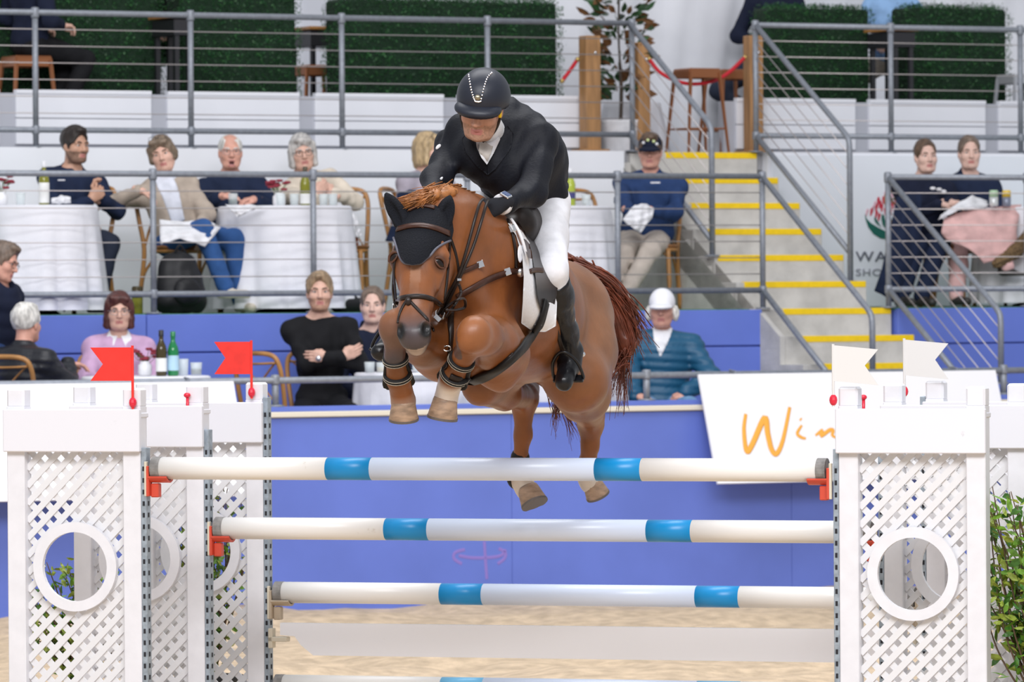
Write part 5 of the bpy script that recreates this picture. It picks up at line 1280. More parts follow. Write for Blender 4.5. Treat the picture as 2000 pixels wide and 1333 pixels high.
g = figure('woman with tied-back hair in navy coat behind the crossed-arm man', hp, look(hp, -.05, -.02), S(SP(735, 700, 1.62)[0], 1.62, F1 + .52), 'pale', bw=.98, top=C['navy2'], bottom=C['slate'], hairs=('tied', HM['greybrown']), collar='high', topname='coat', torso_yaw=look(hp, .1))
f = Field(g.neck - .2, g.neck + .22, .009); f.cap(g.neck + g.tl * -.07 - g.tu * .03, g.neck - g.tl * .05 + g.tu * .06 - g.tf * .02, .035, .03, .03); f.cap(g.neck + g.tl * .07 - g.tu * .03, g.neck + g.tl * .05 + g.tu * .06 - g.tf * .02, .035, .03, .03); f.obj('coat_collar', C['navy2'], g.root)
hp = Q(1293, 604, 1.0)
g = figure('man in white cap and teal quilted jacket behind the low railing', hp, look(hp, -.08, -.02), S(SP(1285, 740, 1.05)[0], 1.05, F1 + .50), 'ruddy', bw=1.2, top=C['teal'], bottom=C['jeansl'], hairs=('fringe_out', HM['white']), quilted=.058, collar='high', fat=1.18, hk=1.03, torso_yaw=look(hp, .05),
           hands={'L': (Q(1338, 768, .72), -IR * .9 - ZZ * .3 - SV * .2, SV * .3 - ZZ, -SV, .6), 'R': (Q(1240, 790, .72), IR - SV * .3, -ZZ, -SV, .5)}, elb={'L': IR * 1.2 - ZZ * .4, 'R': -IR - ZZ}, legs={s: (S(SP(x, 900, .5)[0], .5, F1 + .08), -SV + ZZ) for s, x in (('L', 1330), ('R', 1260))}, shoes=M_SHOE)
cap_hat(g, mat('white_cap', (.82, .82, .86), .7), g.root)
wedge(g, [(-.075, .06), (-.06, -.04), (-.01, -.16), (.05, -.02), (.075, .06)], .01, C['white'], 'shirt', g.root, .008)
# --- second tier
hp = Q(147, 284, 3.0)
g = figure('bearded man in navy hooded jacket seated behind the left round table', hp, look(hp, .75, -.08), S(SP(128, 440, 3.05)[0], 3.05, F2 + .52), 'tan', bw=1.12, top=C['navy'], bottom=C['slate'], hairs=('short', HM['dark']), stub=M_STUB, collar='high', torso_yaw=look(hp, .55), shoes=M_SHOE,
           hands={'L': (Q(188, 385, 2.75), -IR * .3 + ZZ * .9, IR, -SV, .6), 'R': (Q(176, 392, 2.70), IR * .75 + ZZ * .55, SV, ZZ, .55)}, elb={'L': IR - ZZ, 'R': -IR * .5 - ZZ}, legs={'L': (S(SP(190, 590, 2.55)[0], 2.55, F2 + .085), IR * .6 - SV + ZZ, look(hp, .3)), 'R': (S(SP(180, 590, 2.75)[0], 2.75, F2 + .085), IR * .8 - SV + ZZ, look(hp, .3))})
f = Field(g.neck - .22, g.neck + .22, .009); f.cap(g.neck - g.tl * .07 - g.tu * .01, g.neck - g.tf * .07 + g.tu * .02, .04, .05, .03); f.cap(g.neck + g.tl * .07 - g.tu * .01, g.neck - g.tf * .07 + g.tu * .02, .04, .05, .03); f.obj('hood', C['navy'], g.root)
m = MB(); m.box(Q(120, 352, 2.83), (.05, .004, .008), bev=.001); m.obj('chest_logo', C['white'], g.root)
hp = Q(318, 302, 2.95)
g = figure('woman in beige cardigan, pale scarf and jeans with glasses on her head', hp, look(hp, -.15, -.03), S(SP(350, 430, 2.9)[0], 2.9, F2 + .53), 'fair', up=nrm(ZZ - IR * .25), bw=1.0, top=C['beige'], bottom=C['jeans'], hairs=('bob', HM['ash'], -.03, HM['brown']), glass=(M_FRAME, True), topname='cardigan', shoes=M_SNEAK, torso_yaw=look(hp, .25), fat=1.05,
           hands={'R': (Q(272, 372, 2.72), IR * .9 - ZZ * .35, -SV * .2 - ZZ, -SV, .35), 'L': (Q(390, 448, 2.6), -ZZ * .9 + IR * .1, SV, -IR, .35)}, elb={'R': -IR * 1.2 - ZZ * .4 - SV * .2, 'L': IR * .8 - ZZ * .2 + SV * .6},
           legs={'R': (Q(440, 562, 2.42), -SV * .8 + ZZ - IR * .1, IR * .9 - SV * .3), 'L': (S(SP(470, 585, 2.5)[0], 2.5, F2 + .085), -SV + ZZ * .8 + IR * .3, IR * .1 - SV)})
wedge(g, [(-.06, .05), (-.075, -.05), (-.055, -.33), (.04, -.33), (.065, -.05), (.06, .05)], .01, C['scarf'], 'scarf', g.root, .012)
f = Field(g.neck - .2, g.neck + .2, .009); f.cap(g.neck - g.tl * .06, g.neck + g.tl * .06 + g.tf * .03, .045, None, .03); f.cap(g.neck + g.tf * .06 - g.tl * .05, g.neck + g.tf * .06 + g.tl * .05, .04, None, .03); f.wrinkle(.005, 60, 2); f.obj('scarf_loop', C['scarf'], g.root)
hp = Q(450, 297, 3.25)
g = figure('open-mouthed older man with glasses in navy sweater behind the middle table', hp, look(hp, .10, 0), S(SP(455, 430, 3.3)[0], 3.3, F2 + .52), 'ruddy', bw=1.1, top=C['navy'], bottom=C['slate'], hairs=('thin', HM['white']), glass=(M_FRAMEM,), mouth_open=True, topname='sweater',
           hands={'R': (Q(428, 384, 2.98), IR * .9 + ZZ * .1 - SV * .2, -SV * .3 - ZZ, ZZ, .3), 'L': (Q(500, 390, 2.95), -IR * .8 - SV * .4, -ZZ, -SV, .4)}, elb={'R': -IR - ZZ, 'L': IR - ZZ})
f = Field(g.neck - .15, g.neck + .15, .008); f.cap(g.neck - g.tu * .01, g.neck + g.tu * .035, .066, .064, .01); f.obj('shirt_collar', cloth('grey_shirt', (.14, .15, .18)), g.root)
hp = Q(590, 298, 3.25)
g = figure('grey-haired woman with glasses in cream cardigan behind the middle table', hp, look(hp, .15, -.06), S(SP(630, 430, 3.25)[0], 3.25, F2 + .52), 'fair', up=nrm(ZZ - IR * .12), bw=1.05, top=C['cream'], bottom=C['slate'], hairs=('bob', HM['grey'], -.085), glass=(M_FRAME,), topname='cardigan', torso_yaw=look(hp, -.15), fat=1.1,
           hands={'L': (Q(652, 378, 2.85), -IR * .75 + ZZ * .55, SV, ZZ, .5), 'R': (Q(616, 380, 2.83), IR * .7 + ZZ * .6, SV, ZZ, .5)}, elb={'L': IR * 1.1 - ZZ * .8, 'R': -IR - ZZ})
hp = Q(838, 294, 3.1)
g = figure('blond person in lilac-grey sweater half hidden behind the rider', hp, look(hp, 1.6, 0), S(SP(835, 430, 3.1)[0], 3.1, F2 + .52), 'fair', bw=1.0, top=C['lilacgrey'], bottom=C['slate'], hairs=('bob', HM['blond'], -.09), glass=(M_FRAME, True), topname='sweater', torso_yaw=look(hp, .8))
hp = Q(1270, 296, 2.95)
g = figure('man in navy cap and jacket holding a white napkin beside the stairs', hp, look(hp, -.05, -.05), S(SP(1262, 430, 3.0)[0], 3.0, F2 + .53), 'ruddy', bw=1.18, top=C['blue'], bottom=C['stone'], hairs=('short', HM['brown']), collar='high', shoes=M_SHOE, torso_yaw=look(hp, -.15), fat=1.08,
           hands={'L': (Q(1262, 412, 2.66), -IR * .8 - ZZ * .3, -ZZ, -SV, .6), 'R': (Q(1228, 412, 2.66), IR * .7 - ZZ * .3, -ZZ, -SV, .6)}, elb={'L': IR * 1.1 - ZZ * .8, 'R': -IR - ZZ * .8}, legs={'L': (S(SP(1225, 600, 2.5)[0], 2.55, F2 + .085), -SV + ZZ, -SV), 'R': (S(SP(1190, 600, 2.5)[0], 2.6, F2 + .085), -SV + ZZ, -SV)})
ch = cap_hat(g, C['navy2'], g.root)
for x, z in ((-.045, .085), (-.012, .105), (.030, .095), (.052, .075)):
    m = MB(); m.ell(g.q(x, .070 + .02 * (1 - abs(x) * 12), z - .02), .012, seg=10, rings=6); m.obj('cap_badge', C['white'] if abs(x) > .04 else mat('badge_lime', (.62, .72, .35), .4), ch, True)
m = MB(); m.box(Q(1280, 357, 2.78), (.07, .004, .010), bev=.001); m.obj('chest_logo', C['white'], g.root)
hp = Q(1808, 306, 3.0)
g = figure('woman with slicked-back brown hair in navy jacket at the right, nearer the stairs', hp, look(hp, .35, .0), S(SP(1800, 430, 3.05)[0], 3.05, F2 + .52), 'pale', bw=1.02, top=C['navy2'], bottom=C['navy'], hairs=('tied', HM['brown']), collar='high', shoes=M_SHOE, torso_yaw=look(hp, .35),
           hands={'R': (Q(1835, 400, 2.7), IR, -ZZ, -SV, .5), 'L': (Q(1850, 395, 2.75), IR, -ZZ, -SV, .5)}, legs={'L': (S(SP(1800, 600, 2.6)[0], 2.6, F2 + .085), -SV + ZZ, -SV), 'R': (S(SP(1760, 600, 2.6)[0], 2.6, F2 + .085), -SV + ZZ, -SV)})
for x_, z_ in ((1822, 368), (1834, 370), (1843, 374)):
    m = MB(); m.ell(Q(x_, z_, 2.80), (.022, .004, .012), seg=10, rings=6); m.obj('chest_logo', C['white'], g.root, True)
hp = Q(1893, 299, 3.05)
g = figure('woman with parted fair hair in navy jacket with rose trousers at the right', hp, look(hp, .18, -.02), S(SP(1890, 430, 3.1)[0], 3.1, F2 + .52), 'pale', bw=1.0, top=C['navy'], bottom=C['rose'], hairs=('tied', HM['greybrown']), collar='high', shoes=M_SHOE, torso_yaw=look(hp, .1),
           legs={'R': (S(SP(1868, 600, 2.5)[0], 2.5, F2 + .085), -SV + ZZ, -SV), 'L': (Q(1965, 520, 2.35), -SV + ZZ * 1.2, IR - ZZ * .3)})
f = Field(Q(1975, 495, 2.33) - .3, Q(1975, 495, 2.33) + .3, .008); f.cap(Q(1948, 515, 2.33), Q(1985, 490, 2.33), .038, .05, .03); f.cap(Q(1985, 490, 2.33), Q(2008, 460, 2.33), .05, .045, .03); f.wrinkle(.006, 140, 6); f.obj('fur_boot', mat('brown_fur', (.16, .10, .045), .9, noise=.5, scale=60), g.root, it=1)
# --- upper deck
def stander(label, px, v, top, bottom, skin='fair', hr='brown', hip=.80, side=None):
    u = SP(px, 100, v)[0]; hd = S(u, v - .03, F4 + hip + .68); ty = side if side is not None else look(hd, .2)
    ln = nrm(np.cross(ZZ, ty)); fw_ = nrm(np.array(ty) * np.array([1, 1, 0])); b0 = S(u, v, F4)
    return figure(label, hd, ty if side is not None else look(hd, .3), S(u, v + .02, F4 + hip), skin, top=top, bottom=bottom, hairs=('short', HM[hr]), shoes=M_SHOE, legs={s: (b0 + ln * k + (fw_ * .22 if side is not None else 0 * fw_) + ZZ * .30, fw_ if side is not None else ln * k * 8, fw_ if side is not None else ln * k) for s, k in (('L', .10), ('R', -.10))}, torso_yaw=ty,
                  hands={s: (b0 + ln * k + fw_ * .16 + ZZ * (hip + .12), fw_, -ZZ, -ln * k, .5) for s, k in (('L', .14), ('R', -.14))})
stander('person in dark ribbed jacket on a stool before the far left hedge', 62, 5.04, C['navy2'], C['black'], side=nrm(SU + SV * .2))
stander('person in black seated in the gap between the left hedges', 338, 5.82, C['black'], C['black'])
stander('person in sky blue shirt seated between the right hedges', 1742, 5.84, C['sky'], C['stone'])
stander('person in navy jacket behind the hedge by the stairs', 1512, 5.78, C['navy2'], C['slate'])
# ================================================================== furniture and things on the tiers
M_WOOD = mat('honey_wood', (.42, .20, .06), .4, noise=.3, scale=14, stretch=(1, 1, .2))
M_WOODD = mat('dark_seat_wood', (.25, .11, .035), .4, noise=.3, scale=14)
M_CLOTHW = mat('white_tablecloth', (.80, .80, .85), .8, bump=.25, bscale=14)
M_GLASS = mat('clear_glass', (.86, .92, .93), .05, alpha=.38)
M_WINE = mat('brown_bottle', (.05, .035, .008), .1, spec=.6); M_OLIVE = mat('olive_bottle', (.20, .20, .02), .12); M_GREENB = mat('green_bottle', (.01, .20, .06), .08, spec=.6); M_LIME = mat('lime_bottle', (.38, .45, .05), .15)
M_LABELW = mat('paper_label', (.82, .82, .80), .6); M_LABELB = mat('pale_blue_label', (.45, .66, .80), .5); M_LABELN = mat('navy_label', (.06, .06, .20), .5)
M_FLOWER = mat('wine_red_petals', (.25, .015, .035), .6); M_STEM = mat('green_stem', (.06, .14, .04), .6)
M_COPPER = mat('copper_metal', (.36, .14, .06), .35, metal=.6); M_DARKM = mat('black_metal', (.02, .02, .024), .4)
def chair(label, u, v, fl, yaw):
    """bentwood cross-back chair; yaw = direction the sitter faces"""
    o = S(u, v, fl); f = nrm(np.asarray(yaw) * np.array([1, 1, 0])); l = np.cross(ZZ, f); q = lambda a, b, c: o + l * a + f * b + ZZ * c
    t = thing('bentwood_chair', o, label, 'chair', 'bentwood chairs')
    m = MB(); n = 20; A = np.stack([l, f, ZZ]); prof = [(.0, .445), (.19, .447), (.205, .455), (.205, .470), (.195, .476), (.0, .466)]
    m.lathe(o, prof, 20, ax=A, fold=lambda an, i, n_: .06 * math.cos(4 * an)); m.obj('seat', M_WOODD, t, True)
    m = MB(); m.tube([q(.2 * math.cos(a), .2 * math.sin(a), .435) for a in np.linspace(0, 2 * math.pi, 20, endpoint=False)], .014, 8, closed=True); m.obj('seat_ring', M_WOOD, t, True)
    for s in (-1, 1):
        m = MB(); m.tube(spline([q(s * .165, .16, .44), q(s * .175, .18, .2), q(s * .185, .20, 0)], 4), [.018] * 5 + [.013] * 4, 8); m.obj('leg', M_WOOD, t, True)
        m = MB(); m.tube(spline([q(s * .165, .14, .38), q(s * .10, .15, .425), q(0, .17, .43)], 4), .010, 6); m.obj('brace', M_WOOD, t, True)
        m = MB(); m.tube(spline([q(s * .15, -.10, .40), q(s * .165, -.19, .28), q(s * .175, -.215, .12)], 4), .010, 6); m.obj('brace', M_WOOD, t, True)
    arch = [q(-.185, -.24, 0), q(-.18, -.20, .25), q(-.18, -.18, .45), q(-.19, -.215, .65), q(-.185, -.25, .80), q(-.14, -.27, .87), q(0, -.28, .885), q(.14, -.27, .87), q(.185, -.25, .80), q(.19, -.215, .65), q(.18, -.18, .45), q(.18, -.20, .25), q(.185, -.24, 0)]
    m = MB(); m.tube(spline(arch, 4), .0165, 8); m.obj('back_frame', M_WOOD, t, True)
    for s in (-1, 1):
        m = MB(); m.tube(spline([q(s * .16, -.19, .47), q(s * .06, -.215, .62), q(-s * .06, -.235, .74), q(-s * .165, -.255, .835)], 4), .011, 6, flat=.5); m.obj('cross_bar', M_WOOD, t, True)
    m = MB(); m.tube(spline([q(-.16, -.26, .82), q(0, -.278, .815), q(.16, -.26, .82)], 4), .022, 8, flat=.4); m.obj('top_rail', M_WOOD, t, True)
    return t
def table(label, u, v, fl, R, clabel, h=.745, drop=None, seed=0):
    o = S(u, v, fl); t = thing('round_table', o, label, 'table', 'round tables in the stands')
    m = MB(); m.lathe(o, [(R - .02, h - .03), (R - .012, h - .026), (R - .012, h - .006), (R - .02, h - .004)], 32); m.obj('tabletop', M_WOODD, t)
    m = MB(); m.lathe(o, [(.22, 0), (.20, .02), (.04, .05), (.035, h - .06), (.10, h - .03)], 16); m.obj('pedestal', M_DARKM, t, True)
    dr = .03 if drop is None else drop; r = np.random.default_rng(seed); ph = r.uniform(0, 6, 4)
    b = MB(); seg = 96; v_ = []; f_ = []; prof = [(0, h), (R * .5, h + .001), (R - .01, h + .001), (R + .004, h - .006), (R + .008, h - .04)] + [(R + .01 + .05 * k / 8, h - .04 - (h - .04 - dr) * k / 8) for k in range(1, 9)]
    for i, (rr, z) in enumerate(prof):
        amp = max(0, (i - 4) / 8)
        for k in range(seg):
            an = 2 * math.pi * k / seg; q = rr + amp * (.022 * math.sin(13 * an + ph[0]) + .014 * math.sin(22 * an + ph[1]) + .008 * math.sin(37 * an + ph[2]))
            v_.append(o + np.array([q * math.cos(an), q * math.sin(an), z]))
    for i in range(len(prof) - 1):
        for k in range(seg): f_.append((i * seg + k, i * seg + (k + 1) % seg, (i + 1) * seg + (k + 1) % seg, (i + 1) * seg + k))
    c = mesh('tablecloth', v_, f_, M_CLOTHW, None, True); tag(c, clabel, 'tablecloth', 'white tablecloths'); return o
def stand_on(u, v, w): return S(u, v, w)
def bottle(label, p, h, r, m_, lab=None, capm=None, low=.28, hi=.5, lm=None):
    t = thing('bottle', p, label, 'bottle')
    m = MB(); m.lathe(p, [(r * .9, 0), (r, h * .03), (r, h * .58), (r * .85, h * .66), (r * .42, h * .78), (r * .36, h * .97), (r * .42, h * .975), (r * .42, h)], 16); m.obj('glass', m_, t, True)
    if lab: m = MB(); m.lathe(p, [(r * 1.02, h * low), (r * 1.025, h * (low + .01)), (r * 1.025, h * hi), (r * 1.02, h * (hi + .01))], 16); m.obj('label_band', lab, t, True)
    if capm: m = MB(); m.lathe(p, [(r * .44, h * .86), (r * .46, h * .87), (r * .46, h * 1.0), (r * .2, h * 1.006)], 12); m.obj('neck_foil', capm, t, True)
    return t
def tumbler(label, p, h=.09, r=.036, m_=None, fill=None):
    t = thing('drinking_glass', p, label, 'glass', 'glasses on the tables')
    m = MB(); m.lathe(p, [(r * .85, 0), (r, h), (r * .93, h), (r * .8, .008)], 16); m.obj('glass', m_ or M_GLASS, t, True)
    if fill: m = MB(); m.lathe(p, [(r * .78, .009), (r * .86, h * .5), (.001, h * .5)], 14); m.obj('drink', fill, t, True)
def flowers(label, p, h=.16, n=16, seed=0, sp=.09):
    t = thing('flower_vase', p, label, 'flowers'); r = np.random.default_rng(seed)
    m = MB(); m.lathe(p, [(.035, 0), (.045, .02), (.045, .07), (.03, .085), (.034, .095)], 14); m.obj('vase', mat('white_vase', (.8, .8, .82), .3), t, True)
    for i in range(n):
        e = p + np.array([r.uniform(-sp, sp), r.uniform(-.05, .05), h * r.uniform(.75, 1.25)])
        m = MB(); m.tube([p + ZZ * .08, (p + ZZ * .08 + e) / 2 + r.normal(size=3) * .01, e], .0022, 5); m.obj('stem', M_STEM, t)
        m = MB()
        for k in range(5): a = 2 * math.pi * k / 5; m.ell(e + np.array([.012 * math.cos(a), .010 * math.sin(a), .004]), (.014, .012, .010), seg=6, rings=4)
        m.obj('flower_head', M_FLOWER, t, True)
def napkin(label, pts, th=.01, m_=None, nm='napkin', cat='napkin'):
    """crumpled cloth: pts = quilt of control points rows x cols"""
    rows = len(pts); cols = len(pts[0]); A = np.array(pts, float); R_, C_ = 14, 14; v = []; f = []; r = np.random.default_rng(len(label))
    ph = r.uniform(0, 6, 3)
    for i in range(R_ + 1):
        for j in range(C_ + 1):
            a = i / R_ * (rows - 1); b = j / C_ * (cols - 1); i0 = min(int(a), rows - 2); j0 = min(int(b), cols - 2); fa, fb = a - i0, b - j0
            p = (A[i0, j0] * (1 - fa) * (1 - fb) + A[i0 + 1, j0] * fa * (1 - fb) + A[i0, j0 + 1] * (1 - fa) * fb + A[i0 + 1, j0 + 1] * fa * fb)
            v.append(p + np.array([0, -1, .3]) * .008 * (math.sin(9 * a + 5 * b + ph[0]) + math.sin(4 * a - 9 * b + ph[1])))
    n0 = len(v); v += [p + np.array([0, th, 0]) for p in v]
    I = lambda i, j: i * (C_ + 1) + j
    for i in range(R_):
        for j in range(C_): f.append((I(i, j), I(i + 1, j), I(i + 1, j + 1), I(i, j + 1))); f.append((n0 + I(i, j), n0 + I(i, j + 1), n0 + I(i + 1, j + 1), n0 + I(i + 1, j)))
    for i in range(R_): f += [(I(i, 0), n0 + I(i, 0), n0 + I(i + 1, 0), I(i + 1, 0)), (I(i, C_), I(i + 1, C_), n0 + I(i + 1, C_), n0 + I(i, C_))]
    for j in range(C_): f += [(I(0, j), I(0, j + 1), n0 + I(0, j + 1), n0 + I(0, j)), (I(R_, j), n0 + I(R_, j), n0 + I(R_, j + 1), I(R_, j + 1))]
    o = mesh(nm, v, f, m_ or C['white'], None, True); return tag(o, label, cat)
U = lambda px, py, v: SP(px, py, v)[0]
# front tier tables
ta = table('round table in front of the woman in lilac', U(285, 742, .78), .78, F1, .42, 'white cloth on the front table beside the red flag', seed=1)
tb = table('round table to the right of the crossed-arm man', U(815, 730, .85), .85, F1, .42, 'white cloth on the front table behind the horse\'s forelegs', seed=2)
tc_ = table('round table left of the white-capped man', U(1105, 728, .80), .80, F1, .40, 'white cloth on the front table behind the horse\'s hind legs', seed=3)
W1 = F1 + .747
bottle('brown wine bottle with cream label on the front left table', S(U(315, 700, .62), .62, W1), .30, .036, M_WINE, M_LABELW, M_DARKM, .10, .38)
bottle('green mineral water bottle on the front left table', S(U(338, 700, .62), .62, W1), .29, .037, M_GREENB, M_LABELB, M_GREENB, .12, .45)
flowers('small vase of wine-red flowers on the front left table', S(U(283, 700, .80), .80, W1), .14, 14, 1)
tumbler('clear tumbler with dark drink at the edge of the front left table', S(U(383, 700, .70), .70, W1), .085, .04, None, mat('dark_drink', (.03, .05, .06), .2)); tumbler('clear plastic cup by the green bottle, front left table', S(U(358, 700, .66), .66, W1), .11, .035)
for i, (x, vv_, lb) in enumerate(((722, .62, 'short tumbler nearest the crossed-arm man on the front table'), (745, .72, 'tumbler of pale juice on the front table under the bent foreleg'), (815, .62, 'clear tumbler between the horse\'s forelegs'), (838, .75, 'taller clear cup behind the horse\'s foreleg strap'))):
    tumbler(lb, S(U(x, 715, vv_), vv_, W1), (.075, .07, .09, .11)[i], .036, None, mat('pale_juice', (.75, .6, .3), .2) if i == 1 else None)
m = MB(); m.lathe(S(U(790, 715, .66), .66, W1), [(.05, 0), (.09, .012), (.095, .016), (.05, .01)], 20); o = m.obj('plate', C['white'], None, True); tag(o, 'white plate with food scraps on the front table', 'plate')
# second tier tables
table('round table in front of the bearded man', U(55, 395, 2.62), 2.62, F2, .47, 'white cloth reaching the floor at the far left of the second tier', seed=4)
table('round table between the older man and the grey-haired woman', U(556, 402, 2.68), 2.68, F2, .465, 'white cloth reaching the floor under the wine bottle and red flowers', seed=5)
table('round table behind the rider, near the navy-capped man', U(1066, 395, 2.68), 2.68, F2, .465, 'white cloth reaching the floor behind the rider\'s leg', seed=6)
table('round table beside the two women at the right edge', U(2030, 395, 2.75), 2.75, F2, .47, 'white cloth at the right photo edge beside the rose coat', seed=7)
W2 = F2 + .747
bottle('pale bottle with white neck standing in front of the bearded man', S(U(86, 380, 2.42), 2.42, W2), .30, .036, M_OLIVE, M_LABELW, C['white'], .05, .50)
bottle('olive wine bottle standing before the grey-haired woman', S(U(596, 380, 2.48), 2.48, W2), .272, .036, M_OLIVE, M_LABELW, M_WINE, .05, .30)
bottle('lime green bottle with navy label right of the rider', S(U(1114, 380, 2.50), 2.50, W2), .27, .036, M_LIME, M_LABELN, C['white'], .20, .36)
flowers('wine-red flowers on the middle second-tier table', S(U(545, 380, 2.75), 2.75, W2), .15, 14, 2); flowers('wine-red flowers at the far left edge table', S(U(2, 380, 2.7), 2.7, W2), .16, 16, 3)
for x, vv_, lb in ((455, 2.45, 'dark green tumbler nearest the older man'), (548, 2.5, 'clear glass below the red flowers'), (575, 2.52, 'clear glass beside the olive bottle'), (632, 2.55, 'clear glass right of the railing post'), (650, 2.48, 'rightmost clear glass on the middle second-tier table'), (40, 2.45, 'clear glass on the far left second-tier table'), (1145, 2.5, 'clear glass on the table right of the rider')):
    tumbler(lb, S(U(x, 390, vv_), vv_, W2), .085, .034, None, mat('green_drink', (.02, .12, .08), .2) if x == 455 else None)
for x, lb, c1_, c2_ in ((1941, 'pale green drink can on the right edge table', (.45, .65, .42), (.7, .72, .72)), (1966, 'yellow drink can on the right edge table', (.80, .55, .05), (.25, .27, .35))):
    p = S(U(x, 390, 2.45), 2.45, W2); t = thing('drink_can', p, lb, 'can'); m = MB(); m.lathe(p, [(.026, 0), (.033, .008), (.033, .07)], 16); m.obj('can_base', mat(lb[:9] + 'lower', c2_, .3, metal=.3), t, True); m = MB(); m.lathe(p, [(.033, .07), (.033, .112), (.027, .122), (.001, .12)], 16); m.obj('can_top', mat(lb[:9] + 'upper', c1_, .3), t, True)
napkin('white napkin hanging over the middle table edge by the jeans', [[Q(440, 400, 2.28), Q(480, 400, 2.26), Q(520, 402, 2.24)], [Q(452, 412, 2.20), Q(478, 412, 2.18), Q(500, 408, 2.18)], [Q(463, 424, 2.20), Q(470, 422, 2.19), Q(478, 418, 2.19)]])
napkin('white napkin in the navy-capped man\'s hands', [[Q(1240, 400, 2.55), Q(1262, 398, 2.53), Q(1278, 408, 2.55)], [Q(1222, 420, 2.53), Q(1250, 425, 2.50), Q(1274, 425, 2.52)], [Q(1216, 430, 2.52), Q(1238, 448, 2.5), Q(1252, 455, 2.52)]])
napkin('white napkin spread on the jeans woman\'s lap', [[Q(312, 430, 2.62), Q(360, 432, 2.60), Q(410, 432, 2.60)], [Q(312, 455, 2.45), Q(360, 455, 2.42), Q(432, 445, 2.45)], [Q(314, 478, 2.42), Q(352, 466, 2.38), Q(400, 482, 2.38)]])
napkin('crumpled white napkin on the bearded man\'s table', [[Q(100, 388, 2.35), Q(120, 382, 2.35), Q(138, 384, 2.35)], [Q(100, 393, 2.30), Q(120, 388, 2.28), Q(138, 390, 2.30)], [Q(100, 398, 2.30), Q(120, 398, 2.28), Q(138, 397, 2.30)]])
napkin('rose coat lying across the fair-haired woman\'s lap', [[Q(1845, 425, 2.55), Q(1900, 408, 2.52), Q(1995, 400, 2.5)], [Q(1838, 455, 2.45), Q(1900, 455, 2.40), Q(1985, 450, 2.38)], [Q(1850, 470, 2.45), Q(1905, 490, 2.36), Q(1990, 492, 2.34)], [Q(1885, 470, 2.42), Q(1922, 515, 2.35), Q(1975, 498, 2.34)]], .03, C['rose'], 'coat', 'coat')
napkin('white napkin above the rose coat at the right', [[Q(1872, 395, 2.6), Q(1900, 382, 2.58), Q(1928, 392, 2.6)], [Q(1838, 420, 2.52), Q(1890, 402, 2.5), Q(1930, 402, 2.52)], [Q(1832, 430, 2.52), Q(1870, 412, 2.48), Q(1925, 406, 2.5)]])
napkin('navy coat hanging beside the chair left of the stair gap', [[Q(1752, 385, 2.75), Q(1775, 375, 2.72), Q(1800, 380, 2.75)], [Q(1735, 470, 2.62), Q(1765, 460, 2.58), Q(1800, 470, 2.6)], [Q(1722, 530, 2.6), Q(1760, 530, 2.55), Q(1795, 520, 2.6)], [Q(1708, 568, 2.6), Q(1745, 590, 2.55), Q(1780, 575, 2.6)]], .05, C['navy'], 'coat', 'coat')
napkin('navy coat over the chair back behind the horse\'s ears', [[Q(775, 378, 3.0), Q(800, 370, 2.98), Q(835, 375, 3.0)], [Q(772, 420, 2.95), Q(805, 420, 2.92), Q(840, 420, 2.95)], [Q(752, 470, 2.95), Q(795, 482, 2.92), Q(840, 480, 2.95)]], .05, C['navy'], 'coat', 'coat')
napkin('rust jacket hanging behind the grey-haired woman\'s chair', [[Q(672, 425, 3.0), Q(682, 420, 2.98), Q(692, 430, 3.0)], [Q(672, 450, 2.95), Q(684, 450, 2.93), Q(698, 455, 2.95)], [Q(675, 475, 2.95), Q(690, 480, 2.93), Q(700, 478, 2.95)]], .04, mat('rust_cloth', (.34, .08, .03), .8), 'jacket', 'jacket')
napkin('cream scarf end hanging beside the rust jacket', [[Q(680, 415, 2.9), Q(688, 415, 2.9), Q(696, 425, 2.9)], [Q(686, 440, 2.88), Q(694, 440, 2.87), Q(704, 448, 2.88)], [Q(692, 462, 2.88), Q(700, 466, 2.87), Q(707, 460, 2.88)]], .02, C['white'], 'scarf', 'scarf')
# chairs
chair('bentwood chair under the white-haired man, its back toward the camera', U(38, 720, .82), .82, F1, nrm(SU * .7 + SV * .7))
chair('empty bentwood chair left of the crossed-arm man', U(548, 720, 1.0), 1.0, F1, nrm(SU * 1 + SV * .5))
chair('bentwood chair under the woman in lilac', U(232, 700, 1.5), 1.5, F1, -SV); chair('bentwood chair under the crossed-arm man', U(640, 700, 1.32), 1.32, F1, -SV)
chair('bentwood chair under the woman in the navy coat', U(738, 700, 1.64), 1.64, F1, -SV); chair('bentwood chair under the teal-jacket man', U(1285, 700, 1.08), 1.08, F1, -SV)
chair('bentwood chair under the bearded man', U(140, 440, 3.02), 3.02, F2, nrm(-SV * .5 - SU)); chair('bentwood chair under the woman in jeans', U(352, 440, 2.92), 2.92, F2, nrm(-SV + SU * .5))
chair('bentwood chair under the older man', U(455, 440, 3.3), 3.3, F2, -SV); chair('bentwood chair under the grey-haired woman, one leg showing right of the cloth', U(662, 440, 3.15), 3.15, F2, nrm(-SV - SU * .6))
chair('bentwood chair under the blond person', U(825, 440, 3.1), 3.1, F2, nrm(-SV + SU)); chair('empty bentwood chair behind the table right of the rider', U(1150, 440, 3.35), 3.35, F2, -SV)
chair('bentwood chair under the navy-capped man by the stairs', U(1268, 440, 2.98), 2.98, F2, nrm(-SV - SU * .8)); chair('bentwood chair under the slick-haired woman at the right', U(1812, 440, 3.05), 3.05, F2, nrm(-SV + SU * .3)); chair('bentwood chair under the woman in rose trousers', U(1895, 440, 3.1), 3.1, F2, -SV)
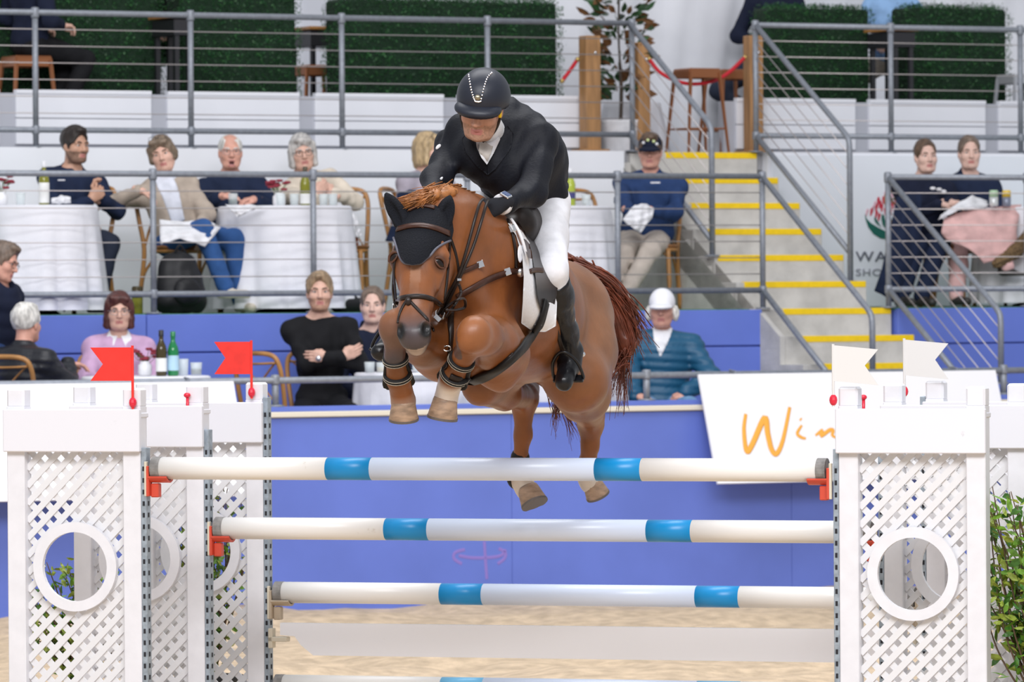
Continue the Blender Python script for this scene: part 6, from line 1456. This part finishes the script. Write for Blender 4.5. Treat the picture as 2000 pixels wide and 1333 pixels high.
# bag, backpack, bits on the floor
def blob(name, label, cat, fld, m_, parts=()):
    t = thing(name, fld[0], label, cat); fld[1].obj(fld[2], m_, t); return t
p = S(U(352, 560, 2.35), 2.35, F2); f = Field(p - .35, p + .6, .012); f.ell(p + ZZ * .14, (.175, .12, .17), SAX, .05); f.ell(p + ZZ * .27 + SV * .02, (.15, .10, .17), SAX, .08); f.cap(p + ZZ * .08 - SU * .11, p + ZZ * .08 + SU * .11, .07, None, .08); f.plane(p + ZZ * .005, -ZZ); f.wrinkle(.006, 30, 3)
M_BAG = mat('black_nylon', (.013, .013, .015), .5, spec=.3)
t = blob('backpack', 'black backpack on the floor in front of the woman in jeans', 'backpack', (p, f, 'bag'), M_BAG)
f = Field(p - .3, p + .4, .01); f.ell(p + ZZ * .15 - SV * .115, (.10, .045, .10), SAX, .02); f.wrinkle(.004, 40, 5); f.obj('front_pocket', M_BAG, t); m = MB(); m.tube(spline([p + ZZ * .42 - SU * .04, p + ZZ * .47 - SU * .01 - SV * .02, p + ZZ * .42 + SU * .04], 5), .008, 6); m.obj('handle', M_BAG, t, True)
p = S(U(73, 600, 2.25), 2.25, F2); f = Field(p - .3, p + .3, .01); f.cap(p + ZZ * .05 - SU * .12, p + ZZ * .04 + SU * .10, .05, .045, .03); f.plane(p + ZZ * .002, -ZZ); f.wrinkle(.005, 40, 4); t = blob('handbag', 'flat dark bag lying under the far left table', 'bag', (p, f, 'bag'), M_BAG)
m = MB(); m.tube(spline([p + SU * .1 + ZZ * .06, p + SU * .16 + ZZ * .09, p + SU * .2 + ZZ * .02], 5), .008, 6); m.obj('strap', M_BAG, t, True)
p = S(U(268, 590, 2.3), 2.3, F2); t = thing('floor_bottle', p, 'tall dark bottle standing on the tier floor left of the railing post', 'bottle'); m = MB(); m.lathe(p, [(.036, 0), (.038, .01), (.038, .13), (.036, .17)], 14); m.obj('glass', M_OLIVE, t, True); m = MB(); m.lathe(p, [(.0365, .10), (.038, .11), (.038, .18), (.03, .19)], 14); m.obj('sleeve', M_WINE, t, True)
p = S(U(680, 600, 2.3), 2.3, F2); f = Field(p - .3, p + .3, .01); f.cap(p + ZZ * .05 - SU * .08, p + ZZ * .05 + SU * .12, .055, .05, .03); f.plane(p + ZZ * .002, -ZZ); t = blob('handbag', 'black bag on the floor right of the middle tablecloth', 'bag', (p, f, 'bag'), M_BAG)
m = MB(); m.tube(spline([p - SU * .06 + ZZ * .09, p + ZZ * .15, p + SU * .08 + ZZ * .09], 5), .006, 6); m.obj('strap', M_BAG, t, True)

# sign on the white wall: flower emblem and lettering
t = thing('wall_sign', S(4.9, 3.89, 1.95), 'white wall sign with a red and green flower emblem and grey lettering', 'sign')
M_SIGN = mat('sign_white', (.82, .85, .92), .45); M_TEAL = mat('emblem_green', (.01, .13, .10), .5); M_REDE = mat('emblem_red', (.55, .03, .06), .5); M_PINKE = mat('emblem_pink', (.72, .45, .52), .5); M_GREYT = mat('sign_grey', (.14, .15, .19), .5)
vs = 3.885; ua = U(1508, 400, vs); ub = U(2300, 400, vs)
m = MB(); m.box(S((ua + ub) / 2, vs + .006, 2.485), (ub - ua, .012, 1.16), SAX, .002); m.obj('panel', M_SIGN, t)
def leaf(pts, m_, nm='petal'):
    q = [SP(x, y, vs - .003) for x, y in pts]; u0, w0 = q[0][0], q[0][2]
    m = MB(); m.prism([(a - u0, c - w0) for a, _, c in q], S(u0, vs - .003, w0), SU, ZZ, -SV, .004); m.obj(nm, m_, t)
Z4 = lambda X, Y: (1640 + X * .165, 380 + Y * .165)
def lf(P_, m_): leaf([Z4(*p) for p in P_], m_)
lf([(300, 230), (308, 300), (340, 390), (400, 470), (480, 520), (560, 535), (640, 520), (700, 480), (640, 470), (550, 440), (450, 390), (370, 340), (320, 290)], M_TEAL)
lf([(415, 260), (410, 300), (430, 340), (490, 390), (450, 320)], M_TEAL); lf([(500, 230), (495, 290), (510, 360), (545, 410), (540, 320), (525, 250)], M_TEAL); lf([(640, 260), (600, 330), (590, 400), (640, 360), (660, 300)], M_TEAL)
for (x, y, a) in ((330, 210, .5), (380, 200, .35), (440, 150, .3), (400, 170, .3), (480, 110, .2), (500, 150, .1), (540, 190, .0), (560, 130, 0), (520, 60, .1), (560, 40, 0), (600, 60, -.1), (620, 120, -.2), (650, 80, -.3), (660, 30, -.3), (440, 230, .4), (470, 260, .3), (600, 190, -.1), (640, 170, -.2), (580, -10, 0), (540, 0, 0), (620, 10, -.1), (460, 70, .3), (420, 120, .4)):
    dx, dy = math.sin(-a) * 55, math.cos(a) * 55; k = 16; pk_ = (x + y) % 3 != 0
    lf([(x - k, y - 20), (x, y - 45), (x + k, y - 20), (x + dx * .7 + 6, y + dy), (x + dx * .7 - 6, y + dy)], M_REDE if pk_ else M_PINKE)
def text(s_, px0, py0, pxh, m_, nm, spacing=1.0, wide=1.0):
    cu = bpy.data.curves.new(nm, 'FONT'); cu.body = s_; cu.size = 1; cu.extrude = .004; cu.space_character = spacing
    o = bpy.data.objects.new(nm, cu); COL.objects.link(o); dg = bpy.context.evaluated_depsgraph_get(); me = bpy.data.meshes.new_from_object(o.evaluated_get(dg)); bpy.data.objects.remove(o)
    u, _, w = SP(px0, py0, vs - .004); h = pxh / 283.; sc = h / .70
    x, y, z = SU * sc * wide, ZZ * sc, -SV
    o = bpy.data.objects.new(nm, me); me.materials.append(m_); put(o, t, frame(x, y, z, S(u, vs - .004, w))); return o
text('WA', 1671, 511, 22, M_GREYT, 'lettering', 1.15, 1.4); text('SHO', 1671, 539, 15, mat('sign_pale_grey', (.30, .31, .36), .5), 'lettering', 1.15, 1.45)

# ------------------------------------------------------------------ upper deck: hedges, posts, ropes, stools, plants
M_LEAF = mat('boxwood_leaf', (.012, .075, .020), .5, noise=.6, scale=9, spec=.4); M_LEAF2 = mat('boxwood_leaf_light', (.035, .15, .035), .5, noise=.5, scale=9)
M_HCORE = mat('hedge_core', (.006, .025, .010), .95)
def hedge(label, px0, px1, v, w1, seed, dep=.32, w0=3.088):
    u0, u1 = U(px0, 100, v), U(px1, 100, v); t = thing('hedge_panel', S((u0 + u1) / 2, v + dep / 2, w0), label, 'hedge', 'box hedges on the upper deck'); r = np.random.default_rng(seed)
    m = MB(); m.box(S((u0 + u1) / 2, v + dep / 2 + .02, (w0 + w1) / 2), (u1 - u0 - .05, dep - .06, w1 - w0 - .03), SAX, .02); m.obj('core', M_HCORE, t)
    n = int((u1 - u0) * (w1 - w0) * 5200); 
    fu = r.uniform(u0, u1, n); fw = r.uniform(w0, w1, n); fv = v + r.uniform(0, .05, n) + .02 * np.sin(fu * 9) * np.sin(fw * 8)
    ns = n // 4; side = np.stack([np.where(r.uniform(size=ns) < .5, u0, u1) + r.normal(size=ns) * .012, v + r.uniform(0, dep, ns), r.uniform(w0, w1, ns)], 1)
    tp = np.stack([r.uniform(u0, u1, ns), v + r.uniform(0, dep, ns), w1 + r.normal(size=ns) * .014], 1)
    pts = np.concatenate([np.stack([fu, fv, fw], 1), side, tp]); 
    cx = np.minimum(pts[:, 0] - u0, u1 - pts[:, 0]); cz = w1 - pts[:, 2]; k = (cx < .05) & (cz < .05) & (cx + cz < .045); pts = pts[~k]
    N = len(pts); Wp = SO + pts[:, :1] * SU + pts[:, 1:2] * SV + pts[:, 2:] * ZZ
    d = r.normal(size=(N, 3)) + np.array([0, -.6, .5]); d /= np.linalg.norm(d, axis=1, keepdims=True); e = np.cross(d, r.normal(size=(N, 3))); e /= np.linalg.norm(e, axis=1, keepdims=True)
    L = r.uniform(.014, .026, (N, 1)); w_ = L * .45
    V_ = np.stack([Wp - d * L * .5, Wp + e * w_ * .5, Wp + d * L * .5, Wp - e * w_ * .5], 1).reshape(-1, 3); F_ = np.arange(4 * N).reshape(-1, 4)
    o = mesh('leaves', V_, F_, [M_LEAF, M_LEAF2], t, False, (r.uniform(size=N) < .3).astype(int)); o['kind'] = 'stuff'; o['label'] = 'small glossy hedge leaves'
hv_ = 5.28
hedge('tall box hedge panel at the far left of the upper deck', -45, 322, hv_, 4.75, 1); hedge('box hedge panel left of the white gap on the upper deck', 352, 590, hv_, 4.75, 2)
hedge('box hedge panel above the rider', 664, 1100, hv_, SP(800, -4, hv_)[2], 3); hedge('box hedge panel right of the stair landing', 1502, 1710, hv_, SP(1600, 12, hv_)[2], 4); hedge('box hedge panel at the right photo edge', 1774, 1978, hv_, SP(1870, 12, hv_)[2], 5)
def stool(label, u, v, w, k=1.0, m_=None):
    o = S(u, v, w); t = thing('bar_stool', o, label, 'stool', 'metal bar stools'); q = lambda a, b, c: o + (SU * a + SV * b) * k + ZZ * c * k; m_ = m_ or M_COPPER
    m = MB(); m.box(q(0, 0, .745), (.31 * k, .31 * k, .022), SAX, .008); m.obj('seat', m_, t); m = MB()
    m.box(q(0, -.155, .705), (.30 * k, .010, .07 * k), SAX, .003); m.box(q(0, .155, .705), (.30 * k, .010, .07 * k), SAX, .003); m.box(q(.155, 0, .705), (.010, .30 * k, .07 * k), SAX, .003); m.box(q(-.155, 0, .705), (.010, .30 * k, .07 * k), SAX, .003); m.obj('apron', m_, t)['kind'] = 'stuff'
    for a in (-1, 1):
        for b in (-1, 1):
            m = MB(); m.tube([q(a * .145, b * .145, .72), q(a * .205, b * .205, .0)], [.034 * k, .022 * k], 6, flat=.6); m.obj('leg', m_, t)
    for a, b, c, d in ((-.185, -.185, .185, -.185), (-.185, .185, .185, .185), (-.185, -.185, -.185, .185), (.185, -.185, .185, .185)):
        m = MB(); m.tube([q(a, b, .22), q(c, d, .22)], .008 * k, 6); m.obj('footrest', m_, t)
Wl = 3.085
stool('copper bar stool on the stair landing, nearer the rope', U(1362, 290, 4.50), 4.50, Wl, .86); stool('copper bar stool on the stair landing, nearer the right post', U(1425, 290, 4.95), 4.95, Wl, .88)
stool('copper bar stool under the seated person before the far left hedge', U(52, 180, 5.02), 5.02, F4, .92); stool('copper bar stool in the white gap between hedges', U(616, 180, 5.86), 5.86, F4, .92); stool('grey metal stool at the right edge of the upper deck', U(1992, 190, 5.05), 5.05, F4, .88, mat('grey_metal', (.55, .56, .60), .4, metal=.4))
def bar_table(label, px, v, hw):
    o = S(U(px, 100, v), v, F4); t = thing('bar_table', o, label, 'table', 'high bar tables'); m = MB(); m.box(o + ZZ * 1.0, (hw * 2, .45, .025), SAX, .004); m.obj('tabletop', M_WOOD, t); m = MB(); m.box(o + ZZ * .92, (hw * 2 - .04, .40, .12), SAX, .004); m.obj('apron', M_DARKM, t)
    for a in (-1, 1):
        for b in (-1, 1): m = MB(); m.box(o + SU * a * (hw - .05) + SV * b * .17 + ZZ * .44, (.035, .035, .88), SAX); m.obj('leg', M_DARKM, t)
bar_table('high bar table in the white gap between the left hedges', 640, 6.35, .26); 
o = S(U(1742, 70, 4.98), 4.98, F4); bar_table('high bar table in front of the blue-shirt person', 1741, 5.02, .12); bar_table('high bar table beside the person in black', 338, 5.035, .10)
M_POSTW = mat('timber_post', (.40, .21, .085), .55, noise=.25, scale=10, stretch=(3, 3, .3)); M_ROPE = mat('red_rope', (.55, .012, .025), .7, bump=.4, bscale=70)
def post(label, px, v, top, w=.10, pyb=290):
    u = U(px, pyb, v); o = S(u, v, Wl); t = thing('timber_post', o, label, 'post', 'timber rope posts'); m = MB(); m.box(o + ZZ * (top - Wl) / 2, (w, w, top - Wl), SAX, .006); m.obj('shaft', M_POSTW, t); m = MB(); m.box(o + ZZ * .015, (.22, .22, .03), SAX, .004); m.obj('base', M_POSTW, t); m = MB(); m.ell(o - SV * (w / 2 + .008) + SU * .01 + ZZ * (top - Wl - .13), .013, seg=10, rings=6); m.obj('rope_hook', M_CHROME, t, True); return o
pa = post('timber rope post left of the potted magnolia', 1153, 4.58, SP(1140, 70, 4.58)[2], .125); pb = post('timber rope post behind the upper stair railing', 1254, 4.62, SP(1250, 83, 4.62)[2], .10); pc = post('timber rope post right of the bar stools', 1472, 4.6, SP(1472, 70, 4.6)[2], .115)
def rope(label, pts):
    q = spline(pts, 8); m = MB(); m.tube(q, .015, 8); t = thing('barrier_rope', q[len(q) // 2], label, 'rope'); m.obj('rope', M_ROPE, t, True)
    for e in (q[0], q[-1]): m = MB(); m.ell(e, .019, seg=10, rings=6); m.obj('end_cap', mat('brass', (.6, .42, .15), .3, metal=.9), t, True)
rope('red rope sagging across the stair landing', [Q(1268, 115, 4.56), Q(1290, 142, 4.5), Q(1330, 161, 4.45), Q(1372, 163, 4.45), Q(1415, 148, 4.5), Q(1455, 112, 4.54)]); rope('red rope end left of the first timber post', [Q(1128, 116, 4.56), Q(1113, 138, 4.6), Q(1098, 158, 4.62)])
# potted magnolia
o = S(U(1212, 290, 4.75), 4.75, Wl); t = thing('potted_magnolia', o, 'tall potted magnolia with bronze-backed leaves behind the railing', 'plant'); m = MB(); m.lathe(o, [(.13, 0), (.15, .02), (.17, .24), (.18, .26), (.17, .26), (.15, .22)], 20); m.obj('pot', C['white'], t, True); m = MB(); m.lathe(o + ZZ * .22, [(.15, 0), (.14, .015), (.001, .02)], 16); m.obj('soil', mat('bark_mulch', (.35, .18, .09), .9), t)
m = MB(); m.tube(spline([o + ZZ * .2, o + ZZ * .5 + SU * .01, o + ZZ * .9 - SU * .01, o + ZZ * 1.35], 5), [.014] * 8 + [.008] * 8, 8); m.obj('trunk', mat('bark', (.06, .045, .035), .9), t, True)
M_MAG = mat('magnolia_leaf', (.03, .085, .03), .3, noise=.4, scale=12); M_MAGB = mat('magnolia_leaf_bronze', (.17, .075, .025), .7, noise=.4, scale=12)
r = np.random.default_rng(5)
for i in range(270):
    z = r.uniform(.40, 1.62); rad = .17 * (1 - abs(z - 1.0) / 1.1) + .06; a = r.uniform(0, 6.28); c = o + np.array([rad * math.cos(a), rad * math.sin(a), z]) * np.array([r.uniform(.3, 1), r.uniform(.3, 1), 1]); d = nrm(np.array([math.cos(a), math.sin(a), r.uniform(-.3, .9)])); e = nrm(np.cross(d, r.normal(size=3))); n_ = np.cross(d, e); L = r.uniform(.10, .16); w_ = L * .42
    m = MB(); m.add([c, c + d * L * .3 + e * w_ * .45 + n_ * .008, c + d * L * .65 + e * w_ * .45 + n_ * .008, c + d * L, c + d * L * .65 - e * w_ * .45 + n_ * .008, c + d * L * .3 - e * w_ * .45 + n_ * .008, c + d * L * .5], [(0, 1, 6, 5), (1, 2, 6), (2, 3, 4, 6), (4, 5, 6)]); m.obj('leaf', M_MAGB if r.uniform() < .45 else M_MAG, t)
# white-covered table behind the magnolia
table('small covered table on the landing behind the magnolia', U(1235, 290, 5.35), 5.35, Wl, .22, 'white cloth bunched on the landing table behind the magnolia', .42, .02, 8)

# ------------------------------------------------------------------ shrubs beside the wings
def shrub(label, o, h, n, spread, seed, cols=((.16, .34, .03), (.05, .16, .02), (.30, .38, .05)), leafL=(.035, .06)):
    t = thing('shrub', o, label, 'shrub', 'shrubs beside the jump wings'); r = np.random.default_rng(seed); mats_ = [mat('shrub_leaf_%d' % i, c, .45, noise=.3, scale=30) for i, c in enumerate(cols)]
    m = MB(); m.lathe(o, [(.12, 0), (.14, .02), (.16, .22), (.165, .24), (.15, .24), (.14, .2)], 18); m.obj('pot', mat('black_pot', (.02, .02, .02), .6), t, True)
    V_, F_, I_ = [], [], []
    for s in range(n):
        a = r.uniform(0, 6.28); e = o + np.array([spread * math.cos(a) * r.uniform(.2, 1), spread * math.sin(a) * r.uniform(.2, 1), h * r.uniform(.55, 1)]); b0 = o + ZZ * .18
        pts = spline([b0, b0 * .5 + e * .5 + np.array([r.normal() * .04, r.normal() * .04, .05]), e], 6); m = MB(); m.tube(pts, [.006 * (1 - .7 * k / len(pts)) for k in range(len(pts))], 5); m.obj('stem', mat('shrub_stem', (.12, .07, .04), .8), t, True)
        for k in range(26):
            p = pts[int(r.uniform(.2, 1) * (len(pts) - 1))] + r.normal(size=3) * .02; d = nrm(np.array([math.cos(a), math.sin(a), .8]) * .5 + r.normal(size=3) * .7); q = nrm(np.cross(d, r.normal(size=3))); n_ = np.cross(d, q); L = r.uniform(*leafL); w_ = L * .42; i0 = len(V_)
            V_ += [p, p + d * L * .35 + q * w_ * .5 + n_ * .004, p + d * L * .7 + q * w_ * .4 + n_ * .004, p + d * L, p + d * L * .7 - q * w_ * .4 + n_ * .004, p + d * L * .35 - q * w_ * .5 + n_ * .004, p + d * L * .5]
            F_ += [(i0, i0 + 1, i0 + 6, i0 + 5), (i0 + 1, i0 + 2, i0 + 6), (i0 + 2, i0 + 3, i0 + 4, i0 + 6), (i0 + 4, i0 + 5, i0 + 6)]; I_ += [int(r.integers(3))] * 4
    lo_ = mesh('leaves', V_, F_, mats_, t, False, I_); lo_['kind'] = 'stuff'
shrub('bright green leafy shrub at the right photo edge beside the jump wings', J(2.38, .22, 0), 1.25, 90, .30, 1, leafL=(.045, .075))
shrub('shrub with thin red stems behind the ring of the nearest left wing', J(-2.02, 2.0, 0), 1.35, 44, .27, 2); shrub('dark green shrub low behind the nearest left wing', J(-2.30, 1.15, 0), .85, 50, .32, 3, ((.06, .17, .03), (.03, .10, .02), (.14, .24, .04)))
shrub('small pale shrub behind the farthest right wing', J(2.62, 2.1, 0), 1.0, 18, .2, 4, ((.45, .33, .08), (.25, .30, .06), (.12, .22, .04)))
